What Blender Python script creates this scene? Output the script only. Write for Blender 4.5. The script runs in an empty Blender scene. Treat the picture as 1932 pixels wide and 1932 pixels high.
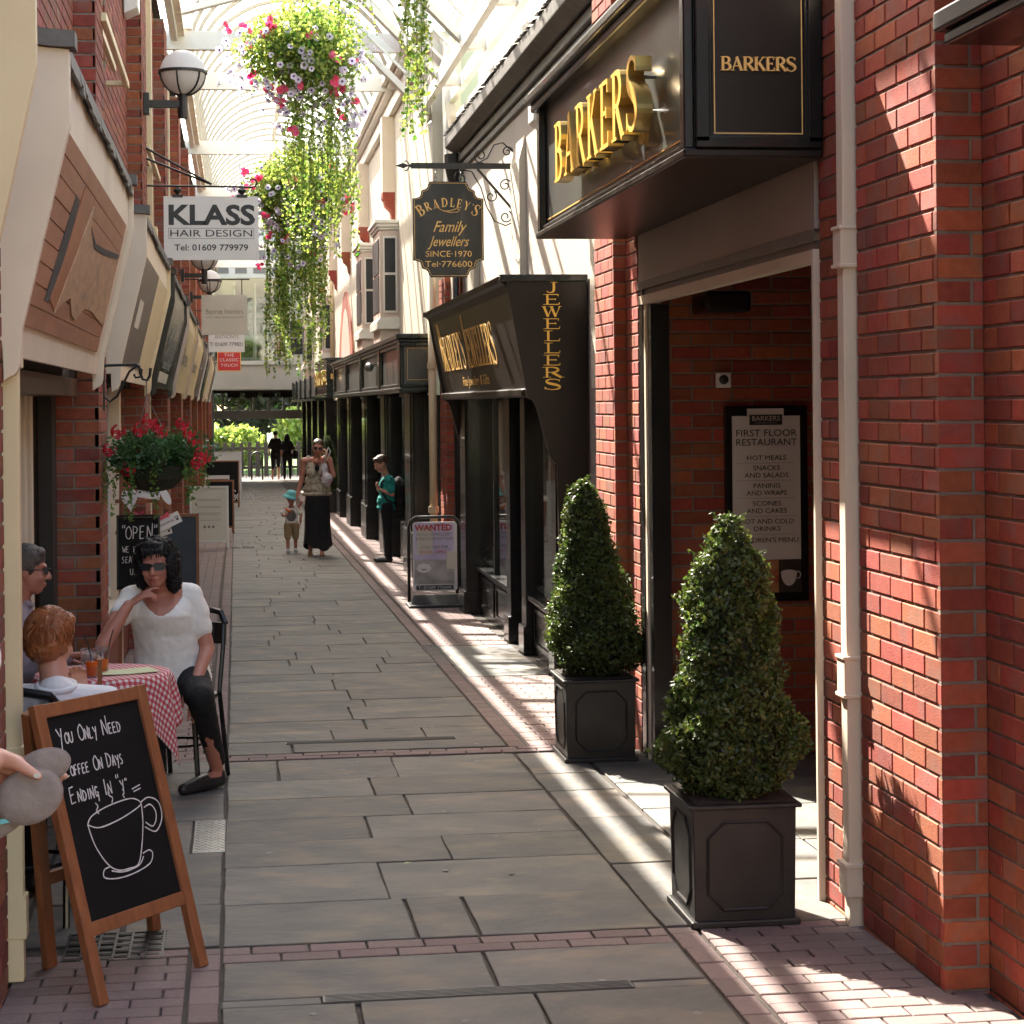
import bpy, bmesh, math, random
import numpy as np
from mathutils import Vector, Matrix, Euler
random.seed(7); rng = np.random.default_rng(11)
scene = bpy.context.scene
C = scene.collection
PI = math.pi
# ------------------------------------------------------------ camera
SLOPE = 0.0125
YAW = math.atan((966-445)/3800.0)
cam_d = bpy.data.cameras.new('camera'); cam = bpy.data.objects.new('camera', cam_d); C.objects.link(cam)
cam_d.sensor_width = 36.0; cam_d.lens = 36.0*3800/1932; cam_d.shift_y = -206/1932.0; cam_d.shift_x = 0
cam_d.clip_start = 0.05; cam_d.clip_end = 3000
cam.matrix_world = Matrix.Translation((0, 0, 1.8)) @ Matrix.Rotation(-YAW, 4, 'Z') @ Matrix.Rotation(PI/2, 4, 'X') @ Matrix.Rotation(-0.010, 4, 'Z')
scene.camera = cam
# ------------------------------------------------------------ light
SUN = Vector((1.0, -2.45, -2.6)).normalized()      # way the sunlight travels
world = bpy.data.worlds.new('World'); scene.world = world; world.use_nodes = True
wn = world.node_tree; bg = wn.nodes['Background']
sky = wn.nodes.new('ShaderNodeTexSky'); sky.sky_type = 'NISHITA'; sky.sun_disc = False
sky.sun_elevation = math.asin(-SUN.z); sky.sun_rotation = math.atan2(-SUN.x, -SUN.y) % (2*PI)
sky.air_density = 1.0; sky.dust_density = 2.5; sky.ozone_density = 1.0
wb = wn.nodes.new('ShaderNodeMix'); wb.data_type = 'RGBA'; wb.blend_type = 'MULTIPLY'; wb.inputs[0].default_value = 1; wb.inputs[7].default_value = (1.0, .94, .80, 1)   # hazy, warm white summer sky
wn.links.new(sky.outputs[0], wb.inputs[6]); wn.links.new(wb.outputs[2], bg.inputs[0]); bg.inputs[1].default_value = 0.15
sun_d = bpy.data.lights.new('sun', 'SUN'); sun_d.energy = 4.3; sun_d.angle = math.radians(0.53); sun_d.color = (1.0, 0.93, 0.83)
sun = bpy.data.objects.new('sun', sun_d); C.objects.link(sun); sun.location = (-5, 12, 14)
sun.rotation_euler = SUN.to_track_quat('-Z', 'Y').to_euler()
scene.view_settings.view_transform = 'Standard'; scene.view_settings.look = 'None'
scene.view_settings.gamma = 1.0; scene.view_settings.use_curve_mapping = False
scene.view_settings.exposure = 2.75
scene.cycles.max_bounces = 8; scene.cycles.transparent_max_bounces = 16
scene.cycles.sample_clamp_indirect = 6.0
# ------------------------------------------------------------ helpers
def g(y): return -SLOPE*y
def nobj(name, data=None, parent=None, loc=None):
    o = bpy.data.objects.new(name, data); C.objects.link(o)
    if parent: o.parent = parent
    if loc: o.location = loc
    return o
def thing(name, label, cat, loc=(0, 0, 0), group=None, rotz=0):
    o = nobj(name, None, None, loc); o.rotation_euler = (0, 0, rotz); o.empty_display_size = .1
    o['label'] = label; o['category'] = cat
    if group: o['group'] = group
    return o
def struct(name, loc=(0, 0, 0)):
    o = nobj(name, None, None, loc); o['kind'] = 'structure'; return o
def tag(o, label, cat, group=None):
    o['label'] = label; o['category'] = cat
    if group: o['group'] = group
    return o
class MB:
    def __init__(s): s.v = []; s.f = []; s.uv = None
    def add(s, vs, fs):
        n = len(s.v); s.v += [tuple(p) for p in vs]; s.f += [tuple(i+n for i in f) for f in fs]; return s
    def box(s, x0, x1, y0, y1, z0, z1):
        if x0 > x1: x0, x1 = x1, x0
        if y0 > y1: y0, y1 = y1, y0
        if z0 > z1: z0, z1 = z1, z0
        return s.add([(x0,y0,z0),(x1,y0,z0),(x1,y1,z0),(x0,y1,z0),(x0,y0,z1),(x1,y0,z1),(x1,y1,z1),(x0,y1,z1)],
              [(0,3,2,1),(4,5,6,7),(0,1,5,4),(1,2,6,5),(2,3,7,6),(3,0,4,7)])
    def obox(s, c, ux, uy, uz, a, b, d):           # oriented box, half sizes a b d
        c = Vector(c); ux = Vector(ux)*a; uy = Vector(uy)*b; uz = Vector(uz)*d
        return s.add([c-ux-uy-uz, c+ux-uy-uz, c+ux+uy-uz, c-ux+uy-uz, c-ux-uy+uz, c+ux-uy+uz, c+ux+uy+uz, c-ux+uy+uz],
              [(0,3,2,1),(4,5,6,7),(0,1,5,4),(1,2,6,5),(2,3,7,6),(3,0,4,7)])
    def beam(s, a, b, w, h, up=(0, 0, 1)):          # rectangular bar from a to b
        a = Vector(a); b = Vector(b); d = (b-a); L = d.length; d.normalize(); up = Vector(up)
        if abs(d.dot(up)) > .98: up = Vector((0, 1, 0))
        sx = d.cross(up).normalized(); uz = sx.cross(d).normalized()
        return s.obox((a+b)/2, d, sx, uz, L/2, w/2, h/2)
    def prism(s, poly, ext):                        # 3D polygon swept by a vector
        n = len(poly); e = Vector(ext); P = [Vector(p) for p in poly]
        return s.add(P + [p+e for p in P], [tuple(range(n))[::-1], tuple(range(n, 2*n))] + [(i, (i+1) % n, n+(i+1) % n, n+i) for i in range(n)])
    def tube(s, pts, r, n=8, cap=True):
        pts = [Vector(p) for p in pts]; m = len(pts); rr = r if isinstance(r, (list, tuple)) else [r]*m
        vs = []; fs = []; prev = None
        for i, p in enumerate(pts):
            d = (pts[min(i+1, m-1)]-pts[max(i-1, 0)])
            if d.length < 1e-9: d = Vector((0, 0, 1))
            d.normalize()
            if prev is None:
                a = Vector((0, 0, 1)) if abs(d.z) < .9 else Vector((1, 0, 0)); u = d.cross(a).normalized()
            else: u = (prev - d*prev.dot(d)); u = u.normalized() if u.length > 1e-6 else d.orthogonal().normalized()
            prev = u; w = d.cross(u)
            for k in range(n):
                t = 2*PI*k/n; vs.append(p + (u*math.cos(t)+w*math.sin(t))*rr[i])
        for i in range(m-1):
            for k in range(n): fs.append((i*n+k, i*n+(k+1) % n, (i+1)*n+(k+1) % n, (i+1)*n+k))
        if cap: fs.append(tuple(range(n))[::-1]); fs.append(tuple((m-1)*n+k for k in range(n)))
        return s.add(vs, fs)
    def lathe(s, prof, c=(0, 0, 0), n=24):
        c = Vector(c); vs = []; fs = []; m = len(prof)
        for r, z in prof:
            for k in range(n): t = 2*PI*k/n; vs.append((c.x+r*math.cos(t), c.y+r*math.sin(t), c.z+z))
        for i in range(m-1):
            for k in range(n): fs.append((i*n+k, i*n+(k+1) % n, (i+1)*n+(k+1) % n, (i+1)*n+k))
        fs.append(tuple(range(n))[::-1]); fs.append(tuple((m-1)*n+k for k in range(n)))
        return s.add(vs, fs)
    def ribbon(s, pts, wd, nrm, th=0.001):          # flat stroke with small depth
        pts = [Vector(p) for p in pts]; nrm = Vector(nrm).normalized(); m = len(pts)
        W = wd if isinstance(wd, (list, tuple)) else [wd]*m
        L = []; Rr = []
        for i, p in enumerate(pts):
            d = (pts[min(i+1, m-1)]-pts[max(i-1, 0)]).normalized(); sd = nrm.cross(d).normalized()*(W[i]/2)
            L.append(p+sd); Rr.append(p-sd)
        e = nrm*th; vs = L+Rr+[p+e for p in L]+[p+e for p in Rr]; fs = []
        for i in range(m-1):
            fs += [(2*m+i, 3*m+i, 3*m+i+1, 2*m+i+1), (i, 2*m+i, 2*m+i+1, i+1), (m+i, m+i+1, 3*m+i+1, 3*m+i)]
        fs += [(0, m, 3*m, 2*m), (m-1, 3*m-1, 4*m-1, 2*m-1)]
        return s.add(vs, fs)
    def mesh(s, name, smooth=False):
        me = bpy.data.meshes.new(name); me.from_pydata([tuple(p) for p in s.v], [], s.f); me.update()
        me.polygons.foreach_set('use_smooth', [bool(smooth)]*len(me.polygons))
        return me
    def build(s, name, m, parent=None, smooth=False, bevel=0, loc=None):
        me = s.mesh(name, smooth)
        if m: me.materials.append(m)
        o = nobj(name, me, parent, loc)
        if bevel:
            b = o.modifiers.new('bevel', 'BEVEL'); b.width = bevel; b.segments = 2; b.limit_method = 'ANGLE'; b.angle_limit = math.radians(40)
        return o
def np_mesh(name, V, F, m, parent=None, smooth=False, uv=None):   # V (n,3)  F (k,q) same-size faces
    me = bpy.data.meshes.new(name); V = np.asarray(V, dtype=np.float32); F = np.asarray(F, dtype=np.int32); q = F.shape[1]
    me.vertices.add(len(V)); me.vertices.foreach_set('co', V.ravel())
    me.loops.add(F.size); me.loops.foreach_set('vertex_index', F.ravel())
    me.polygons.add(len(F)); me.polygons.foreach_set('loop_start', np.arange(0, F.size, q, dtype=np.int32)); me.polygons.foreach_set('loop_total', np.full(len(F), q, dtype=np.int32))
    me.update(calc_edges=True); me.validate()
    me.polygons.foreach_set('use_smooth', [bool(smooth)]*len(me.polygons))
    if m: me.materials.append(m)
    return nobj(name, me, parent)
# ------------------------------------------------------------ materials
def ND(nt, t, **k):
    n = nt.nodes.new(t)
    for a, b in k.items(): setattr(n, a, b)
    return n
def mat(name, c1, c2=None, rough=.7, metal=0, nscale=8, bump=0, bscale=60, rnd=0, island=False, spec=.5, coat=0, detail=6, trans=0, sheen=0, stretch=None, huev=0, c3=None, c3scale=1.5, c3amt=.5):
    m = bpy.data.materials.new(name); m.use_nodes = True; nt = m.node_tree; L = nt.links.new
    p = nt.nodes['Principled BSDF']; out = nt.nodes['Material Output']
    p.inputs['Roughness'].default_value = rough; p.inputs['Metallic'].default_value = metal
    p.inputs['Specular IOR Level'].default_value = spec; p.inputs['Coat Weight'].default_value = coat
    if sheen: p.inputs['Sheen Weight'].default_value = sheen
    tc = ND(nt, 'ShaderNodeTexCoord'); geo = ND(nt, 'ShaderNodeNewGeometry')
    mp = ND(nt, 'ShaderNodeMapping'); L(tc.outputs['Object'], mp.inputs[0])
    oi = ND(nt, 'ShaderNodeObjectInfo')
    if rnd:                                           # shift the pattern per object
        cx = ND(nt, 'ShaderNodeVectorMath', operation='SCALE'); cx.inputs[0].default_value = (13, 7, 5); L(oi.outputs['Random'], cx.inputs['Scale']); L(cx.outputs[0], mp.inputs['Location'])
    if stretch: mp.inputs['Scale'].default_value = stretch
    nz = ND(nt, 'ShaderNodeTexNoise'); nz.inputs['Scale'].default_value = nscale; nz.inputs['Detail'].default_value = detail; L(mp.outputs[0], nz.inputs[0])
    mx = ND(nt, 'ShaderNodeMix', data_type='RGBA'); c2 = c2 or c1
    mx.inputs[6].default_value = (*c1, 1); mx.inputs[7].default_value = (*c2, 1)
    rp = ND(nt, 'ShaderNodeMapRange'); rp.inputs[1].default_value = .3; rp.inputs[2].default_value = .7; L(nz.outputs[0], rp.inputs[0]); L(rp.outputs[0], mx.inputs[0])
    col = mx.outputs[2]
    if c3:
        n3 = ND(nt, 'ShaderNodeTexNoise'); n3.inputs['Scale'].default_value = c3scale; n3.inputs['Detail'].default_value = 5; L(mp.outputs[0], n3.inputs[0])
        r3 = ND(nt, 'ShaderNodeMapRange'); r3.inputs[1].default_value = .52; r3.inputs[2].default_value = .68; r3.inputs[4].default_value = c3amt; L(n3.outputs[0], r3.inputs[0])
        m3 = ND(nt, 'ShaderNodeMix', data_type='RGBA'); L(r3.outputs[0], m3.inputs[0]); L(col, m3.inputs[6]); m3.inputs[7].default_value = (*c3, 1); col = m3.outputs[2]
    if rnd or huev:
        ad = ND(nt, 'ShaderNodeMath', operation='ADD'); L(oi.outputs['Random'], ad.inputs[0]); L(geo.outputs['Random Per Island'], ad.inputs[1])
        fr = ND(nt, 'ShaderNodeMath', operation='FRACT'); L(ad.outputs[0], fr.inputs[0])
        hs = ND(nt, 'ShaderNodeHueSaturation'); L(col, hs.inputs['Color'])
        r1 = ND(nt, 'ShaderNodeMapRange'); r1.inputs[3].default_value = 1-rnd; r1.inputs[4].default_value = 1+rnd; L(fr.outputs[0], r1.inputs[0]); L(r1.outputs[0], hs.inputs['Value'])
        if huev:
            mu = ND(nt, 'ShaderNodeMath', operation='MULTIPLY'); L(fr.outputs[0], mu.inputs[0]); mu.inputs[1].default_value = 7.31
            f2 = ND(nt, 'ShaderNodeMath', operation='FRACT'); L(mu.outputs[0], f2.inputs[0])
            r2 = ND(nt, 'ShaderNodeMapRange'); r2.inputs[3].default_value = .5-huev; r2.inputs[4].default_value = .5+huev; L(f2.outputs[0], r2.inputs[0]); L(r2.outputs[0], hs.inputs['Hue'])
        col = hs.outputs[0]
    L(col, p.inputs['Base Color'])
    if bump:
        b = ND(nt, 'ShaderNodeBump'); b.inputs['Strength'].default_value = min(1, bump); b.inputs['Distance'].default_value = .004*max(1, bump)
        nb = ND(nt, 'ShaderNodeTexNoise'); nb.inputs['Scale'].default_value = bscale; nb.inputs['Detail'].default_value = 5; L(mp.outputs[0], nb.inputs[0]); L(nb.outputs[0], b.inputs['Height']); L(b.outputs[0], p.inputs['Normal'])
    if trans:
        tr = ND(nt, 'ShaderNodeBsdfTranslucent'); hs2 = ND(nt, 'ShaderNodeHueSaturation'); hs2.inputs['Value'].default_value = 1.5; hs2.inputs['Saturation'].default_value = 1.1; L(col, hs2.inputs['Color']); L(hs2.outputs[0], tr.inputs[0])
        ms = ND(nt, 'ShaderNodeMixShader'); ms.inputs[0].default_value = trans; L(p.outputs[0], ms.inputs[1]); L(tr.outputs[0], ms.inputs[2]); L(ms.outputs[0], out.inputs[0])
    return m
M = {}
M['brick'] = mat('red_brick', (.34,.075,.034), (.26,.052,.025), .82, nscale=30, bump=.5, bscale=160, rnd=.27, huev=.013, c3=(.20,.105,.085), c3scale=7, c3amt=.5)
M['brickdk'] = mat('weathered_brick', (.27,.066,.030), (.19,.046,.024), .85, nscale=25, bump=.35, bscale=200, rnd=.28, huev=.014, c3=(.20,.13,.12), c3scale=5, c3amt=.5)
M['mortar'] = mat('mortar', (.235,.19,.155), (.165,.13,.105), .95, nscale=14, bump=.5, bscale=150)
M['stone'] = mat('york_stone', (.136,.121,.102), (.074,.073,.070), .72, nscale=3.2, bump=2.4, bscale=11, rnd=.20, huev=.014, c3=(.205,.160,.108), c3scale=3.4, c3amt=.6, stretch=(1, 1.25, 1), detail=14)
M['paver'] = mat('pink_paver', (.205,.143,.130), (.16,.112,.102), .85, nscale=60, bump=.4, bscale=160, rnd=.13, huev=.01, c3=(.20,.15,.135), c3scale=9, c3amt=.35)
M['joint'] = mat('paving_joint', (.075,.058,.046), (.045,.037,.031), .95, nscale=20, bump=.8, bscale=120)
M['cream'] = mat('cream_paint', (.74,.62,.475), (.68,.56,.43), .5, nscale=3, bump=.15, bscale=40, c3=(.50,.42,.32), c3scale=1.2, c3amt=.35)
M['creamy'] = mat('yellow_cream_paint', (.72,.58,.36), (.66,.52,.32), .5, nscale=3, bump=.15, bscale=40)
M['pinkcream'] = mat('pinkish_cream_paint', (.62,.49,.42), (.55,.44,.37), .55, nscale=3, bump=.15, bscale=40)
M['white'] = mat('white_paint', (.78,.74,.66), (.70,.66,.58), .45, nscale=4, bump=.1, bscale=40, c3=(.58,.53,.44), c3scale=1.3, c3amt=.3)
M['render'] = mat('cream_render', (.50,.44,.375), (.45,.395,.335), .85, nscale=2.5, bump=1.4, bscale=70, c3=(.40,.35,.29), c3scale=.9, c3amt=.35)
M['rendery'] = mat('yellow_render', (.60,.54,.43), (.54,.48,.38), .85, nscale=2.5, bump=1.2, bscale=70)
M['black'] = mat('black_gloss_paint', (.006,.007,.007), (.012,.011,.011), .26, nscale=6, bump=.12, bscale=12, coat=.15, spec=.35)
M['green'] = mat('dark_green_gloss', (.007,.012,.011), (.012,.016,.015), .26, nscale=6, bump=.12, bscale=12, coat=.15, spec=.35)
M['brown'] = mat('dark_brown_gloss', (.018,.012,.009), (.014,.009,.007), .34, nscale=6, coat=0, spec=.25)
M['goldf'] = mat('gold_letter_face', (.92,.56,.10), (.86,.50,.08), .4, metal=.15)
M['blackm'] = mat('black_iron', (.02,.019,.018), (.035,.032,.03), .45, metal=.3, nscale=20, bump=.2)
M['gold'] = mat('gold_leaf', (.50,.35,.12), (.42,.29,.09), .30, metal=.6, nscale=12, bump=.05)
M['goldp'] = mat('gold_paint', (.90,.55,.17), (.76,.44,.12), .45, metal=0, nscale=30)
M['lead'] = mat('lead_planter', (.042,.038,.035), (.028,.026,.024), .42, metal=.35, nscale=7, bump=.3, bscale=30, c3=(.09,.08,.07), c3scale=3, c3amt=.4)
M['flash'] = mat('lead_flashing', (.11,.10,.095), (.16,.145,.13), .6, metal=.2, nscale=8, bump=.8, bscale=25)
M['wood'] = mat('oak_wood', (.30,.115,.045), (.21,.075,.03), .5, nscale=5, bump=.25, bscale=30, stretch=(8, 8, 1), detail=8)
M['chalk'] = mat('chalkboard', (.006,.006,.006), (.010,.010,.010), .7, nscale=5, spec=.2)
M['chalkw'] = mat('chalk', (.72,.70,.68), (.55,.53,.52), .95, nscale=90)
M['steel'] = mat('galvanised_steel', (.22,.22,.21), (.30,.30,.29), .45, metal=.7, nscale=15, bump=.2)
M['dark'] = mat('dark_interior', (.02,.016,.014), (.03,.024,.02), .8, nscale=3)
M['red'] = mat('red_sign', (.55,.025,.03), (.50,.02,.025), .4, nscale=3)
M['signw'] = mat('white_sign', (.70,.68,.66), (.64,.62,.60), .35, nscale=2)
M['signc'] = mat('cream_sign', (.62,.57,.50), (.57,.52,.45), .5, nscale=2)
M['ink'] = mat('black_ink', (.02,.02,.022), None, .5)
M['inkg'] = mat('grey_ink', (.22,.20,.18), None, .6)
M['inkr'] = mat('red_ink', (.5,.04,.03), None, .5)
M['tan'] = mat('taupe_sign', (.17,.13,.11), (.12,.095,.08), .45, nscale=2, stretch=(1, 6, 1))
M['soil'] = mat('soil', (.03,.02,.015), None, .95, nscale=30, bump=1)
M['bark'] = mat('bark', (.06,.045,.035), (.035,.028,.022), .9, nscale=14, bump=1, bscale=20, stretch=(1, 1, .2))
M['leafb'] = mat('box_leaves', (.045,.070,.018), (.095,.125,.03), .42, nscale=5, rnd=.5, huev=.035, trans=.28, spec=.45)
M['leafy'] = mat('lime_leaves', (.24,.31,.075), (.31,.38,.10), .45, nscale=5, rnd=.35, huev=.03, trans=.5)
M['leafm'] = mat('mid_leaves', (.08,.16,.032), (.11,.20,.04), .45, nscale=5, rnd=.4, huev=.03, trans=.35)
M['leafg'] = mat('geranium_leaves', (.05,.12,.035), (.035,.085,.028), .5, nscale=5, rnd=.35, huev=.02, trans=.3)
M['leaft'] = mat('tree_leaves', (.045,.085,.02), (.06,.11,.025), .5, nscale=.6, rnd=.4, huev=.03, trans=.4)
M['leafp'] = mat('copper_leaves', (.035,.04,.022), (.05,.045,.03), .5, nscale=.6, rnd=.4, huev=.03, trans=.25)
M['core'] = mat('inner_twigs', (.012,.018,.008), (.02,.022,.012), .9, nscale=20, bump=1)
M['grass'] = mat('park_grass', (.10,.19,.035), (.14,.22,.04), .9, nscale=3, bump=1)
M['lilac'] = mat('lilac_petals', (.60,.54,.70), (.72,.68,.80), .6, nscale=5, rnd=.15, trans=.35)
M['violet'] = mat('violet_throat', (.10,.03,.22), None, .6)
M['pinkp'] = mat('pink_petals', (.62,.07,.17), (.70,.14,.22), .6, nscale=5, rnd=.2, trans=.35)
M['redp'] = mat('red_petals', (.45,.008,.02), (.38,.005,.02), .6, nscale=5, rnd=.2, trans=.25)
M['skin'] = mat('skin', (.56,.29,.20), (.50,.235,.16), .5, nscale=9, bump=.12, bscale=120)
M['skinr'] = mat('sunburnt_skin', (.50,.21,.145), (.42,.165,.115), .5, nscale=9, bump=.12, bscale=120)
M['lips'] = mat('lips', (.36,.09,.08), None, .4)
M['hairk'] = mat('black_hair', (.006,.005,.005), (.010,.008,.008), .6, nscale=30, bump=1, bscale=90, spec=.25)
M['hairr'] = mat('ginger_hair', (.36,.12,.04), (.20,.06,.022), .45, nscale=14, bump=1, bscale=120, stretch=(1, 1, .3))
M['hairg'] = mat('grey_brown_hair', (.095,.07,.055), (.06,.045,.038), .5, nscale=30, bump=1, bscale=150)
M['hairb'] = mat('brown_hair', (.10,.05,.028), (.06,.03,.018), .45, nscale=20, bump=1, bscale=100)
M['tee'] = mat('white_jersey', (.83,.79,.74), (.79,.74,.69), .85, nscale=6, bump=.3, bscale=14, sheen=.2)
M['polo'] = mat('white_polo', (.80,.77,.76), (.75,.71,.70), .85, nscale=6, bump=.3, bscale=14)
M['mauve'] = mat('mauve_shirt', (.32,.26,.29), (.28,.225,.25), .85, nscale=8, bump=.4, bscale=12)
M['blackc'] = mat('black_cloth', (.006,.0055,.0065), (.009,.008,.009), .9, nscale=8, bump=.4, bscale=12)
M['teal'] = mat('teal_shirt', (.015,.30,.27), (.012,.25,.23), .8, nscale=8, bump=.4, bscale=12)
M['khaki'] = mat('khaki_cloth', (.36,.245,.135), (.30,.205,.11), .85, nscale=8, bump=.4, bscale=14)
M['turq'] = mat('turquoise_hat', (.10,.40,.42), (.18,.48,.48), .8, nscale=12, bump=.3)
M['rib'] = mat('shaded_rib_paint', (.30,.27,.21), (.26,.235,.185), .6)  # cream paint darkened so the ribs read as shaded against bright panels
M['shoe'] = mat('black_leather', (.02,.018,.018), (.03,.027,.027), .35, nscale=15, bump=.3, bscale=60)
M['capm'] = mat('taupe_cap', (.30,.24,.215), (.20,.16,.14), .95, nscale=22, bump=.5, bscale=120)
M['floral'] = mat('floral_blouse', (.46,.40,.31), (.36,.31,.23), .8, nscale=6, bump=.3, bscale=14, c3=(.14,.05,.035), c3scale=24, c3amt=1.0)
M['juice'] = mat('orange_juice', (.80,.20,.015), None, .3, trans=.4)
M['menu'] = mat('lime_card', (.52,.53,.30), (.48,.49,.27), .6, nscale=3)
M['tabby'] = mat('brown_wood_dark', (.09,.04,.02), (.06,.028,.015), .4, nscale=6, stretch=(1, 8, 1), bump=.2)
M['plank'] = mat('painted_planks', (.42,.19,.10), (.33,.14,.075), .55, nscale=3, stretch=(4, 1, 4), detail=8, rnd=.12, bump=.1)
M['plankl'] = mat('pale_bark_print', (.50,.30,.17), (.40,.23,.13), .55, nscale=6, stretch=(4, 1, 4), detail=9, c3=(.12,.08,.06), c3scale=5, c3amt=.4)
M['drainbar'] = mat('drain_iron', (.13,.125,.12), (.09,.087,.083), .5, metal=.5, nscale=15, bump=.2)
M['globe'] = mat('opal_globe', (.80,.78,.76), None, .35, trans=.5, spec=.5)
M['plastic'] = mat('clear_plastic_bag', (.45,.38,.42), (.60,.56,.60), .3, nscale=15, bump=1, bscale=30, c3=(.5,.05,.10), c3scale=9, c3amt=.7)
def glassy(name, tint, refl=.25, rough=.02, alpha=.75):
    m = bpy.data.materials.new(name); m.use_nodes = True; nt = m.node_tree; L = nt.links.new; out = nt.nodes['Material Output']; nt.nodes.remove(nt.nodes['Principled BSDF'])
    t = ND(nt, 'ShaderNodeBsdfTransparent'); t.inputs[0].default_value = (*tint, 1); gl = ND(nt, 'ShaderNodeBsdfGlossy'); gl.inputs['Roughness'].default_value = rough
    fr = ND(nt, 'ShaderNodeLayerWeight'); fr.inputs[0].default_value = .5; pw = ND(nt, 'ShaderNodeMath', operation='POWER'); L(fr.outputs['Facing'], pw.inputs[0]); pw.inputs[1].default_value = 5; mu = ND(nt, 'ShaderNodeMath', operation='MULTIPLY_ADD'); L(pw.outputs[0], mu.inputs[0]); mu.inputs[1].default_value = .8; mu.inputs[2].default_value = refl
    ms = ND(nt, 'ShaderNodeMixShader'); L(mu.outputs[0], ms.inputs[0]); L(t.outputs[0], ms.inputs[1]); L(gl.outputs[0], ms.inputs[2]); L(ms.outputs[0], out.inputs[0])
    return m
M['glass'] = glassy('window_glass', (.55,.60,.58), .10)
M['tumbler'] = glassy('tumbler_glass', (.9,.9,.9), .05)
M['clear'] = glassy('roof_glass', (.97,.97,.96), .02)
def polycarb(name, tr=.78):
    m = bpy.data.materials.new(name); m.use_nodes = True; nt = m.node_tree; L = nt.links.new; out = nt.nodes['Material Output']; nt.nodes.remove(nt.nodes['Principled BSDF'])
    t = ND(nt, 'ShaderNodeBsdfTransparent'); t.inputs[0].default_value = (.97, .97, .96, 1); l = ND(nt, 'ShaderNodeBsdfTranslucent'); l.inputs[0].default_value = (.70, .69, .66, 1)
    ms = ND(nt, 'ShaderNodeMixShader'); ms.inputs[0].default_value = tr; L(l.outputs[0], ms.inputs[1]); L(t.outputs[0], ms.inputs[2]); L(ms.outputs[0], out.inputs[0]); return m
M['poly'] = polycarb('polycarbonate_sheet', .55)
# ------------------------------------------------------------ text
def text_mesh(s, size, ext=.001, shear=0, off=0, align='CENTER', spacing=1.0):
    cu = bpy.data.curves.new('t', 'FONT'); cu.body = s; cu.size = size; cu.extrude = ext/2; cu.shear = shear; cu.offset = off; cu.align_x = align; cu.align_y = 'CENTER'; cu.space_character = spacing; cu.resolution_u = 3
    o = bpy.data.objects.new('t', cu); C.objects.link(o)
    me = bpy.data.meshes.new_from_object(o); bpy.data.objects.remove(o); bpy.data.curves.remove(cu); return me
def text(s, size, m, parent, origin, ux, uy, ext=.001, shear=0, off=0, align='CENTER', name='lettering', width=None, spacing=1.0):
    me = text_mesh(s, size, ext, shear, off, align, spacing); me.materials.clear(); me.materials.append(m); me.name = name
    me.polygons.foreach_set('use_smooth', [False]*len(me.polygons)); ux = Vector(ux).normalized(); uy = Vector(uy).normalized(); uz = ux.cross(uy)
    sx = 1
    if width and len(me.vertices):
        xs = [v.co.x for v in me.vertices]; sx = width/(max(xs)-min(xs))
    mt = Matrix.Translation(Vector(origin)+uz*(ext/2+.0008)) @ Matrix((ux*sx, uy, uz)).transposed().to_4x4()
    me.transform(mt); me.update(); return nobj(name, me, parent)
T_, t_ = .15, .055
SPL = {'S': [(.60,.78,t_),(.56,.92,t_),(.38,1.0,t_),(.20,.95,.08),(.11,.80,.12),(.18,.64,.15),(.36,.52,.17),(.54,.40,.15),(.62,.24,.13),(.55,.08,.09),(.38,0,t_),(.18,.04,t_),(.09,.14,t_),(.06,.27,t_)]}
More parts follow.
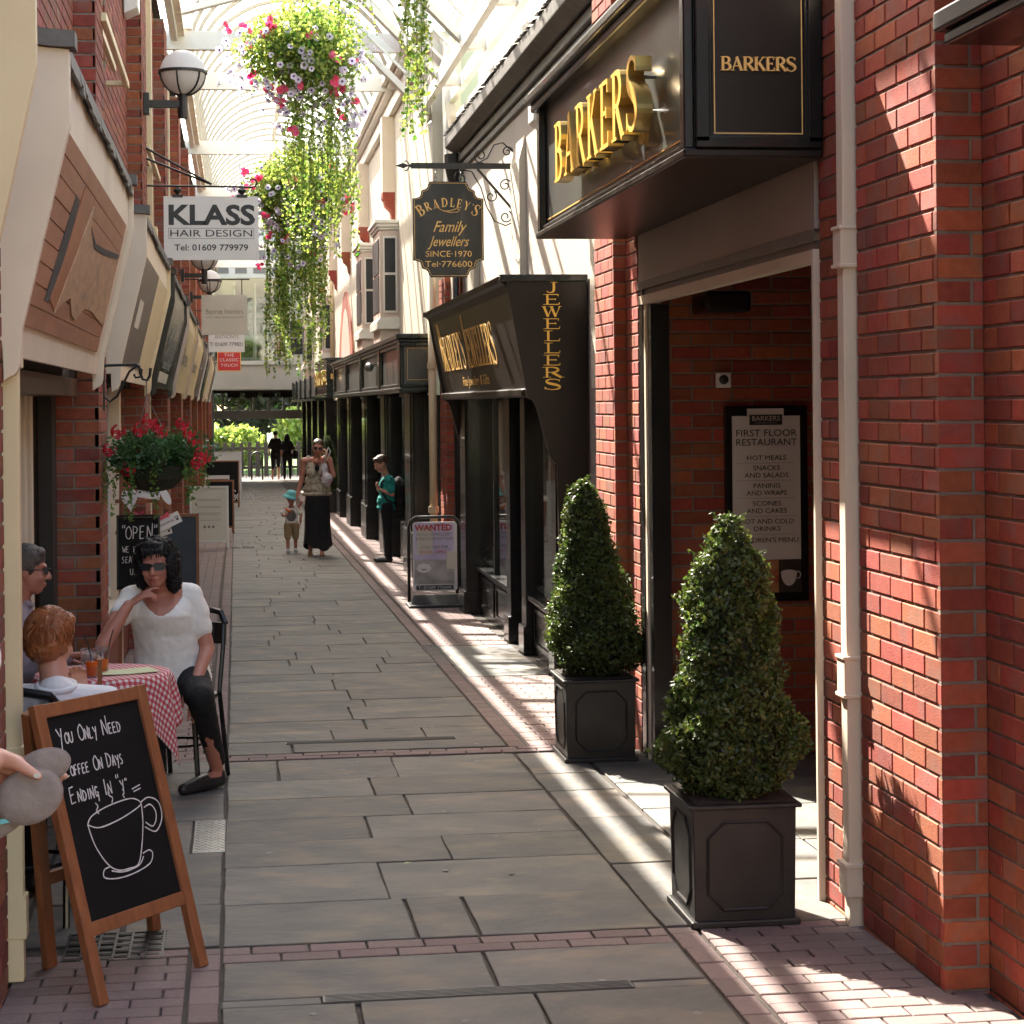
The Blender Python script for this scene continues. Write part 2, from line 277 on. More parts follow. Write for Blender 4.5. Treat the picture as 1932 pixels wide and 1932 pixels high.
GL = {
 'B': (.72, [('l',.16,0,.16,1,T_),('s',.14,0,.15),('s',.14,1,.15),('l',.2,.975,.34,.975,t_),('l',.2,.52,.36,.52,t_),('l',.2,.025,.36,.025,t_),('a',.32,.75,.26,.225,90,-90),('a',.35,.27,.29,.245,90,-90)]),
 'R': (.76, [('l',.16,0,.16,1,T_),('s',.16,0,.16),('s',.14,1,.15),('l',.2,.975,.34,.975,t_),('l',.2,.49,.36,.49,t_),('a',.32,.73,.28,.245,90,-90),('l',.36,.47,.72,0,T_),('s',.76,.0,.08)]),
 'A': (.80, [('l',.10,0,.42,1,t_),('l',.38,.99,.70,0,T_),('l',.2,.33,.6,.33,t_),('s',.10,0,.12),('s',.71,0,.14)]),
 'K': (.80, [('l',.16,0,.16,1,T_),('s',.16,0,.16),('s',.16,1,.16),('l',.2,.40,.66,.98,t_),('l',.34,.58,.72,0,T_),('s',.66,1,.11),('s',.72,0,.13)]),
 'E': (.66, [('l',.16,0,.16,1,T_),('s',.12,0,.12),('s',.12,1,.12),('l',.2,.975,.56,.975,t_),('l',.2,.52,.46,.52,t_),('l',.2,.025,.58,.025,t_),('l',.56,.99,.56,.80,.05),('l',.46,.60,.46,.43,.05),('l',.59,.0,.61,.22,.05)]),
 'L': (.62, [('l',.16,0,.16,1,T_),('s',.14,0,.14),('s',.16,1,.16),('l',.2,.025,.56,.025,t_),('l',.57,.0,.59,.24,.05)]),
 'D': (.82, [('l',.16,0,.16,1,T_),('s',.14,0,.14),('s',.14,1,.14),('l',.2,.975,.34,.975,t_),('l',.2,.025,.34,.025,t_),('a',.32,.5,.42,.475,90,-90)]),
 'J': (.50, [('p',[(.34,1,T_),(.34,.3,T_),(.30,.08,.11),(.18,0,t_),(.06,.06,t_),(.03,.16,t_)]),('s',.34,1,.16)]),
 'W': (1.08, [('l',.08,1,.32,0,T_),('l',.30,0,.52,.85,t_),('l',.50,.98,.74,0,T_),('l',.73,0,.97,1,t_),('s',.10,1,.13),('s',.50,1,.12),('s',.97,1,.10)]),
 'Y': (.76, [('l',.10,1,.38,.46,T_),('l',.38,.46,.66,1,t_),('l',.38,0,.38,.48,T_),('s',.1,1,.12),('s',.66,1,.1),('s',.38,0,.15)]),
 "'": (.2, [('l',.1,.8,.1,1,.08)]), 'S': (.70, [('p', SPL['S']), ('l',.60,.78,.60,.98,.04), ('l',.06,.02,.06,.27,.04)]), ' ': (.4, [])}
def stroke_poly(pts, n=4):                            # smooth polyline of (x,y,w)
    P = [np.array(p, float) for p in pts]; out = []
    for i in range(len(P)-1):
        p0 = P[max(i-1, 0)]; p1 = P[i]; p2 = P[i+1]; p3 = P[min(i+2, len(P)-1)]
        for k in range(n):
            t = k/n; out.append(.5*((2*p1)+(-p0+p2)*t+(2*p0-5*p1+4*p2-p3)*t*t+(-p0+3*p1-3*p2+p3)*t**3))
    out.append(P[-1]); return out
def glyph(mb, ch, o, ux, uy, h, depth, wscale=1.0, bold=1.0):
    adv, st = GL[ch]; o = Vector(o); ux = Vector(ux); uy = Vector(uy); nz = ux.cross(uy).normalized(); k = 0
    def P(x, y): return o + ux*(x*h*wscale) + uy*(y*h)
    for s in st:
        k += 1; e = depth + k*.00025
        if s[0] == 'l': mb.ribbon([P(s[1], s[2]), P(s[3], s[4])], s[5]*h*bold, nz, e)
        elif s[0] == 's':
            y = s[2] + (.0225 if s[2] < .5 else -.0225); mb.ribbon([P(s[1]-s[3], y), P(s[1]+s[3], y)], .045*h, nz, e)
        elif s[0] == 'a':
            pts = []; W = []
            for i in range(13):
                a = math.radians(s[5]+(s[6]-s[5])*i/12); pts.append(P(s[1]+s[3]*math.cos(a), s[2]+s[4]*math.sin(a))); W.append((t_+(T_-t_)*abs(math.cos(a))**1.3)*h*bold)
            mb.ribbon(pts, W, nz, e)
        elif s[0] == 'p':
            q = stroke_poly(s[1]); mb.ribbon([P(a[0], a[1]) for a in q], [a[2]*h*bold for a in q], nz, e)
    return adv*h*wscale
# ------------------------------------------------------------ bricks
BM = {}
def brick_unit(L, D=.03, H=.065, b=.003):
    key = (round(L, 3), D)
    if key in BM: return BM[key]
    l = L/2; h = H/2                                  # local x along wall, y outwards (-y is out), z up
    vs = [(-l,0,-h),(l,0,-h),(l,0,h),(-l,0,h),(-l,-D+b,-h),(l,-D+b,-h),(l,-D+b,h),(-l,-D+b,h),(-l+b,-D,-h+b),(l-b,-D,-h+b),(l-b,-D,h-b),(-l+b,-D,h-b)]
    fs = [(0,1,5,4),(1,2,6,5),(2,3,7,6),(3,0,4,7),(4,5,9,8),(5,6,10,9),(6,7,11,10),(7,4,8,11),(8,9,10,11)]
    me = bpy.data.meshes.new('brick'); me.from_pydata(vs, [], fs); me.update(); me.polygons.foreach_set('use_smooth', [False]*len(fs)); BM[key] = (me, np.array(vs), fs); return BM[key]
class Bricks:
    """collects bricks; the nearest ones become objects, the rest one joined part"""
    def __init__(s, root, m, budget=0): s.root = root; s.m = m; s.budget = budget; s.items = []; s.mort = MB()
    def wall(s, o, u, W, z0, z1, near=False, hole=None, proud=.004, phase=0, mortar=True, zc=None):
        """o = (x,y) start, u = unit 2D direction along the wall; outside lies to the right-hand side of u turned -90deg"""
        ox, oy = o; ux, uy = u; nx, ny = uy, -ux        # outward normal
        nrow = int(round((z1-z0)/.075)); row0 = int(math.floor(z0/.075))
        for r in range(row0, row0+nrow+1):
            zc_ = r*.075+.0375
            if zc_ < z0 or zc_ > z1: continue
            x = -.225 + (.1125 if (r+phase) % 2 else 0)
            while x < W:
                a = max(0, x); b = min(W, x+.225); x += .225
                if b-a < .035: continue
                if a > 0.001: a += .005
                if b < W-.001: b -= .005
                c = (a+b)/2
                if hole and any(h[0] < c < h[1] and h[2] < zc_ < h[3] for h in hole): continue
                s.items.append((ox+ux*c, oy+uy*c, zc_, b-a, ux, uy, near))
        if mortar:
            q = proud; t = .02; s.mort = MB()
            def P(w, z, d): return (ox+ux*w+nx*(-q-d), oy+uy*w+ny*(-q-d), z)
            holes = hole or []
            xs = sorted(set([0, W]+[v for h in holes for v in h[:2] if 0 < v < W])); zs = sorted(set([z0, z1]+[v for h in holes for v in h[2:] if z0 < v < z1]))
            for i in range(len(xs)-1):
                for j in range(len(zs)-1):
                    cx = (xs[i]+xs[i+1])/2; cz = (zs[j]+zs[j+1])/2
                    if any(h[0] < cx < h[1] and h[2] < cz < h[3] for h in holes): continue
                    s.mort.prism([P(xs[i], zs[j], 0), P(xs[i+1], zs[j], 0), P(xs[i+1], zs[j+1], 0), P(xs[i], zs[j+1], 0)], (-nx*t, -ny*t, 0))
                    s.mort.build('mortar', M['mortar'], s.root); s.mort = MB()
    def build(s):
        near = [i for i in s.items if i[6]]; rest = [i for i in s.items if not i[6]]
        near.sort(key=lambda i: i[1]); rest += near[s.budget:]; near = near[:s.budget]
        for (x, y, z, L, ux, uy, _) in near:
            me = brick_unit(L)[0]
            if not me.materials: me.materials.append(s.m)
            o = bpy.data.objects.new('brick', me if me.materials[0] == s.m else s.alt(me)); C.objects.link(o); o.parent = s.root
            o.location = (x-uy*.029+random.uniform(-.001, .001), y+ux*.029, z); o.rotation_euler = (random.uniform(-.006, .006), 0, math.atan2(uy, ux)+random.uniform(-.004, .004))
            o.location = (x+(-uy)*.029*1, y+ux*.029*1, z)
        if rest:
            A = np.array([i[:6] for i in rest], float); n = len(A); b = .003; D = .03; h = .0325
            sx = np.array([-1,1,1,-1,-1,1,1,-1,-1,1,1,-1]); sy = np.array([0,0,0,0,-D+b,-D+b,-D+b,-D+b,-D,-D,-D,-D]); sz = np.array([-1,-1,1,1,-1,-1,1,1,-1,-1,1,1]); ib = np.array([0]*8+[b]*4)
            lx = sx[None]*(A[:, 3:4]/2-ib[None]); ly = np.repeat(sy[None], n, 0)+.029+rng.uniform(-.001, .001, (n, 1)); lz = sz[None]*(h-ib[None])
            X = A[:, 0:1]+A[:, 4:5]*lx-A[:, 5:6]*ly; Y = A[:, 1:2]+A[:, 5:6]*lx+A[:, 4:5]*ly; Z = A[:, 2:3]+lz
            V = np.stack([X, Y, Z], -1).reshape(-1, 3); F0 = np.array([(0,1,5,4),(1,2,6,5),(2,3,7,6),(3,0,4,7),(4,5,9,8),(5,6,10,9),(6,7,11,10),(7,4,8,11),(8,9,10,11)])
            F = (F0[None]+(np.arange(n)*12)[:, None, None]).reshape(-1, 4)
            o = np_mesh('brickwork', V, F, s.m, s.root); o['kind'] = 'stuff'
        if s.mort.v: s.mort.build('mortar', M['mortar'], s.root)
    def alt(s, me):
        k = (me.name, s.m.name)
        if k not in BM: c = me.copy(); c.materials.clear(); c.materials.append(s.m); BM[k] = c
        return BM[k]

GROUPS = {'wall lamp': 'globe lamps on the left wall', 'chair': 'chairs round the cafe table', 'planter': 'lead planters with clipped box', 'topiary': 'clipped box cones', 'drainpipe': 'cream drainpipes', 'hanging sign': 'signs hanging over the passage', 'plaque': 'gift plaques outside the gift shop', 'fascia': 'slanted fascia boards of the left shops', 'glass': 'tumblers on the cafe table', 'tree': 'trees in the park', 'bush': 'bushes in the park', 'hanging basket': 'hanging flower baskets', 'shopfront': 'shopfronts along the passage', 'cap': 'caps held in the hand', 'drain grate': 'drain grates in the paving', 'alarm box': 'white wall boxes', 'chalkboard': 'chalkboards along the left side'}
def finish():
    cnt = {}
    for o in bpy.data.objects:
        if o.parent is None and 'category' in o and o['category'] in GROUPS: cnt.setdefault(o['category'], []).append(o)
        if any(k in o.name for k in ('foliage', 'twigs', 'curls', 'hair_strands', 'trailing', 'sprigs', 'crown', 'small_print', 'tread', 'lead_flashing', 'grille')) and o.type == 'MESH' and o.name.split('.')[0] != 'crown': o['kind'] = 'stuff'
    for k, L in cnt.items():
        if len(L) > 1:
            for o in L: o['group'] = GROUPS[k]
def word(s, o, ux, uy, h, depth, m, root, ws=1.0, bold=1.0, gap=0):
    o = Vector(o); u = Vector(ux).normalized()
    for ch in s:
        if ch == ' ': o += u*GL[ch][0]*h*ws; continue
        q = MB(); a = glyph(q, ch, o, ux, uy, h, depth, ws, bold); q.build('letter', m, root); o += u*(a+gap)
# ============================================================ RIGHT: near brick building
R1 = thing('brick_building', 'red brick building with the roller shutter entrance on the right', 'building', (2.2, 9, 0))
R1.location = (0, 0, 0)
rb = Bricks(R1, M['brick'], 299)
rb.wall((2.20, 6.95), (0, -1), .83, -.15, 3.45, near=True)
rb.wall((2.20, 6.12), (1, 0), .15, -.15, 3.45, near=True, phase=1)
rb.wall((2.35, 6.12), (0, -1), .50, -.15, 3.3, near=True, phase=1)
rb.wall((2.35, 5.62), (0, -1), 3.6, -.15, 4.5, phase=1)
rb.wall((2.19, 7.38), (0, -1), .30, -.15, 3.3, near=True, phase=1)
rb.wall((2.19, 7.08), (1, 0), .16, -.15, 3.3, near=False)
rb.wall((2.20, 11.24), (0, -1), .34, -.2, 4.6)
rb.wall((2.13, 11.24), (1, 0), .07, -.2, 4.6, phase=1)
rb.wall((2.13, 11.85), (0, -1), .61, -.2, 4.6)
rb.wall((2.24, 10.75), (1, 0), 2.2, -.2, 2.7)
rb.build()
mb = MB()
mb.box(2.33, 2.6, 6.90, 7.10, -.2, 4.5); mb.box(2.235, 2.6, 6.14, 6.93, -.2, 4.5); mb.box(2.38, 2.9, 1.8, 6.12, -.2, 4.5); mb.box(2.225, 2.36, 7.11, 7.36, -.2, 4.5)
mb.box(2.23, 2.9, 7.12, 10.86, 2.72, 4.5)        # wall over the opening
mb.box(2.235, 2.9, 10.80, 11.8, -.2, 4.5)
mb.build('wall_core', M['mortar'], R1)
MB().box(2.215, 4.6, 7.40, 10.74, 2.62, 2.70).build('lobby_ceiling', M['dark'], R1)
mb = MB(); mb.box(4.45, 4.6, 7.0, 11.0, -.2, 2.65); mb.box(2.6, 4.6, 7.10, 7.30, -.2, 2.65); mb.build('lobby_wall', M['brickdk'], R1)
MB().box(2.165, 2.215, 7.385, 7.405, -.095, 2.37).build('corner_bead', M['cream'], R1)
sh = thing('roller_shutter', 'beige roller shutter box above the dark entrance under the gold lettered sign', 'shutter', (2.2, 9.1, 2.5)); sh.location = (0, 0, 0)
MB().box(2.18, 2.45, 7.41, 10.78, 2.45, 2.71).build('housing', mat('beige_housing', (.40,.33,.27), (.35,.285,.235), .5, nscale=2), sh)
MB().box(2.172, 2.18, 7.41, 10.78, 2.405, 2.447).box(2.19, 2.21, 7.41, 10.78, 2.37, 2.405).build('seal', M['tan'], sh)
MB().box(2.178, 2.23, 7.41, 10.78, 2.325, 2.372).build('bottom_rail', M['cream'], sh)
MB().box(2.19, 2.28, 10.66, 10.70, -.13, 2.42).build('guide_rail', M['cream'], sh); MB().box(2.185, 2.29, 10.71, 10.80, -.13, 2.42).build('guide_rail', M['black'], sh); MB().box(2.2, 2.30, 10.56, 10.645, -.13, 2.32).build('guide_rail', M['black'], sh)
mo = tag(MB().box(2.42, 2.66, 10.2, 10.55, 2.26, 2.37).build('motor_box', M['black'], None, bevel=.02), 'black motor box hanging in the shadow under the roller shutter', 'motor box')
# drainpipe, square, cream
dp = thing('drainpipe', 'square cream drainpipe between the two brick piers right of the entrance', 'drainpipe', (0, 0, 0))
MB().box(2.155, 2.215, 6.972, 7.045, .08, 4.5).build('pipe', M['cream'], dp, bevel=.004)
for z in (2.28, .74): MB().box(2.143, 2.222, 6.962, 7.055, z, z+.135).box(2.137, 2.224, 6.956, 7.061, z-.008, z+.006).box(2.137, 2.224, 6.956, 7.061, z+.129, z+.142).build('pipe_joint', M['cream'], dp, bevel=.003)
MB().box(2.143, 2.222, 6.962, 7.055, .02, .13).box(2.137, 2.224, 6.956, 7.061, .125, .14).build('pipe_joint', M['cream'], dp, bevel=.003)
MB().box(2.160, 2.212, 6.98, 7.04, -.09, .02).build('shoe', M['cream'], dp)
# black sign moulding, top right corner of the view
sg = thing('shop_sign', 'black moulded underside of a sign at the top right corner', 'sign', (0, 0, 0))
MB().box(2.08, 2.34, 4.9, 5.62, 2.93, 3.6).build('board', M['black'], sg, bevel=.01); MB().box(2.03, 2.345, 4.85, 5.67, 2.87, 2.93).box(2.055, 2.345, 4.87, 5.645, 2.83, 2.868).build('moulding', M['black'], sg, bevel=.008)
# ------------------------------------------------------------ big black sign box with gold letters
S1 = thing('shop_sign', 'big black box sign with raised gold letters BARKERS over the entrance', 'sign', (0, 0, 0))
X0, YA, YB, ZB, ZT = 1.70, 7.33, 11.0, 2.74, 3.44
M['panel'] = mat('sign_face', (.045,.05,.045), (.055,.058,.052), .38, nscale=3, coat=.25, spec=.6)  # sign black greyed to carry the light on its front
MB().box(X0, 2.19, YA, YB, ZB, ZT).build('sign_box', M['panel'], S1)
fr = MB()
fr.box(1.66, X0-.001, YA, YA+.07, ZB, ZT)
fr.build('frame', M['black'], S1, bevel=.006); MB().box(1.66, X0-.001, YB-.09, YB, ZB, ZT).build('frame', M['black'], S1, bevel=.006)
MB().box(1.655, 2.19, YA-.02, YB+.03, ZB-.035, ZB-.001).box(1.675, 1.699, YA+.07, YB-.09, ZB+.001, ZB+.03).build('lower_moulding', M['brown'], S1, bevel=.008)
MB().box(1.60, 2.19, YA-.05, YB+.05, ZT+.001, ZT+.05).box(1.63, 2.19, YA-.03, YB+.03, ZT-.04, ZT).build('cornice', M['black'], S1, bevel=.01)
# end panel facing the viewer
ep = MB()
for a in (0, .02): ep.box(1.70+a, 2.185-a, YA-.03+a*.7, YA-.001, ZB+a, ZB+.045+a*.4).box(1.70+a, 1.755+a*.6, YA-.03+a*.7, YA-.0015, ZB+.02, ZT).box(2.13-a*.6, 2.185-a, YA-.03+a*.7, YA-.0012, ZB+.02, ZT)
ep.build('end_frame', M['black'], S1, bevel=.005)
MB().box(1.757, 2.128, YA-.0016, YA-.0004, ZB+.062, ZT-.002).build('end_face', M['brown'], S1)  # darker plate added so this end reads unlit beside the greyed front
ln = MB(); zl, zr = 1.775, 2.115
ln.box(zl, zr, YA-.004, YA-.002, 2.795, 2.799).box(zl, zl+.004, YA-.004, YA-.002, 2.80, 3.40).box(zr-.004, zr, YA-.004, YA-.002, 2.80, 3.40)
ln.build('pinstripe', M['goldp'], S1)
MB().box(X0-.004, X0-.002, YA+.10, YB-.12, ZB+.055, ZB+.061).build('pinstripe', M['goldp'], S1)
wd = sum(GL[c][0] for c in 'BARKERS'); y = 9.93; H = .288; ws = 1.72/(wd*H)
for ch in 'BARKERS':
    m_ = MB(); a = glyph(m_, ch, (1.655, y, 2.895), (0, -1, 0), (0, 0, 1), H, .065, ws, 1.2)
    lo = m_.build('letter', M['gold'], S1); m_ = MB(); glyph(m_, ch, (1.5895, y, 2.895), (0, -1, 0), (0, 0, 1), H, .0015, ws, 1.18); m_.build('letter_face', M['goldf'], lo); st = MB()
    for dz in (.08, .22): st.tube([(1.70, y-a*.3, 2.895+dz), (1.65, y-a*.3, 2.895+dz)], .008, 8)
    st.build('standoff', M['steel'], S1); y -= a+.06
xx = 1.805; H = .052; ws = .29/(wd*H)
word('BARKERS', (xx-.005, YA-.002, 3.03), (1, 0, 0), (0, 0, 1), H, .010, M['goldp'], S1, ws, 1.35)
# ------------------------------------------------------------ lobby notice board + small detector
N1 = thing('notice_board', 'black framed FIRST FLOOR RESTAURANT notice on the dark brick wall', 'notice board', (0, 0, 0))
YN = 10.735
MB().box(2.635, 3.10, YN-.03, YN-.001, .70, 1.77).build('frame', M['black'], N1, bevel=.008)
MB().box(2.675, 3.055, YN-.034, YN-.031, .93, 1.715).box(2.76, 2.965, YN-.034, YN-.031, 1.716, 1.755).build('poster', M['signw'], N1)
MB().box(2.772, 2.955, YN-.037, YN-.035, 1.665, 1.722).build('name_plate', M['ink'], N1)
X_ = (1, 0, 0); Z_ = (0, 0, 1)
text('BARKERS', .038, M['signc'], N1, (2.8635, YN-.037, 1.70), X_, Z_, width=.155); text('NORTHALLERTON', .013, M['inkg'], N1, (2.8635, YN-.037, 1.677), X_, Z_, width=.12)
for s_, z_, h_, w_ in [('FIRST FLOOR', 1.62, .052, .34), ('RESTAURANT', 1.57, .052, .34), ('HOT MEALS', 1.485, .037, .22), ('SNACKS', 1.43, .037, .15), ('AND SALADS', 1.39, .037, .245), ('PANINIS', 1.333, .037, .15), ('AND WRAPS', 1.293, .037, .225), ('SCONES', 1.236, .037, .16), ('AND CAKES', 1.196, .037, .225), ('HOT AND COLD', 1.138, .037, .30), ('DRINKS', 1.098, .037, .15), ("CHILDREN'S MENU", 1.036, .037, .35)]:
    text(s_, h_, M['ink'], N1, (2.865, YN-.0355, z_), X_, Z_, width=w_)
for z_ in (1.457, 1.362, 1.265, 1.167, 1.068): MB().box(2.70, 3.03, YN-.0362, YN-.0345, z_, z_+.0015).build('rule', M['inkg'], N1)
MB().box(2.93, 3.055, YN-.036, YN-.0305, .75, .928).build('photo_print', M['bark'], N1); MB().box(2.80, 2.928, YN-.036, YN-.0305, .75, .928).build('photo_print', mat('cake_photo', (.5,.3,.12), (.35,.04,.03), .5, nscale=14), N1)
MB().prism([(2.94+.08*(i/10)**.0*(i/10), YN-.0365, 0) if 0 else (2.985+.045*math.cos(a), YN-.0365, .86+(.04 if math.sin(a) > 0 else .075)*math.sin(a)*(.35 if math.sin(a) > 0 else 1)) for i in range(16) for a in [2*PI*i/16]], (0, -.0012, 0)).build('cup_print', M['signw'], N1)
MB().tube([(3.03+.02*math.sin(t), YN-.038, .845+.02*math.cos(t)) for t in [PI*i/8 for i in range(9)]], .003, 5).build('cup_handle_print', M['signw'], N1)
D1 = thing('detector', 'small square white detector above the restaurant notice', 'detector', (0, 0, 0))
MB().box(2.59, 2.675, YN-.03, YN-.001, 1.87, 1.955).build('case', M['signw'], D1, bevel=.008); MB().lathe([(.026, 0), (.026, .006), (.012, .012), (.0, .012)], (0, 0, 0), 20).build('lens', M['ink'], D1).matrix_world = Matrix.Translation((2.632, YN-.03, 1.915)) @ Matrix.Rotation(PI/2, 4, 'X')
# ============================================================ RIGHT: jeweller's building
R2 = thing('rendered_building', "cream rendered building over the brown jeweller's shopfront", 'building', (0, 0, 0))
MB().box(2.50, 2.9, 11.80, 22.0, -.3, 4.62).build('wall', M['render'], R2)
# pilasters with weathered tops on the render
for yy, zt in ((13.2, 3.95), (17.2, 3.9), (20.6, 3.6)):
    MB().prism([(2.44, yy, 1.9), (2.4985, yy, 1.9), (2.4985, yy, zt+.22), (2.44, yy, zt)], (0, .55, 0)).build('pilaster', M['rendery'], R2)
rb2 = Bricks(R2, M['brick']); rb2.wall((2.34, 22.5), (1, 0), .10, -.3, 3.2, phase=1); rb2.wall((2.44, 22.5), (0, -1), .6, -.3, 3.2); rb2.wall((2.34, 23.2), (0, -1), .7, -.3, 3.2); rb2.build()
MB().box(2.375, 2.6, 22.52, 23.2, -.3, 3.2).box(2.475, 2.6, 21.9, 22.52, -.3, 3.2).build('wall_core', M['mortar'], R2)
# lead gutter with rough edge
gt = MB(); prof = [(2.30, 4.60), (2.30, 4.72), (2.36, 4.76), (2.52, 4.76), (2.52, 4.56), (2.40, 4.54)]
gt.prism([(a, 12.0, b) for a, b in prof], (0, 10.0, 0)); gt.box(2.44, 2.52, 12, 22, 4.44, 4.53); gt.box(2.47, 2.52, 12, 22, 4.36, 4.43)
gt.build('gutter', M['flash'], R2, bevel=.01)
fl = MB(); n = 120
for i in range(n):
    ya = 12.0+10.0*i/n; yb = ya+10.0/n-.004; d1 = random.uniform(.0, .035)
    fl.add([(2.29-d1*.3, ya, 4.765-d1), (2.29-d1*.3, yb, 4.765-d1), (2.55, yb, 4.80), (2.55, ya, 4.80), (2.29-d1*.3, ya, 4.757-d1), (2.29-d1*.3, yb, 4.757-d1), (2.55, yb, 4.79), (2.55, ya, 4.79)], [(0,1,2,3), (4,7,6,5), (0,4,5,1), (1,5,6,2), (2,6,7,3), (3,7,4,0)])
fl.build('lead_flashing', M['flash'], R2)
dk = MB(); dk.tube([(2.42, 22.05, 4.5), (2.42, 22.05, -.3)], .045, 12); dk.build('downpipe', M['blackm'], R2, smooth=True)
hp = MB(); hp.lathe([(.05, -.28), (.10, -.1), (.12, .0), (.12, .12), (.0, .12)], (2.42, 22.05, 4.42), 8); hp.build('hopper_head', M['blackm'], R2)
# clerestory: vertical boards and bright panes over the gutter
for i in range(19):
    ya = 13.0+i*.5
    MB().box(2.72, 2.75, ya, ya+.30, 4.80, 6.6).build('board', M['white'], R2)
MB().box(2.76, 2.78, 12.8, 22.6, 4.80, 5.35).build('lower_panel', M['white'], R2)
MB().box(2.765, 2.77, 12.8, 22.6, 5.36, 6.6).build('pane', M['poly'], R2)
MB().box(2.44, 2.54, 12.0, 22.2, 4.86, 5.0).build('edge_board', M['white'], R2, bevel=.006)
MB().box(2.40, 2.56, 22.25, 22.60, 1.9, 5.0).build('corner_board', M['cream'], R2); MB().box(2.38, 2.50, 22.62, 22.95, 3.2, 5.6).build('corner_board', M['white'], R2); MB().box(2.42, 2.60, 23.0, 23.35, 2.6, 6.0).build('corner_board', M['cream'], R2)
al = thing('alarm_box', 'white security alarm box on the cream wall under the lead gutter', 'alarm box', (0, 0, 0))
MB().prism([(2.42, 16.2, 4.36), (2.50, 16.2, 4.38), (2.50, 16.2, 4.05), (2.42, 16.2, 4.10)], (0, .3, 0)).build('case', M['signw'], al, bevel=.012)
# jeweller's fascia
S2 = thing('shop_sign', "tilted dark brown fascia lettered BRADLEY'S JEWELLERS in gold", 'sign', (0, 0, 0))
Y1, Y2 = 14.2, 19.95; XT, XB, ZT2, ZB2 = 1.92, 2.07, 2.64, 1.865
MB().prism([(XT, Y1, ZT2), (XB, Y1, ZB2), (2.49, Y1, ZB2), (2.49, Y1, ZT2)], (0, Y2-Y1, 0)).build('fascia', M['brown'], S2)
c_ = MB(); c_.prism([(XT-.07, Y1-.02, ZT2+.06), (XT-.05, Y1-.02, ZT2+.02), (XT-.02, Y1-.02, ZT2), (XT+.02, Y1-.02, ZT2-.07), (2.49, Y1-.02, ZT2-.07+.075), (2.49, Y1-.02, ZT2+.06)], (0, Y2-Y1+.08, 0)); c_.build('cornice', M['brown'], S2, bevel=.008)
MB().prism([(XB-.05, Y1+.04, ZB2+.03), (XB-.045, Y1+.04, ZB2-.02), (XB+.02, Y1+.04, ZB2-.03), (XB+.0, Y1+.04, ZB2+.04)], (0, Y2-Y1-.04, 0)).build('lower_moulding', M['brown'], S2, bevel=.008)
for yy in (Y1-.06, Y2+.03):
    q = [(XT-.015, yy, ZT2+.02), (XB-.02, yy, ZB2-.03)] + [(XB+.02+.17*t**1.2, yy, ZB2-.05-.46*t+.05*math.sin(t*PI*2)) for t in [i/10 for i in range(11)]] + [(XB+.215, yy, g(yy)), (2.485, yy, g(yy)), (2.485, yy, ZT2+.02)]
    MB().prism(q[::-1], (0, .055, 0)).build('end_panel', M['brown'], S2)
    MB().box(XT-.06, 2.49, yy-.02, yy+.075, ZT2+.021, ZT2+.07).build('cap', M['green'], S2, bevel=.006)
z = 2.655; HJ = .074
for ch in 'JEWELLERS':
    a = GL[ch][0]; w_ = min(2.6, .140/(HJ*a)) if ch != 'J' else 2.2
    word(ch, (2.232-HJ*w_*a/2, Y1-.062, z-HJ), (1, 0, 0), (0, 0, 1), HJ, .003, M['goldf'], S2, w_, 1.45); z -= .0862
# fascia lettering on the slope
dn = Vector((XB-XT, 0, ZB2-ZT2)).normalized(); up = -dn
def on_f(y, t): return Vector((XT, y, ZT2)) + dn*t + Vector((-.79, 0, -.15)).normalized()*.003
y = 19.5; H = .33
for ch in "BRADLEY'S JEWELLERS":
    hh = H*1.4 if (ch == 'B' or ch == 'J') else H; q = MB(); a = glyph(q, ch, on_f(y, .54), (0, -1, 0), up, hh, .002, .74 if hh > H else .95, .9); y -= a
    if q.v: q.build('letter', M['goldp'], S2)
text('Fine Jewellery & Gifts', .12, M['goldp'], S2, on_f(17.2, .66), (0, -1, 0), up, shear=.3, width=1.9)
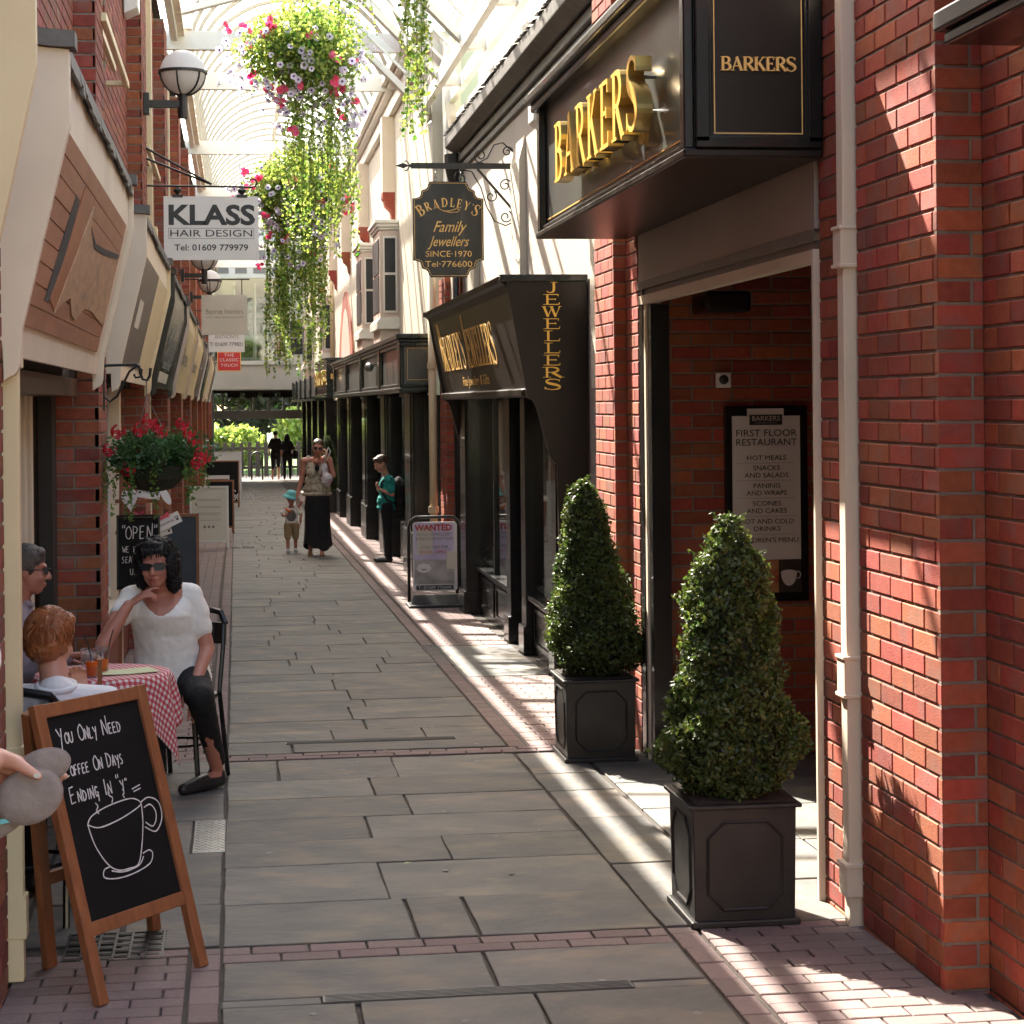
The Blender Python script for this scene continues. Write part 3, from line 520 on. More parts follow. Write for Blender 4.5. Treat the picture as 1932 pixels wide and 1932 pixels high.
# shopfront below
F2 = thing('shopfront', "black jeweller's shopfront with panelled stall risers and display windows", 'shopfront', (0, 0, 0))
def pil(root, y0, y1, x0=2.26, zt=1.86, m=None, x1=2.49):
    gz = g(y0)-.02; m = m or M['black']
    p = MB(); p.box(x0, x1, y0, y1, gz, zt); p.build('post', m, root, bevel=.006); MB().box(x0-.025, x1, y0-.02, y1+.02, gz, gz+.24).build('plinth_block', m, root, bevel=.008)
for a, b in ((14.30, 14.52), (15.85, 16.10), (16.75, 17.0), (19.45, 19.9)): pil(F2, a, b, 2.27 if a < 19 else 2.20)
for a, b in ((14.52, 15.85), (17.0, 19.45)):
    gz = g((a+b)/2)
    MB().box(2.33, 2.49, a, b, gz-.03, gz+.42).build('stall_riser', M['black'], F2); MB().box(2.28, 2.49, a, b, gz+.421, gz+.46).build('sill', M['black'], F2, bevel=.008)
    n = max(1, round((b-a)/1.2))
    for i in range(n):
        ya = a+(b-a)*i/n+.08; yb = a+(b-a)*(i+1)/n-.08
        q = MB(); q.box(2.318, 2.3295, ya, yb, gz+.06, gz+.10).box(2.318, 2.3295, ya, yb, gz+.33, gz+.37).box(2.318, 2.3295, ya, ya+.04, gz+.101, gz+.329).box(2.318, 2.3295, yb-.04, yb, gz+.101, gz+.329); q.build('moulded_panel', M['black'], F2, bevel=.004)
    MB().box(2.345, 2.349, a, b, gz+.46, 1.86).build('pane', M['glass'], F2)
    for i in range(1, n): yy = a+(b-a)*i/n; MB().box(2.32, 2.37, yy-.025, yy+.025, gz+.46, 1.86).build('mullion', M['black'], F2)
    MB().box(2.36, 2.488, a, b, gz+.50, gz+.53).build('display_shelf', M['signw'], F2)
    for i in range(int((b-a)/.16)):
        yy = a+.1+i*.16; MB().box(2.40, 2.46, yy, yy+.09, gz+.53, gz+.53+random.uniform(.05, .16)).build('display_stand', random.choice([M['signw'], M['menu'], M['mauve'], M['lilac']]), F2)
MB().box(2.47, 2.489, 16.1, 16.75, -.25, 1.86).build('door', M['black'], F2)
# cream round pipe at the end of it
pr = thing('drainpipe', 'round cream drainpipe at the far end of the brown jeweller sign', 'drainpipe', (0, 0, 0))
MB().tube([(2.235, 23.0, 3.4), (2.235, 23.0, -.3)], .045, 14).build('pipe', M['creamy'], pr, smooth=True)
for z in (2.2, .55): MB().tube([(2.235, 23.0, z), (2.235, 23.0, z+.07)], .06, 14).build('pipe_joint', M['creamy'], pr, smooth=False)
# hanging oval sign on its iron bracket
HB = thing('hanging_sign', "black notched BRADLEY'S Family Jewellers sign hanging from a scrolled iron bracket", 'hanging sign', (0, 0, 0))
yb = 17.8
MB().box(2.485, 2.50, yb-.02, yb+.02, 3.35, 4.08).build('wall_plate', M['blackm'], HB)
MB().box(1.56, 2.485, yb-.013, yb+.013, 3.885, 3.935).build('arm', M['blackm'], HB)
f_ = MB(); f_.prism([(1.56, yb-.006, 3.925), (1.53, yb-.006, 3.915), (1.49, yb-.006, 3.935), (1.42, yb-.006, 3.91), (1.49, yb-.006, 3.885), (1.53, yb-.006, 3.905), (1.56, yb-.006, 3.895)], (0, .012, 0))
for sg_ in (1, -1): f_.tube([(1.55, yb, 3.91), (1.53, yb, 3.91+sg_*.03), (1.515, yb, 3.91+sg_*.045), (1.50, yb, 3.91+sg_*.035)], .006, 6)
f_.build('finial', M['blackm'], HB)
def scroll(c, r, a0, turns, sgn=1, n=22): return [(c[0]+r*(1-.75*i/n)*math.cos(a0+sgn*turns*2*PI*i/n), yb, c[1]+r*(1-.75*i/n)*math.sin(a0+sgn*turns*2*PI*i/n)) for i in range(n+1)]
br = MB(); br.beam((2.15, yb, 3.885), (2.485, yb, 3.50), .02, .02)
br.build('strut', M['blackm'], HB)
for pts in (scroll((2.18, 4.0), .065, -1.2, 1.3, -1) , scroll((2.42, 4.04), .05, 0, 1.3, 1), scroll((2.00, 3.80), .07, 1.2, 1.3, 1), scroll((2.40, 3.74), .06, 0, 1.3, 1), scroll((2.27, 3.64), .055, 1, 1.2, -1), scroll((2.40, 3.46), .06, 1, 1.3, -1)):
    MB().tube(pts, .006, 6).build('scroll', M['blackm'], HB)
MB().tube([(2.11, yb, 3.98-.05), (2.16, yb, 3.94), (2.24, yb, 3.98), (2.30, yb, 4.10), (2.38, yb, 4.12), (2.47, yb, 4.04)], .006, 6).build('scroll', M['blackm'], HB)
MB().tube([(2.02, yb, 3.875), (2.10, yb, 3.86), (2.18, yb, 3.72), (2.23, yb, 3.55), (2.30, yb, 3.42), (2.40, yb, 3.38), (2.48, yb, 3.42)], .006, 6).build('scroll', M['blackm'], HB)
for x in (1.775, 2.0):
    for z, ax in ((3.865, 0), (3.83, 1), (3.795, 0)):
        pts = [(x+(0 if ax else .012*math.cos(t)), yb+(.012*math.cos(t) if ax else 0), z+.022*math.sin(t)) for t in [2*PI*i/12 for i in range(13)]]
        MB().tube(pts, .004, 6).build('chain_link', M['steel'], HB)
def notched(cx, cz, w, h, r, k=.016):
    a = [(w-r, h), ]; c = []
    def corner(sx, sz):
        p = [(w-r, h)]; p.append((w-r, h-k)); 
        for i in range(5): t = i/4*PI/2; p.append((w-r*.62+r*.0+(-math.cos(t))*r*.30, h-k-r*.05-r*.33*math.sin(t)))
        p.append((w-r*.52, h-r*.55))
        for i in range(5): t = i/4*PI/2; p.append((w-r*.32-(math.cos(t))*r*.18+.0, h-r*.60-r*.34*math.sin(t)))
        p += [(w-k, h-r), (w, h-r)]
        return [(sx*x, sz*z) for x, z in p]
    P = corner(1, 1); P += corner(1, -1)[::-1]; P += corner(-1, -1); P += corner(-1, 1)[::-1]
    return [(cx+x, cz+z) for x, z in P]
O = notched(1.885, 3.345, .315, .425, .15)
MB().prism([(x, yb-.012, z) for x, z in O][::-1], (0, .024, 0)).build('board', M['black'], HB)
I_ = [(1.885+(x-1.885)*.955, 3.345+(z-3.345)*.967) for x, z in O]
MB().tube([(x, yb-.013, z) for x, z in I_]+[(I_[0][0], yb-.013, I_[0][1])], .0022, 4, cap=False).build('gold_border', M['goldp'], HB)
s_ = "BRADLEY'S"; tot = sum(GL[c][0] for c in s_); acc = 0; Rr = .44
for i, ch in enumerate(s_):
    a = GL[ch][0]; f = (acc+a/2)/tot-.5; acc += a; an = -f*1.25; cx = 1.885-Rr*math.sin(an); cz = 3.52-Rr+.03+Rr*math.cos(an)*1.0
    ux = Vector((math.cos(an), 0, math.sin(an))); uz = Vector((-math.sin(an), 0, math.cos(an))); hh = .10 if ch in 'BS' else .078
    m_ = MB(); glyph(m_, ch, Vector((cx, yb-.0135, cz))-ux*(a*hh*.42)-uz*(hh/2-.035), ux, uz, hh, .001, .80, 1.0); m_.build('letter', M['goldp'], HB)
MB().tube([(1.77, yb-.014, 3.545), (1.83, yb-.014, 3.515), (1.90, yb-.014, 3.495), (1.97, yb-.014, 3.50), (1.985, yb-.014, 3.52), (1.96, yb-.014, 3.53), (1.90, yb-.014, 3.51), (1.84, yb-.014, 3.505)], .003, 5).build('flourish', M['goldp'], HB)
text('Family', .14, M['goldp'], HB, (1.885, yb-.013, 3.365), X_, Z_, shear=.45, width=.30); text('Jewellers', .13, M['goldp'], HB, (1.885, yb-.013, 3.235), X_, Z_, shear=.45, width=.37)
text('SINCE·1970', .075, M['goldp'], HB, (1.885, yb-.013, 3.125), X_, Z_, width=.41); text('Tel·776600', .075, M['goldp'], HB, (1.885, yb-.013, 3.035), X_, Z_, width=.42)
# ============================================================ RIGHT: far shops
R3 = thing('rendered_building', 'long cream building with oriel windows beyond the black downpipe', 'building', (0, 0, 0))
MB().box(2.30, 2.9, 23.4, 69.6, 1.9, 6.15).build('wall', M['rendery'], R3); MB().box(2.34, 2.9, 23.4, 69.6, -1.0, 1.9).build('lower_wall', M['black'], R3)
MB().box(2.22, 2.298, 23.6, 69.5, 5.95, 6.14).box(2.12, 2.30, 23.6, 69.5, 6.15, 6.32).build('eaves_board', M['white'], R3)
def oriel(y0, y1, zb=3.0, zt=4.4, x0=2.03):
    f = MB(); f.box(x0, 2.299, y0, y1, 2.40, zt-.14); o = f.build('oriel_window', M['pinkcream'], R3)
    MB().box(x0-.07, 2.30, y0-.07, y1+.07, zt-.05, zt).box(x0-.045, 2.30, y0-.045, y1+.045, zt-.10, zt-.051).box(x0-.02, 2.30, y0-.02, y1+.02, zt-.139, zt-.101).build('cornice', M['white'], o, bevel=.006)
    MB().prism([(x0-.05, y0-.05, zb-.04), (x0-.05, y0-.05, zb-.14), (2.299, y0-.05, zb-.14), (2.299, y0-.05, zb+.02), (x0, y0-.05, zb+.02)], (0, y1-y0+.1, 0)).build('sill', M['white'], o)
    for (za, zb_) in ((zb+.12, zb+.62), (zb+.66, zb+1.14)):
        MB().box(x0+.07, 2.30-.05, y0-.012, y0-.002, za, zb_).build('pane', M['ink'], o)
        MB().box(x0-.012, x0-.002, y0+.1, y1-.1, za, zb_).build('pane', M['ink'], o)
    w = MB(); 
    for (a, b, c, d) in ((x0+.045, x0+.068, zb+.09, zb+1.17), (2.252, 2.275, zb+.09, zb+1.17)): w.box(a, b, y0-.02, y0-.001, c, d)
    for c in (zb+.09, zb+.625, zb+1.145): w.box(x0+.07, 2.25, y0-.02, y0-.0015, c, c+.028)
    w.build('sash', M['white'], o); return o
for y0, y1 in ((28.4, 29.8), (32.5, 33.9), (47.5, 49.0), (60, 61.5)): oriel(y0, y1)
for yy in (28.9, 34.6, 40.3, 45.8, 52, 58):          # boxed pendants with red painted corbels
    c = MB().box(2.12, 2.299, yy+.05, yy+.35, 4.85, 5.94).build('eaves_bracket', M['cream'], R3)
    MB().prism([(2.12, yy+.05, 4.849), (2.299, yy+.05, 4.849), (2.299, yy+.05, 4.40), (2.26, yy+.05, 4.45), (2.24, yy+.05, 4.58), (2.16, yy+.05, 4.66), (2.15, yy+.05, 4.73), (2.12, yy+.05, 4.76)][::-1], (0, .3, 0)).build('corbel', M['brick'], c)
pr2 = MB().tube([(2.24, 47.1, 6), (2.24, 47.1, 2.4)], .05, 10).build('downpipe', M['creamy'], R3, smooth=True)
# pointed brick arch with cream infill
arch = MB(); n = 14; y0, y1, zt = 39.4, 44.6, 4.15
outer = [(2.27, y0, 2.4)]+[(2.27, y0+(y1-y0)*(i/n), 2.9+(zt-2.9)*math.sin(PI*i/n)**.8) for i in range(n+1)]+[(2.27, y1, 2.4)]
inner = [(2.27, y0+.9, 2.4)]+[(2.27, y0+.9+(y1-y0-1.8)*(i/n), 2.9+(zt-.35-2.9)*math.sin(PI*i/n)**.8) for i in range(n+1)]+[(2.27, y1-.9, 2.4)]
for i in range(len(outer)-1):
    arch.prism([outer[i], outer[i+1], inner[i+1], inner[i]], (.028, 0, 0))
arch.build('brick_arch', M['brick'], R3); MB().prism(inner, (.027, 0, 0)).build('arch_panel', M['pinkcream'], R3)
# black shopfronts with boxed fascia
S3 = thing('shop_sign', 'row of blank black framed fascia panels with gold lined end panel', 'sign', (0, 0, 0))
YS = [23.5, 26.9, 31.0, 35.2, 39.4]
MB().box(1.95, 2.299, 23.5, 39.4, 2.02, 2.56).build('fascia_box', M['panel'], S3)
for i, yy in enumerate(YS): MB().box(1.90, 1.9495, yy, yy+.35, 1.99, 2.56).build('fascia_divider', M['green'], S3, bevel=.01)
MB().box(1.86, 2.30, 23.42, 39.8, 2.56, 2.62).box(1.885, 2.30, 23.45, 39.8, 2.52, 2.559).box(1.91, 2.30, 23.46, 39.8, 2.47, 2.519).build('cornice', M['green'], S3, bevel=.01)
MB().box(1.89, 2.30, 23.45, 39.6, 1.93, 1.99).box(1.91, 2.30, 23.47, 39.6, 1.99, 2.04).build('lower_moulding', M['green'], S3, bevel=.012)
q = MB(); yy = 23.49
for a, b, c, d in ((1.99, 2.235, 2.08, 2.084), (1.99, 2.235, 2.45, 2.454), (1.99, 1.994, 2.085, 2.449), (2.231, 2.235, 2.085, 2.449)): q.box(a, b, yy-.004, yy-.001, c, d)
q.build('pinstripe', M['goldp'], S3)
fl_ = thing('flood_light', 'bullet shaped steel floodlight in front of the blank black fascia', 'light', (0, 0, 0))
MB().lathe([(.0, 0), (.05, .02), (.065, .08), (.06, .2), (.03, .25), (0, .25)], (0, 0, 0), 16).build('lamp', M['steel'], fl_, smooth=True).matrix_world = Matrix.Translation((1.86, 28.4, 2.32)) @ Matrix.Rotation(PI/2, 4, 'X')
MB().tube([(1.86, 28.2, 2.34), (1.95, 28.2, 2.36)], .012, 6).build('arm', M['steel'], fl_)
F3 = thing('shopfront', 'black pilastered shopfront beside the boy with the backpack', 'shopfront', (0, 0, 0))
for a in (24.3, 28.55, 33.0, 37.6, 41.5):
    gz = g(a)
    MB().box(2.12, 2.34, a, a+1.25, gz-.03, 1.93).build('pilaster', M['black'], F3, bevel=.01); MB().box(2.09, 2.34, a-.03, a+1.28, gz-.03, gz+.55).build('plinth_block', M['black'], F3, bevel=.012)
    MB().box(2.09, 2.115, a+.1, a+.16, gz+.55, 1.93).build('beading', M['black'], F3, bevel=.008)
    MB().box(2.25, 2.26, a+1.3, a+3.2, gz+.5, 1.9).build('pane', M['glass'], F3); MB().box(2.22, 2.34, a+1.29, a+3.3, gz-.03, gz+.5).build('stall_riser', M['black'], F3)
S4 = thing('shop_sign', 'small far BARKERS box sign with gold letters near the passage end', 'sign', (0, 0, 0))
MB().box(1.84, 2.30, 41.2, 46.0, 2.02, 2.70).build('sign_box', M['green'], S4); MB().box(1.80, 2.30, 41.1, 46.1, 2.70, 2.76).box(1.81, 2.30, 41.15, 46.1, 1.96, 2.018).build('moulding', M['green'], S4, bevel=.01)
word('BARKERS', (1.92, 41.19, 2.33), (1, 0, 0), (0, 0, 1), .10, .006, M['goldp'], S4, .72, 1.4); word('BARKERS', (1.83, 45.6, 2.20), (0, -1, 0), (0, 0, 1), .3, .07, M['gold'], S4, 2.9, 1.2)
S5 = thing('shop_sign', 'far black fascia box beyond the small gold lettered sign', 'sign', (0, 0, 0))
MB().box(1.93, 2.30, 48, 68.5, 2.0, 2.5).build('fascia_box', M['panel'], S5)
for k in range(6): MB().box(1.88, 1.929, 48+k*4, 48.4+k*4, 1.96, 2.55).build('fascia_divider', M['green'], S5)
MB().box(1.86, 2.3, 47.9, 68.6, 1.90, 1.96).build('lower_moulding', M['green'], S5)
for k in range(5):
    MB().box(2.12, 2.34, 48+k*4.3, 49+k*4.3, g(52+k*4)-.05, 1.9).build('pilaster', M['black'], S5)
# ============================================================ LEFT: brick terrace with canopies
L1 = thing('brick_building', 'long red brick building on the left with slanted fascia boards', 'building', (0, 0, 0))
lb = Bricks(L1, M['brickdk'], 299)
PY = [5.62]+[11.35+5.65*k for k in range(0, 11)]
PW = [1.08]+[.65]+[.9]*10
for k, y0 in enumerate(PY):
    w = PW[k]
    if k < 6:
        lb.wall((-.75, y0), (0, 1), w, -.3 if k < 3 else -.6, 6.1, near=(k == 0), phase=k)
        lb.wall((-.87, y0), (1, 0), .12, 1.9, 6.1, phase=k+1)
        lb.wall((-1.0 if k == 1 else -1.15, y0), (1, 0), .25 if k == 1 else .4, -.3 if k < 3 else -.6, 1.95, near=(k == 1), phase=k)
        if k < 5: lb.wall((-.87, y0+w), (0, 1), PY[k+1]-y0-w, 2.85, 6.15, hole=[(.9, 2.2, 4.12, 5.2)] if k in (1, 2, 3) else None, phase=k)
    MB().box(-1.6 if k and k < 3 else -1.15, -.785, y0+.03, y0+w-.03, -1.0, 6.1).build('pier_core', M['mortar'], L1)
lb.build()
MB().box(-1.5, -.905, 28.3, 69.5, 1.95, 6.1).build('upper_wall', M['brickdk'], L1)
for k in range(6, 11): MB().box(-.9, -.75, PY[k], PY[k]+.9, -1.1, 6.1).build('pier', M['brickdk'], L1)
MB().box(-2.6, -1.72, 5.0, 11.3, -.3, 3).box(-2.6, -1.15, 17, 69.5, -1.1, 1.95).box(-2.6, -1.45, 12, 17, -.4, 1.95).build('back_wall', M['brickdk'], L1)
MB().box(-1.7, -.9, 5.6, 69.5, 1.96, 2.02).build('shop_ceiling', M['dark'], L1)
MB().box(-2.4, -.90, 5.6, 28.3, 6.1, 6.2).box(-1.2, -.905, 5.6, 28.3, 2.03, 2.85).build('wall_core', M['mortar'], L1)
MB().prism([(-.80, 5.6, 6.2), (-3.2, 5.6, 7.6), (-3.2, 5.6, 6.2)], (0, 64, 0)).build('roof', M['bark'], L1)
MB().prism([(-.75, -6, -.3), (-.75, -6, 6.6), (-3.2, -6, 7.6), (-3.2, -6, -.3)][::-1], (0, 11.6, 0)).build('near_wall', M['brickdk'], L1)
# upper windows (cream casements)
for k in (1, 2, 3):
    y0 = PY[k]+PW[k]
    w = MB(); w.box(-.75, -.715, y0-.2, y0+2.3, 4.02, 4.07); f = w.build('window_frame', M['creamy'], L1, bevel=.006); MB().box(-.815, -.785, y0-.35, y0+1.95, 4.08, 4.12).build('window_frame', M['creamy'], f); MB().box(-.87, -.72, y0+2.2, y0+2.28, 4.03, 4.06).build('stay', M['creamy'], f)
    MB().box(-1.05, -1.04, y0+.9, y0+2.2, 4.12, 5.2).build('pane', M['ink'], f); MB().box(-1.02, -.88, y0+.86, y0+.9, 4.12, 5.2).build('reveal', M['tabby'], f)
ab = thing('alarm_box', 'white box fixed high on the second brick pier on the left', 'alarm box', (0, 0, 0))
MB().prism([(-.745, 16.4, 5.35), (-.745, 16.4, 5.0), (-.86, 16.4, 4.95), (-.86, 16.4, 5.35)], (0, .3, 0)).build('case', M['signw'], ab, bevel=.01)
# cream downpipes
def dpipe(label, x, y, z0, z1, w=.045):
    t = thing('drainpipe', label, 'drainpipe', (0, 0, 0)); MB().box(x-w, x+w, y-w, y+w, z0, z1).build('pipe', M['creamy'], t, bevel=.004)
    return t
d0 = dpipe('square cream drainpipe on the nearest brick pier at the left edge', -.735, 6.78, -.08, 3.0, .03)
for z in (1.93, .55, .06): MB().box(-.772, -.695, 6.745, 6.822, z, z+.14).build('pipe_joint', M['creamy'], d0, bevel=.004)
d1 = dpipe('cream drainpipe high on the left wall behind the first globe lamp', -.82, 19.4, 2.9, 6.05, .06)
d2 = dpipe('cream drainpipe on the left wall just beyond the white hair salon sign', -.82, 24.6, 2.9, 6.05, .06)
MB().box(-.92, -.72, 19.3, 19.5, 3.35, 3.5).build('hopper_head', M['creamy'], d1, bevel=.01)
# ---- canopies
FL = [('cream fascia with painted planks and a torn bark picture, nearest on the left', 'cream'), ('fascia with a taupe striped picture and yellow edge, second on the left', 'cream'),
      ('glossy black fascia with silver handwriting, third on the left', 'black'), ('pale cream fascia with faint lettering, just past the black one', 'pinkcream'),
      ('cream and yellow fascia, second one past the black fascia', 'pinkcream'), ('taupe fascia with a white edge and one short white line', 'tan'),
      ('dark green fascia with a yellow edge near the passage end', 'green'), ('last small fascia before the end building', 'cream'), ('small taupe fascia at the far end of the left wall', 'tan')]
BX = [(-.54, 2.93), (-.54, 2.73), (-.70, 2.06), (-.71, 1.97)]
def canopy(k, y0, y1, spec, group=None):
    t = thing('fascia_board', spec[0], 'fascia', (0, 0, 0)); mm = M[spec[1]]; edge = {'cream': M['creamy'], 'black': M['black'], 'pinkcream': M['creamy'], 'tan': M['signw'], 'green': M['creamy']}[spec[1]]
    if k == 0: edge = M['cream']
    def fin(y, m):
        q = [(-.88, 3.10)]+[(-.88+.29*i/8, 3.10-.13*(.5-.5*math.cos(PI*i/8))) for i in range(1, 9)]+[(-.525, 2.965), (-.525, 2.72), (-.685, 2.05), (-.69, 1.96)]+[(-.69-.035*(1-math.cos(a))-.0, 1.96-.06*math.sin(a)) for a in [PI*i/10 for i in range(1, 6)]]+[(-.745, 1.885), (-.748, 2.0), (-.88, 2.0)]
        o = MB().prism([(x, y, z) for x, z in q][::-1], (0, .05, 0)).build('bracket', m, t, bevel=.004)
        c = [(-.88, 3.10), (-.88, 3.155)]+[(-.88+.30*i/8, 3.155-.13*(.5-.5*math.cos(PI*i/8))) for i in range(1, 9)]+[(-.505, 3.02), (-.505, 2.967)]+[(-.88+.29*i/8, 3.101-.13*(.5-.5*math.cos(PI*i/8))) for i in range(8, 0, -1)]
        MB().prism([(x, y-.03, z) for x, z in c], (0, .11, 0)).build('lead_cap', M['flash'], o)
    fin(y0, mm); fin(y1, edge)
    # board faces
    q = [(x-.012, z) for x, z in BX]+[(-.74, 1.97), (-.74, 2.93)]
    MB().prism([(x, y0+.055, z) for x, z in q][::-1], (0, y1-y0-.06, 0)).build('board', mm if spec[1] != 'pinkcream' else edge, t)
    MB().prism([(-.88, y0+.05, 3.08), (-.555, y0+.05, 2.955), (-.56, y0+.05, 2.935), (-.88, y0+.05, 2.935)], (0, y1-y0-.05, 0)).build('soffit', M['white'], t)
    f = MB(); n = int((y1-y0)/.11)
    for i in range(n):
        a = y0+.055+(y1-y0-.06)*i/n; b = y0+.055+(y1-y0-.06)*(i+1)/n; dz = random.uniform(0, .03)
        f.prism([(-.885, a, 3.10), (-.53, a, 2.985), (-.522, a, 2.935-dz), (-.535, a, 2.935-dz), (-.545, a, 2.965), (-.885, a, 3.08)][::-1], (0, b-a+.001, 0))
    f.build('lead_flashing', M['flash'], t)
    return t
def on_b(y, s, off=.002):                             # s 0 top .. 1 bottom of the slanted face
    a = Vector((-.552, y, 2.73)); b = Vector((-.712, y, 2.06)); n = Vector((.9727, 0, -.2322)); return a+(b-a)*s+n*off
CN = []
for k in range(9):
    y0 = 6.68 if k == 0 else PY[k+1]+PW[k+1]-5.65*0 if False else (6.68 if k == 0 else 12.4+5.65*(k-1)); y1 = y0+(4.1 if k == 0 else 4.45)
    CN.append(canopy(k, y0, y1, FL[k]))
MB().prism([(x, y, z) for x, z in [(-.88, 3.10), (-.525, 2.965), (-.525, 2.72), (-.69, 1.96), (-.745, 1.885), (-.88, 2.0)] for y in [5.55]][::-1], (0, .05, 0)).build('bracket', M['creamy'], thing('fascia_board', 'edge of a yellow cream fascia cut off by the top left corner', 'fascia', (0, 0, 0)))
U = Vector((0, 1, 0)); W_ = Vector((.16, 0, .67)).normalized(); N_ = Vector((.9727, 0, -.2322))
t = CN[0]                                             # painted planks
sy = [6.735, 10.45]
for i in range(9):
    a = i/9; b = (i+1)/9; P = [on_b(sy[0], b*.97), on_b(sy[1], b*.97), on_b(sy[1], a*.97), on_b(sy[0], a*.97+.004)]
    P[2] += Vector((0, 0, -.0045)); P[3] += Vector((0, 0, -.0045)); MB().prism(P[::-1], N_*(.006+random.uniform(0, .002))).build('plank', M['plank'], t)
# the valance is the lower part of the board; bark picture with dark gap
def pp(lst, m, nm, d, e=.0105): MB().prism([on_b(6.735+u*3.7, v*.97, e) for u, v in lst], N_*d).build(nm, m, t)
pp([(.23, .22), (.28, .24), (.25, .62), (.21, .84), (.16, .84), (.19, .55)], M['bark'], 'dark_gap_print', .0015)
pp([(.30, .13), (.43, .15), (.37, .50), (.29, .88), (.24, .84), (.205, .82), (.26, .55)], mat('orange_wood_print', (.40,.15,.06), (.30,.105,.04), .5, nscale=4, stretch=(6, 1, 2)), 'beam_print', .003, .0107)
pp([(.44, .17), (.47, .32), (.56, .385), (.72, .36), (.97, .29), (.985, .80), (.88, .78), (.74, .75), (.62, .76), (.53, .86), (.47, .84), (.41, .75), (.34, .80), (.275, .88), (.31, .72), (.38, .45)], M['plankl'], 'bark_print', .005, .011)
pp([(.455, .29), (.56, .345), (.70, .32), (.96, .25), (.96, .285), (.72, .355), (.56, .38)], M['bark'], 'bark_edge_print', .002, .0165)
t = CN[1]
def pq(y0, y1, s0, s1, m, nm, d=.004): return MB().prism([on_b(y0, s1, .001), on_b(y1, s1, .001), on_b(y1, s0, .001), on_b(y0, s0, .001)][::-1], N_*d).build(nm, m, t)
pq(12.46, 14.9, -.02, .99, M['tan'], 'picture_panel'); pq(13.2, 13.7, .35, .62, M['signc'], 'pale_print', .006); pq(14.95, 16.8, -.02, 1.08, M['creamy'], 'yellow_panel', .003)
t = CN[2]
pq(18.9, 21.2, .9, 1.05, M['signc'], 'pale_print', .003)
text('Salon', .42, M['steel'], t, on_b(20.2, .5, .003), U, W_, shear=.4, width=2.6); text('beauty & hair', .15, M['steel'], t, on_b(20.2, .78, .003), U, W_, shear=.4, width=2.0)
for k, s_ in ((3, 'Baytree'), (4, 'Interiors')): text(s_, .30, M['inkg'], CN[k], on_b(12.4+5.65*(k-1)+2.2, .5, .003), U, W_, width=2.2)
t = CN[5]; pq(36, 37, .35, .40, M['signw'], 'white_line')
# ---- recessed shop fronts on the left
F1 = thing('shopfront', 'cream framed doorway in the recess behind the grey haired man', 'shopfront', (0, 0, 0))
for x, y, w in ((-1.10, 10.25, .020), (-1.09, 10.55, .020), (-1.095, 10.85, .026)): MB().box(x-w, x+w, y, y+.10, g(y), 1.955).build('door_post', M['cream'], F1, bevel=.006)
MB().box(-1.60, -1.06, 11.22, 11.30, g(11), 1.95).build('door', M['tabby'], F1)
MB().box(-1.18, -.86, 6.9, 11.3, 1.86, 1.955).build('lintel', M['tabby'], F1)
MB().box(-1.055, -.98, 11.05, 11.30, g(11), 1.95).build('gap_shade', M['dark'], F1)  # dark box put in for the black shade of the gap
for k in range(1, 9):
    ya, yb_ = PY[k]+PW[k], PY[k+1]; gz = g((ya+yb_)/2)
    F = thing('shopfront', ['', 'window of the gift shop behind the red flowered hanging basket', 'cream posted shopfront behind the white easel board', 'shopfront in the third bay past the gift shop', 'shopfront four bays past the gift shop', 'shopfront five bays past the gift shop', 'shopfront six bays past the gift shop', 'second to last shopfront on the left', 'last shopfront on the left'][k], 'shopfront', (0, 0, 0))
    MB().box(-1.12, -.9, ya, yb_, gz-.1, gz+.45).build('stall_riser', M['brickdk'], F)
    MB().box(-1.06, -1.05, ya, yb_, gz+.5, 1.9).build('pane', M['glass'], F)
    for j in range(4): yy = ya+.05+(yb_-ya-.15)*j/3; MB().box(-1.08, -.98, yy, yy+.07, gz+.45, 1.95).build('mullion', M['cream'] if k > 1 else M['signw'], F)
    MB().box(-1.12, -.92, ya, yb_, gz+.451, gz+.5).build('sill', M['cream'], F)
    MB().box(-.97, -.89, yb_-1.2, yb_-1.0, gz-.1, 1.95).build('post', M['cream'], F)
# ============================================================ globe lamps
def globe_lamp(y, z, label):
    t = thing('wall_lamp', label, 'wall lamp', (0, 0, 0), group=None); x = -.42; r = .19
    MB().box(-.748, -.70, y-.06, y+.06, z-.09, z+.09).build('wall_plate', M['blackm'], t, bevel=.004)
    MB().box(-.70, x, y-.03, y+.03, z-.03, z+.03).build('arm', M['blackm'], t)
    MB().tube([(x, y, z-.12), (x, y, z+.09)], .042, 14).build('stem', M['blackm'], t)
    zc = z+.27
    o = MB().lathe([(max(.0005, r*math.sin(a)), -r*math.cos(a)) for a in [PI*i/20 for i in range(21)]], (x, y, zc), 32).build('globe', M['globe'], t, smooth=True)
    MB().lathe([(r+.002, -.012), (r+.018, -.012), (r+.018, .012), (r+.002, .012)], (x, y, zc), 36).build('ring', M['blackm'], t)
    for i in range(6):
        a = 2*PI*i/6+.3; MB().tube([(x+(r+.008)*math.cos(a)*math.cos(b), y+(r+.008)*math.sin(a)*math.cos(b), zc-(r+.008)*math.sin(b)) for b in [PI/2*j/10 for j in range(11)]], .0085, 6).build('rib', M['blackm'], t, smooth=True)
for y, z, lb_ in ((17.3, 4.36, 'white globe lamp in a black half cage, nearest and highest on the left wall'), (28.75, 3.64, 'globe lamp half hidden behind the white hair salon sign'), (34.5, 3.64, 'globe lamp just beyond the half hidden one, above the pale interiors sign'), (45.7, 3.4, 'farthest small globe lamp on the left wall')): globe_lamp(y, z, lb_)
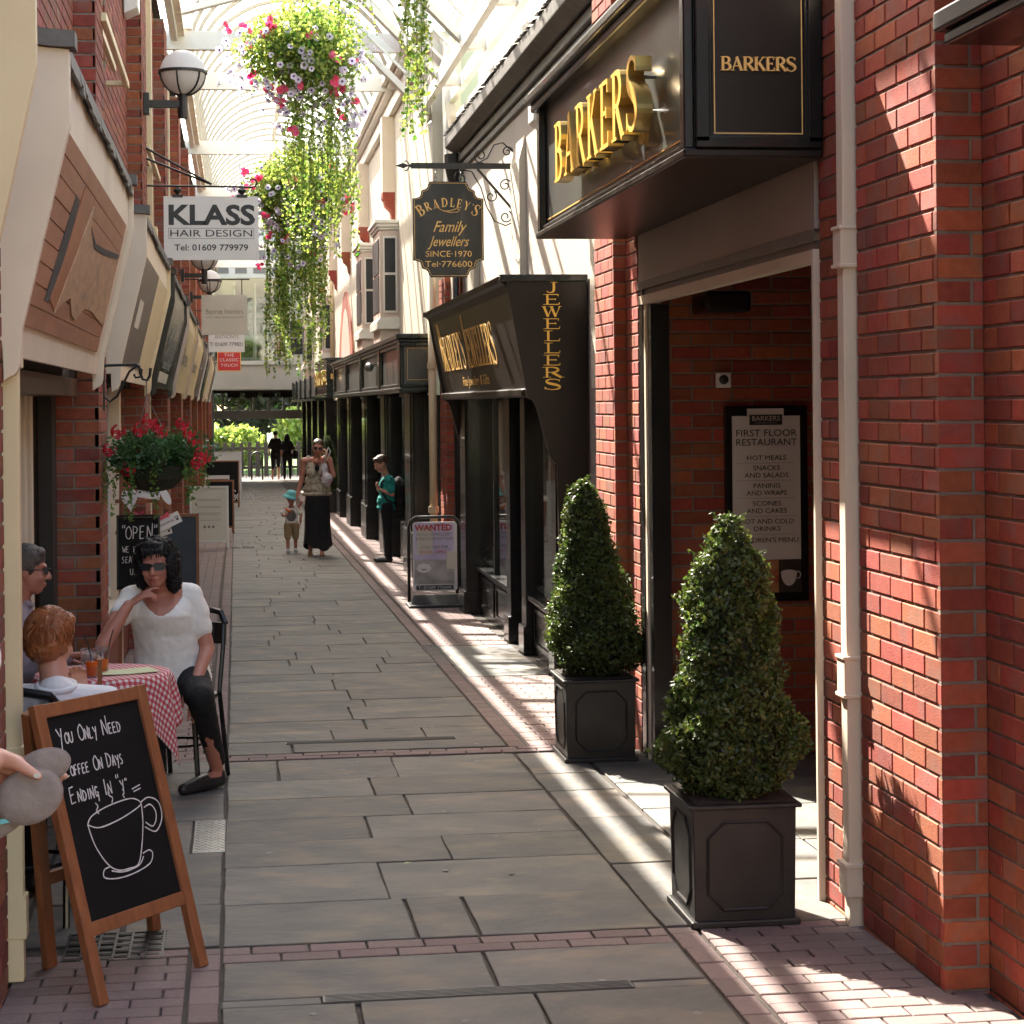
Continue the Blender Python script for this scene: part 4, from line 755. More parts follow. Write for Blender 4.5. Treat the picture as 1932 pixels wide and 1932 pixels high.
# ============================================================ projecting signs on the left
K = thing('hanging_sign', 'white KLASS HAIR DESIGN sign hanging from a black rod bracket', 'hanging sign', (0, 0, 0)); yk = 17.6
MB().tube([(-.745, yk, 3.70), (.02, yk, 3.695), (.14, yk, 3.69), (.185, yk, 3.70), (.20, yk, 3.73), (.185, yk, 3.76), (.155, yk, 3.765), (.14, yk, 3.75)], .009, 8).build('rod', M['blackm'], K)
for z0, yy in ((4.02, yk-.05), (3.94, yk+.05)): MB().tube([(-.745, yy, z0), (-.19, yk, 3.715)], .010, 8).build('stay', M['blackm'], K)
for x in (-.48, .07): MB().box(x-.045, x+.045, yk-.012, yk+.012, 3.60, 3.625).lathe([(.006, 0), (.03, .025), (.04, .04), (.006, .07)], (x, yk, 3.622), 10).build('clamp', M['blackm'], K)
MB().box(-.60, .21, yk-.006, yk+.006, 3.06, 3.61).build('board', M['signw'], K)
xk = -.195; yt = yk-.0065
text('KLASS', .235, M['ink'], K, (xk, yt, 3.44), X_, Z_, width=.74, off=.008); text('HAIR DESIGN', .085, M['ink'], K, (xk, yt, 3.288), X_, Z_, width=.70); text('Tel: 01609 779979', .075, M['ink'], K, (xk, yt, 3.165), X_, Z_, width=.63, off=.001)
q = MB(); a, b, c, d = xk-.365, xk+.365, 3.243, 3.335
q.box(a, b, yt-.001, yt, c, c+.003).box(a, b, yt-.001, yt, d-.003, d).box(a, a+.003, yt-.001, yt, c+.003, d-.003).box(b-.003, b, yt-.001, yt, c+.003, d-.003); q.build('text_frame', M['ink'], K)
B_ = thing('hanging_sign', 'pale taupe Baytree Interiors sign hanging on chains', 'hanging sign', (0, 0, 0)); yk = 29
MB().tube([(-.745, yk, 3.60), (.21, yk, 3.60)], .010, 6).build('rod', M['blackm'], B_)
for x in (-.35, .10): MB().tube([(x, yk, 3.60), (x, yk, 3.37)], .008, 6).build('chain', M['blackm'], B_)
MB().box(-.47, .175, yk-.008, yk+.008, 2.81, 3.38).build('board', M['signc'], B_)
text('Baytree Interiors', .10, M['inkg'], B_, (-.147, yk-.009, 3.14), X_, Z_, width=.52); text('Furniture · Lighting · Home Accessories and Gifts', .03, M['inkg'], B_, (-.147, yk-.009, 3.06), X_, Z_, width=.52)
B2 = thing('hanging_sign', 'white sign with telephone 01609 779821 just below the taupe one', 'hanging sign', (0, 0, 0)); yk = 38.5
MB().box(-.50, .175, yk-.008, yk+.008, 2.815, 3.55).build('board', M['signw'], B2); MB().tube([(-.745, yk, 3.6), (.2, yk, 3.6)], .012, 6).build('rod', M['blackm'], B2)
text('ANTHONYS', .10, M['inkg'], B2, (-.16, yk-.009, 3.10), X_, Z_, width=.45); text('T: 01609 779821', .10, M['ink'], B2, (-.16, yk-.009, 2.96), X_, Z_, width=.62)
B3 = thing('hanging_sign', 'red THE CLASSIC TOUCH sign, lowest of the hanging signs', 'hanging sign', (0, 0, 0)); yk = 52
MB().box(-.46, .14, yk-.012, yk+.012, 2.68, 3.18).build('board', M['goldp'], B3); MB().box(-.44, .12, yk-.016, yk-.0125, 2.70, 3.16).build('face', M['red'], B3); MB().tube([(-.745, yk, 3.22), (.15, yk, 3.22)], .012, 6).build('rod', M['blackm'], B3)
for s_, z_ in (('THE', 3.09), ('CLASSIC', 2.965), ('TOUCH', 2.83)): text(s_, .11, M['signw'], B3, (-.16, yk-.0165, z_), X_, Z_, width={'THE': .25, 'CLASSIC': .48, 'TOUCH': .42}[s_], spacing=1.1)
# ============================================================ ROOF
RF = thing('glazed_roof', 'white framed barrel vaulted glass roof over the passage', 'roof', (0, 0, 0))
for y in (24.8, 27.9, 35.1, 42.3, 49.5, 56.7, 63.9):
    MB().box(-.86, 2.45, y, y+.12, 6.14, 6.37).build('tie_beam', M['white'], RF)
xs0, xs1 = -.60, 2.38; cx = (xs0+xs1)/2; rr = (xs1-xs0)/2
def vpt(a, r=rr): return (cx-r*math.cos(a), 6.38+r*math.sin(a)*.98)
y = 25.0
while y < 69.5:
    q = MB(); n = 18
    for i in range(n):
        a0 = PI*i/n; a1 = PI*(i+1)/n; (x0, z0), (x1, z1), (x2, z2), (x3, z3) = vpt(a0), vpt(a1), vpt(a1, rr-.05), vpt(a0, rr-.05)
        q.prism([(x0, y, z0), (x1, y, z1), (x2, y, z2), (x3, y, z3)], (0, .085, 0))
    q.build('rib', M['rib'], RF)
    y += 1.0
P_ = MB(); n = 18
for i in range(n): a0 = PI*i/n; a1 = PI*(i+1)/n; (x0, z0), (x1, z1) = vpt(a0, rr+.01), vpt(a1, rr+.01); P_.add([(x0, 24.9, z0), (x1, 24.9, z1), (x1, 69.5, z1), (x0, 69.5, z0)], [(0, 1, 2, 3)])
P_.build('glazing', M['poly'], RF, smooth=True)
MB().box(cx-.05, cx+.05, 25, 69.5, 6.38+rr*.98-.08, 6.38+rr*.98-.0).build('ridge_bar', M['white'], RF)
MB().box(-.74, -.66, 5.6, 69.5, 6.24, 6.36).build('eaves_rail', M['white'], RF)
for k in range(72): yy = 22.0+k*.66; MB().box(-.655, -.575, yy, yy+.645, 6.30, 6.33).build('soffit_board', M['cream'], RF) if k % 1 == 0 else 0
for k in range(60): yy = 25.0+k*.74; MB().box(2.10, 2.22, yy, yy+.725, 6.22, 6.25).build('soffit_board', M['cream'], RF)
MB().box(2.04, 2.10, 24.6, 69.4, 6.20, 6.34).build('eaves_rail', M['white'], RF)
# gable truss at the mouth of the vault
q = MB(); n = 16
for i in range(n):
    a0 = PI*i/n; a1 = PI*(i+1)/n; (x0, z0), (x1, z1), (x2, z2), (x3, z3) = vpt(a0, rr+.03), vpt(a1, rr+.03), vpt(a1, rr-.12), vpt(a0, rr-.12)
    q.prism([(x0, 24.74, z0), (x1, 24.74, z1), (x2, 24.74, z2), (x3, 24.74, z3)], (0, .13, 0))
q.build('gable_rib', M['white'], RF)
RN = thing('glazed_roof', 'white timber trussed glass roof nearest the viewer, seen through the hanging flowers', 'roof', (0, 0, 0))
MB().box(2.17, 2.24, 8.0, 23.9, 5.20, 5.34).build('purlin', M['white'], RN); MB().box(2.42, 2.49, 8.0, 25.0, 5.20, 5.34).build('purlin', M['white'], RN)
for i, y in enumerate([8.3+2.2*k for k in range(8)]):
    MB().box(2.24, 2.42, y-.04, y+.10, 5.215, 5.33).build('cross_piece', M['white'], RN)
    MB().beam((2.20, y, 5.30), (.75, y, 6.75), .07, .16, (0, 1, 0)).build('rafter', M['white'], RN)
    MB().beam((.75, y, 6.75), (-.72, y, 6.35), .07, .14, (0, 1, 0)).build('rafter', M['white'], RN)
    MB().beam((2.20, y, 5.32), (2.62, y, 6.5), .05, .10, (0, 1, 0)).build('strut', M['white'], RN)
MB().box(.70, .80, 4, 24.7, 6.76, 6.9).build('ridge_beam', M['white'], RN)
MB().box(.05, .45, 9.4, 11.5, 6.84, 6.87).build('added_shade_panel', M['white'], RN)  # unseen opaque panel, added only to shade the near brick wall
for (x0, z0, x1, z1) in ((2.22, 5.42, .76, 6.88), (.74, 6.88, -.72, 6.46)):
    MB().add([(x0, 7, z0), (x1, 7, z1), (x1, 24.7, z1), (x0, 24.7, z0)], [(0, 1, 2, 3)]).build('glazing', M['clear'], RN)
    for k in range(1, 12):
        yy = 7+k*1.48; MB().beam((x0, yy, z0-.02), (x1, yy, z1-.02), .03, .04, (0, 1, 0)).build('glazing_bar', M['white'], RN)
# ============================================================ END BUILDING
EB = thing('end_building', 'white rendered building closing the far end with an archway to the park', 'building', (0, 0, 0)); ye = 70
MB().box(-3, 4.5, ye, ye+5, 2.36, 3.28).build('fascia_beam', M['signc'], EB)
MB().box(-3, 4.5, ye-.08, ye, 3.20, 3.33).build('balcony_sill', M['white'], EB)
MB().box(-3, -.80, ye, ye+5, -1.3, 2.36).build('side_wall', M['dark'], EB)
MB().box(2.66, 4.5, ye-.2, ye+5, -1.3, 2.36).build('side_wall', M['tabby'], EB); MB().box(2.40, 2.66, ye-.5, ye+.2, -1.3, 2.3).build('brick_post', M['tabby'], EB)
MB().box(-.8, 2.8, ye+4.6, ye+4.8, 1.30, 1.62).build('transom', M['steel'], EB); MB().box(-.8, 2.8, ye+4.5, ye+4.9, 2.25, 2.36).build('head_beam', M['dark'], EB)
for i in range(6): x = -.5+i*.55; MB().box(x, x+.07, ye+4.65, ye+4.75, 1.62, 2.25).build('glazing_bar', M['steel'], EB)
for i in range(4): x = -.3+i*.62; MB().box(x, x+.45, ye+2.2, ye+2.3, 2.08, 2.25).build('hanging_panel', M['dark'], EB)
# first floor: glazed front with windows
MB().box(-3, 4.5, ye+1.6, ye+2.0, 3.28, 9.5).build('upper_wall', M['signc'], EB)
for i in range(4):
    x = -.7+i*.72; MB().box(x, x+.60, ye+1.58, ye+1.595, 3.5, 5.6).build('pane', M['glass'], EB); MB().box(x-.06, x, ye+1.4, ye+1.59, 3.33, 6.1).build('mullion', M['white'], EB)
MB().box(1.75, 2.6, ye-.1, ye+1.5, 3.33, 6.0).build('bay', M['white'], EB)
for za in (3.55, 4.15): MB().box(1.88, 2.40, ye-.12, ye-.102, za, za+.55).build('pane', M['ink'], EB)
MB().box(-.75, 1.7, ye+.05, ye+.07, 3.34, 4.2).build('glass_balustrade', M['glass'], EB)
MB().box(-3, 4.5, ye, ye+.3, 6.2, 9.5).build('gable_wall', M['white'], EB)
for i in range(5): x = -.6+i*.62; MB().box(x, x+.40, ye-.02, ye-.002, 4.75+1.6, 5.5+1.7).build('pane', M['inkg'], EB)
# ============================================================ GROUND
gr = MB(); gr.add([(-90, -30, g(-30)-.06), (120, -30, g(-30)-.06), (120, 78, g(78)-.06), (-90, 78, g(78)-.06), (-400, 900, g(78)-.4), (500, 900, g(78)-.4)], [(0, 1, 2, 3), (3, 2, 5, 4)])
o = gr.build('ground', M['grass']); o['kind'] = 'structure'
PV = struct('pavement'); PV2 = struct('side_pavement')
MB().add([(-1.9, -8, g(-8)-.012), (4.6, -8, g(-8)-.012), (4.6, 78, g(78)-.012), (-1.9, 78, g(78)-.012)], [(0, 1, 2, 3)]).build('bedding', M['joint'], PV)
SM = {}
def slab(x0, x1, y0, y1, m, root, nm, gap=.008, near=True, irr=.004, bucket=None, h=0):
    a = x0+gap/2+random.uniform(0, irr); b = x1-gap/2-random.uniform(0, irr); c = y0+gap/2+random.uniform(0, irr); d = y1-gap/2-random.uniform(0, irr)
    cx, cy = (a+b)/2, (c+d)/2; z = g(cy)+random.uniform(-.0015, .0025)+h; e = .006
    if bucket is not None:
        bucket.append((a, b, c, d, z)); return
    e = .0035; w, l = (b-a)/2, (d-c)/2; j = lambda: random.uniform(-irr, irr)*.7
    C0 = [(-w+j(), -l+j()), (w+j(), -l+j()), (w+j(), l+j()), (-w+j(), l+j())]
    # subdivided outline so the long edges waver
    ring = []
    for i in range(4):
        p, q = C0[i], C0[(i+1) % 4]; n = max(1, int(math.hypot(q[0]-p[0], q[1]-p[1])/.16)) if irr > .003 else 1
        for k in range(n): t = k/n; jj = (irr*.8 if 0 < k else 0); ring.append((p[0]+(q[0]-p[0])*t+random.uniform(-jj, jj), p[1]+(q[1]-p[1])*t+random.uniform(-jj, jj)))
    n = len(ring); sc = lambda p, f: (p[0]-math.copysign(f, p[0]) if abs(p[0]) > f*2 else p[0], p[1]-math.copysign(f, p[1]) if abs(p[1]) > f*2 else p[1])
    vs = [(x, y, -.03) for x, y in ring]+[(x, y, -e*.7) for x, y in ring]+[(*sc(p, e), 0) for p in ring]
    fs = [(i, (i+1) % n, n+(i+1) % n, n+i) for i in range(n)]+[(n+i, n+(i+1) % n, 2*n+(i+1) % n, 2*n+i) for i in range(n)]+[tuple(range(2*n, 3*n))]
    me = bpy.data.meshes.new(nm); me.from_pydata(vs, [], fs); me.materials.append(m); me.update(); me.polygons.foreach_set('use_smooth', [False]*len(fs))
    o = nobj(nm, me, root, (cx, cy, z)); o.rotation_euler = (-SLOPE+random.uniform(-.002, .002), random.uniform(-.0015, .0015), 0)
def stuff_slabs(L, m, root, nm):
    if not L: return
    A = np.array(L); n = len(A); e = .004
    X = np.stack([A[:, 0], A[:, 1], A[:, 1], A[:, 0]]*2+[A[:, 0]+e, A[:, 1]-e, A[:, 1]-e, A[:, 0]+e], 1)
    Y = np.stack([A[:, 2], A[:, 2], A[:, 3], A[:, 3]]*2+[A[:, 2]+e, A[:, 2]+e, A[:, 3]-e, A[:, 3]-e], 1)
    cy = (A[:, 2]+A[:, 3])/2; dz = np.array([-.03]*4+[-.004]*4+[0]*4); Z = A[:, 4:5]+dz[None]-SLOPE*(Y-cy[:, None])
    V = np.stack([X, Y, Z], -1).reshape(-1, 3); F0 = np.array([(0,1,5,4),(1,2,6,5),(2,3,7,6),(3,0,4,7),(4,5,9,8),(5,6,10,9),(6,7,11,10),(7,4,8,11),(8,9,10,11)])
    o = np_mesh(nm, V, (F0[None]+(np.arange(n)*12)[:, None, None]).reshape(-1, 4), m, root); o['kind'] = 'stuff'
xl, xr = -.066, 1.502
st = M['stone']; 
rows = [(5.3, 5.75, [.45, 1.0]), (5.75, 6.34, [.36, .92]), (6.42, 6.88, [.82]),
        (7.10, 7.71, [.62, .84]), (7.71, 8.37, [.565]), (8.37, 8.87, [.88]), (8.87, 9.38, [.57]), (9.38, 9.9, [.05+.75]), (9.9, 10.41, [.66]), (10.41, 11.05, [.20, .82])]
for a, b, cuts in rows:
    xs = [xl]+cuts+[xr]
    for i in range(len(xs)-1): slab(xs[i], xs[i+1], a, b, st, PV, 'paving_stone', gap=.005, irr=.0055)
y = 11.30; r = 0; far = []
while y < 70:
    h_ = random.uniform(.34, .58) if y < 40 else random.uniform(.5, .9); cuts = []; x = xl+random.uniform(.3, .9)
    while x < xr-.3: cuts.append(x); x += random.uniform(.45, 1.0)
    xs = [xl]+cuts+[xr]
    for i in range(len(xs)-1): slab(xs[i], xs[i+1], y, y+h_, st, PV, 'paving_stone', gap=.005, irr=.005, bucket=None if y < 44 else far)
    y += h_
stuff_slabs(far, st, PV, 'paving')
slab(xl, .25, 6.345, 6.42, st, PV, 'paving_stone', gap=.004, irr=.001); slab(1.25, xr, 6.345, 6.42, st, PV, 'paving_stone', gap=.004, irr=.001)
# flagged patches at the sides
for a, b in ((7.10, 8.16), (8.16, 9.14), (9.14, 9.85), (9.85, 10.35), (10.35, 11.02)):
    slab(1.505, 1.86, a, b, st, PV2, 'paving_stone', gap=.012, irr=.005)
for i, (a, b) in enumerate([(7.10, 7.75), (7.75, 8.5), (8.5, 9.3), (9.3, 10.0), (10.0, 11.02)]):
    slab(1.87, 2.42 if b > 7.5 else 2.17, a, b, st, PV2, 'paving_stone', gap=.010, irr=.004)
    if a >= 7.4 or i: 
        for x in (2.42, 3.1, 3.8): slab(x, x+.68, a, b, st, PV2, 'paving_stone', gap=.008)
slab(2.42, 3.1, 7.32, 7.75, st, PV2, 'paving_stone')
for a, b in ((14.5, 15.1), (15.1, 15.9), (15.9, 16.6)):
    slab(1.64, 2.24, a, b, st, PV2, 'paving_stone')
for i, (a, b) in enumerate([(7.12, 7.75), (7.75, 8.7), (9.42, 10.1), (10.1, 10.75), (10.75, 11.1)]):
    slab(-.42, -.07, a, b, st, PV2, 'paving_stone'); slab(-.78, -.43, a+.1, b+.08, st, PV2, 'paving_stone'); slab(-1.75, -.79, a, b, st, PV2, 'paving_stone')
slab(-.42, -.21, 8.7, 9.42, st, PV2, 'paving_stone'); slab(-.78, -.43, 8.79, 9.51, st, PV2, 'paving_stone'); slab(-1.75, -.79, 8.71, 9.41, st, PV2, 'paving_stone')
pav = M['paver']; PB = []; SB = struct('brick_pavement')
def pfield(x0, x1, y0, y1, along='x', L=.20, W=.10, near=True, ph=0):
    if along == 'x':
        y = y0; r = ph
        while y < y1-.02:
            yb = min(y+W, y1); x = x0-(L/2 if r % 2 else 0)
            while x < x1-.01:
                a, b = max(x, x0), min(x+L, x1); x += L
                if b-a > .03: PB.append((a, b, y, yb, near))
            y = yb; r += 1
    else:
        x = x0; r = ph
        while x < x1-.02:
            xb = min(x+W, x1); y = y0-(L/2 if r % 2 else 0)
            while y < y1-.01:
                a, b = max(y, y0), min(y+L, y1); y += L
                if b-a > .03: PB.append((x, xb, a, b, near))
            x = xb; r += 1
pfield(xl-.0, xr, 6.885, 7.09, 'x', L=.20, W=.1)
pfield(1.51, 1.61, 5.0, 7.0, 'y'); pfield(1.62, 2.34, 5.0, 7.09, 'x', ph=1); pfield(1.51, 1.615, 7.0, 7.09, 'x')
pfield(-.17, -.07, 5.0, 7.09, 'y'); pfield(-.75, -.18, 5.0, 7.09, 'x')
pfield(-.75, 2.24, 11.10, 11.28, 'x', W=.09)
pfield(1.51, 1.62, 11.28, 20, 'y'); pfield(1.63, 2.24, 11.28, 14.48, 'x', ph=1); pfield(1.63, 2.24, 16.62, 30, 'x'); pfield(1.51, 1.62, 20, 40, 'y'); pfield(1.63, 2.24, 30, 60, 'x', L=.4, W=.2)
pfield(-.17, -.07, 11.28, 40, 'y'); pfield(-.9, -.18, 11.28, 30, 'x'); pfield(-.9, -.18, 30, 60, 'x', L=.4, W=.2)
pfield(xl, xr, 5.75-.62, 5.3, 'x')
PB.sort(key=lambda p: p[2]); cnt = 0; bk = []
for (a, b, c, d, _) in PB:
    if c > 5.4 and cnt < 290: slab(a, b, c, d, pav, SB, 'brick_paver', gap=.006, irr=.0015); cnt += 1
    else: bk.append((a+.003, b-.003, c+.003, d-.003, g((c+d)/2)))
stuff_slabs(bk, pav, SB, 'brick_paving')
# drains and covers
def grate(label, x0, x1, y0, y1, along='x', n=6, h=0):
    t = thing('drain_grate', label, 'drain grate', (0, 0, 0)); z = g((y0+y1)/2)+.004+h
    MB().box(x0, x1, y0, y1, z-.03, z-.012).build('channel', M['dark'], t)
    q = MB()
    for i in range(n+1):
        f = i/n
        if along == 'x': yy = y0+(y1-y0)*f; q.box(x0, x1, yy-.0022, yy+.0022, z-.012, z+.003)
        else: xx = x0+(x1-x0)*f; q.box(xx-.003, xx+.003, y0, y1, z-.012, z+.002)
    m = int(max(2, (x1-x0 if along == 'x' else y1-y0)/.5))
    for i in range(m+1):
        f = i/m
        if along == 'x': xx = x0+(x1-x0)*f; q.box(xx-.006, xx+.006, y0, y1, z-.012, z+.0005)
        else: yy = y0+(y1-y0)*f; q.box(x0, x1, yy-.006, yy+.006, z-.012, z+.0005)
    q.build('bars', M['drainbar'], t)
grate('long slotted steel drain across the paving at the bottom of the view', .26, 1.24, 6.345, 6.415, 'x', 5)
grate('thin slotted drain across the paving beyond the seated woman', .27, 1.24, 11.60, 11.66, 'x', 3, .002)
grate('short drain grate in the brick strip beside the jeweller', 1.50, 1.625, 15.3, 16.6, 'y', 7)
cv = thing('manhole_cover', 'chequered steel cover beside the blackboard', 'cover', (0, 0, 0)); z = g(9.07)+.002
MB().box(-.205, -.065, 8.73, 9.40, z-.02, z).build('plate', M['steel'], cv, bevel=.003); q = MB()
for i in range(24):
    for j in range(5): x = -.195+j*.028+(.012 if i % 2 else 0); y = 8.75+i*.027; s = 1 if (i+j) % 2 else -1; q.prism([(x, y, z), (x+.012, y+.012*s+.003, z), (x+.014, y+.012*s, z), (x+.003, y-.003, z)] if s > 0 else [(x, y, z), (x+.003, y-.003, z), (x+.014, y-.012, z), (x+.012, y-.009, z)], (0, 0, .002))
q.build('tread', M['steel'], cv)
ig = thing('drain_grate', 'square iron grille in the paving under the blackboard', 'drain grate', (0, 0, 0)); z = g(7.2)+.006; q = MB()
MB().box(-.60, -.27, 7.0, 7.36, z-.04, z-.02).build('pit', M['dark'], ig)
for i in range(10):
    for j in range(6):
        if (i+j) % 2 == 0: q.box(-.60+j*.055, -.60+j*.055+.045, 7.0+i*.036, 7.0+i*.036+.016, z-.02, z)
for x in [-.60+.0555*j-.004 for j in range(7)]: q.box(x-.004, x+.004, 7.0, 7.36, z-.021, z-.001)
for y in [7.0+.036*i-.006 for i in range(11)]: q.box(-.605, -.265, y-.003, y+.003, z-.0205, z-.002)
q.build('grille', M['blackm'], ig)
# litter: leaf on the paving
lf = tag(MB().add([(0, 0, 0), (.02, .008, .006), (.045, 0, .003), (.02, -.012, .004), (-.02, .002, .002)], [(0, 1, 2, 3), (0, 3, 4)]).build('dead_leaf', M['menu'], None, loc=(.66, 8.30, g(8.3)+.006)), 'small dry leaf lying on a paving stone in the middle', 'leaf')
# ============================================================ PARK beyond
pr_ = MB().box(-14, 16, 75.2, 82, -1.2, g(78)-.015).build('road', M['joint']); pr_['kind'] = 'structure'
RL = thing('railing', 'black bar railing across the far end of the passage', 'railing', (0, 0, 0)); zr_ = g(77)
for i in range(60): x = -3+i*.12; MB().tube([(x, 77, zr_), (x, 77, zr_+.95)], .010, 5).build('bar', M['blackm'], RL)
MB().tube([(-3, 77, zr_+.98), (4.3, 77, zr_+.98)], .02, 6).build('top_rail', M['blackm'], RL)
HP = tag(MB().tube([(.55, 74.5, -.93), (.55, 74.5, -.05), (.62, 74.5, .05), (.75, 74.5, .09), (.88, 74.5, .05), (.95, 74.5, -.05), (.95, 74.5, -.93)], .03, 8).build('cycle_hoop', M['blackm'], None, smooth=True), 'black arched cycle hoop in front of the far railing', 'cycle hoop')
FN = thing('fence', 'weathered timber paling fence behind the far railing', 'fence', (0, 0, 0))
for i in range(44): x = -5+i*.32; MB().box(x, x+.16, 80, 80.05, -1.1, .35+random.uniform(-.03, .03)).build('pale', M['bark'], FN)
MB().box(-5, 9, 80.06, 80.12, .05, .16).box(-5, 9, 80.06, 80.12, -.7, -.6).build('rail', M['bark'], FN)
tb = thing('pavilion', 'small pale kiosk in the park behind the couple', 'kiosk', (0, 0, 0))
MB().box(2.2, 4.6, 108, 110, -1.2, .5).build('wall', M['signw'], tb); MB().prism([(2.0, 107.8, .5), (4.8, 107.8, .5), (4.2, 107.8, .95), (2.6, 107.8, .95)], (0, 2.4, 0)).build('roof', M['signc'], tb)
def leaves(name, m, root, P, size, N=None, asp=1.5, fold=.25, flat=None):
    """P (n,3) centres; two-triangle folded leaves"""
    n = len(P); d = rng.normal(size=(n, 3)); 
    if flat is not None: d = d*(1-flat)+np.array([0, 0, -1.])*flat*1.0
    d /= np.linalg.norm(d, axis=1)[:, None]; r = rng.normal(size=(n, 3))
    if N is not None: r = N+r*.55
    s = np.cross(d, r); s /= np.linalg.norm(s, axis=1)[:, None]+1e-9; nn = np.cross(d, s); sz = size*rng.uniform(.65, 1.3, (n, 1))
    a = P-d*sz*asp/2; b = P+d*sz*asp/2; c = P+s*sz/2+nn*sz*fold; e = P-s*sz/2+nn*sz*fold
    V = np.stack([a, c, b, e], 1).reshape(-1, 3); F = (np.array([[0, 1, 2, 3]])[None]+(np.arange(n)*4)[:, None, None]).reshape(-1, 4)
    F = np.concatenate([(np.array([[0, 1, 2]])+(np.arange(n)*4)[:, None]), (np.array([[0, 2, 3]])+(np.arange(n)*4)[:, None])])
    return np_mesh(name, V, F, m, root)
def tree(label, x, y, h, r, m, seed, n=9000, trunk=.25, base=-1.2, low=.25, size=.28, name='tree'):
    t = thing(name, label, 'tree', (0, 0, 0)); R_ = random.Random(seed); q = MB()
    q.tube([(x, y, base), (x+.1, y, base+h*.35), (x-.1, y, base+h*.6)], [trunk, trunk*.75, trunk*.4], 10); tips = []
    for i in range(14):
        a = R_.uniform(0, 2*PI); z = base+h*R_.uniform(low, .75); e = (x+r*.8*math.cos(a)*R_.uniform(.5, 1), y+r*.8*math.sin(a), z+h*R_.uniform(.02, .2)); q.tube([(x, y, z-h*.08), ((x+e[0])/2, (y+e[1])/2, z+.1), e], [trunk*.35, trunk*.22, trunk*.08], 6); tips.append(e)
    q.build('trunk', M['bark'], t)
    c = []
    for i in range(46):
        a = R_.uniform(0, 2*PI); u = R_.uniform(0, 1)**.5; z = R_.uniform(low, 1); rr_ = r*math.sin(PI*min(1, (z-low)/(1-low)*.85+.15))**.7; c.append((x+rr_*u*math.cos(a), y+rr_*u*math.sin(a), base+h*z, r*R_.uniform(.16, .34)))
    c = np.array(c); idx = rng.integers(0, len(c), n); v = rng.normal(size=(n, 3)); v /= np.linalg.norm(v, axis=1)[:, None]
    P = c[idx, :3]+v*c[idx, 3:4]*rng.uniform(.5, 1, (n, 1))*np.array([1, 1, .75]); leaves('crown', m, t, P, size, asp=1.4)
tree('dark spreading tree with a straight trunk, nearest beyond the far archway', .9, 92, 9, 6.2, M['leafp'], 3, 14000, .28, low=.22)
tree('green tree at the right of the far archway', 7.2, 96, 10, 5.5, M['leaft'], 5, 12000, .3, low=.2)
tree('green tree at the left beyond the far archway', -7.5, 98, 10, 5.5, M['leaft'], 6, 10000, .3, low=.2)
tree('tall tree behind the dark one in the park', 1.5, 125, 15, 9, M['leaft'], 8, 12000, .4, size=.4)
tree('broad tree far right in the park', 14, 128, 14, 9, M['leaft'], 9, 9000, .4, size=.4); tree('broad tree far left in the park', -14, 130, 14, 9, M['leaft'], 10, 9000, .4, size=.4)
def bush(label, x0, x1, y, z0, h, m, n, size=.16):
    t = thing('bush', label, 'bush', (0, 0, 0)); c = [(x0+(x1-x0)*i/9+random.uniform(-.2, .2), y+random.uniform(-.5, .5), z0+h*random.uniform(.35, .7), h*random.uniform(.35, .5)) for i in range(10)]
    c = np.array(c); idx = rng.integers(0, 10, n); v = rng.normal(size=(n, 3)); v /= np.linalg.norm(v, axis=1)[:, None]
    leaves('foliage', m, t, c[idx, :3]+v*c[idx, 3:4]*rng.uniform(.6, 1, (n, 1)), size, asp=1.6)
    MB().tube([((x0+x1)/2, y, z0-.2), ((x0+x1)/2, y, z0+h*.5)], .08, 6).build('stem', M['bark'], t)
bush('sunlit yellow green bush at the left beyond the paling fence', -3.0, .4, 83, -1.1, 2.0, M['leafy'], 7000); bush('sunlit yellow green bush at the right beyond the paling fence', 2.7, 6.5, 84, -1.1, 2.8, M['leafy'], 8000)
bush('low green shrubs behind the fence on the left', -9, -3, 83, -1.1, 2.2, M['leafm'], 6000)

gm = MB()
for i in range(70):
    x = random.uniform(0, 1.45) if i % 3 else random.uniform(-.6, 2.1); y = random.uniform(5.6, 20)**1.0; r = random.uniform(.006, .016); z = g(y)+.0035
    n = 9; gm.add([(x+r*random.uniform(.7, 1.2)*math.cos(2*PI*k/n), y+r*1.1*random.uniform(.7, 1.2)*math.sin(2*PI*k/n), z) for k in range(n)], [tuple(range(n))])
go = gm.build('gum_spots', mat('trodden_gum', (.26,.25,.24), (.13,.12,.115), .8, nscale=3)); go['kind'] = 'stuff'; go['label'] = 'trodden chewing gum spots scattered over the paving'

BH = thing('rendered_building', 'pale building across the street behind the viewer', 'building', (0, 0, 0))
MB().box(-16, 16, -27, -26, -.2, 7).build('wall', M['render'], BH)
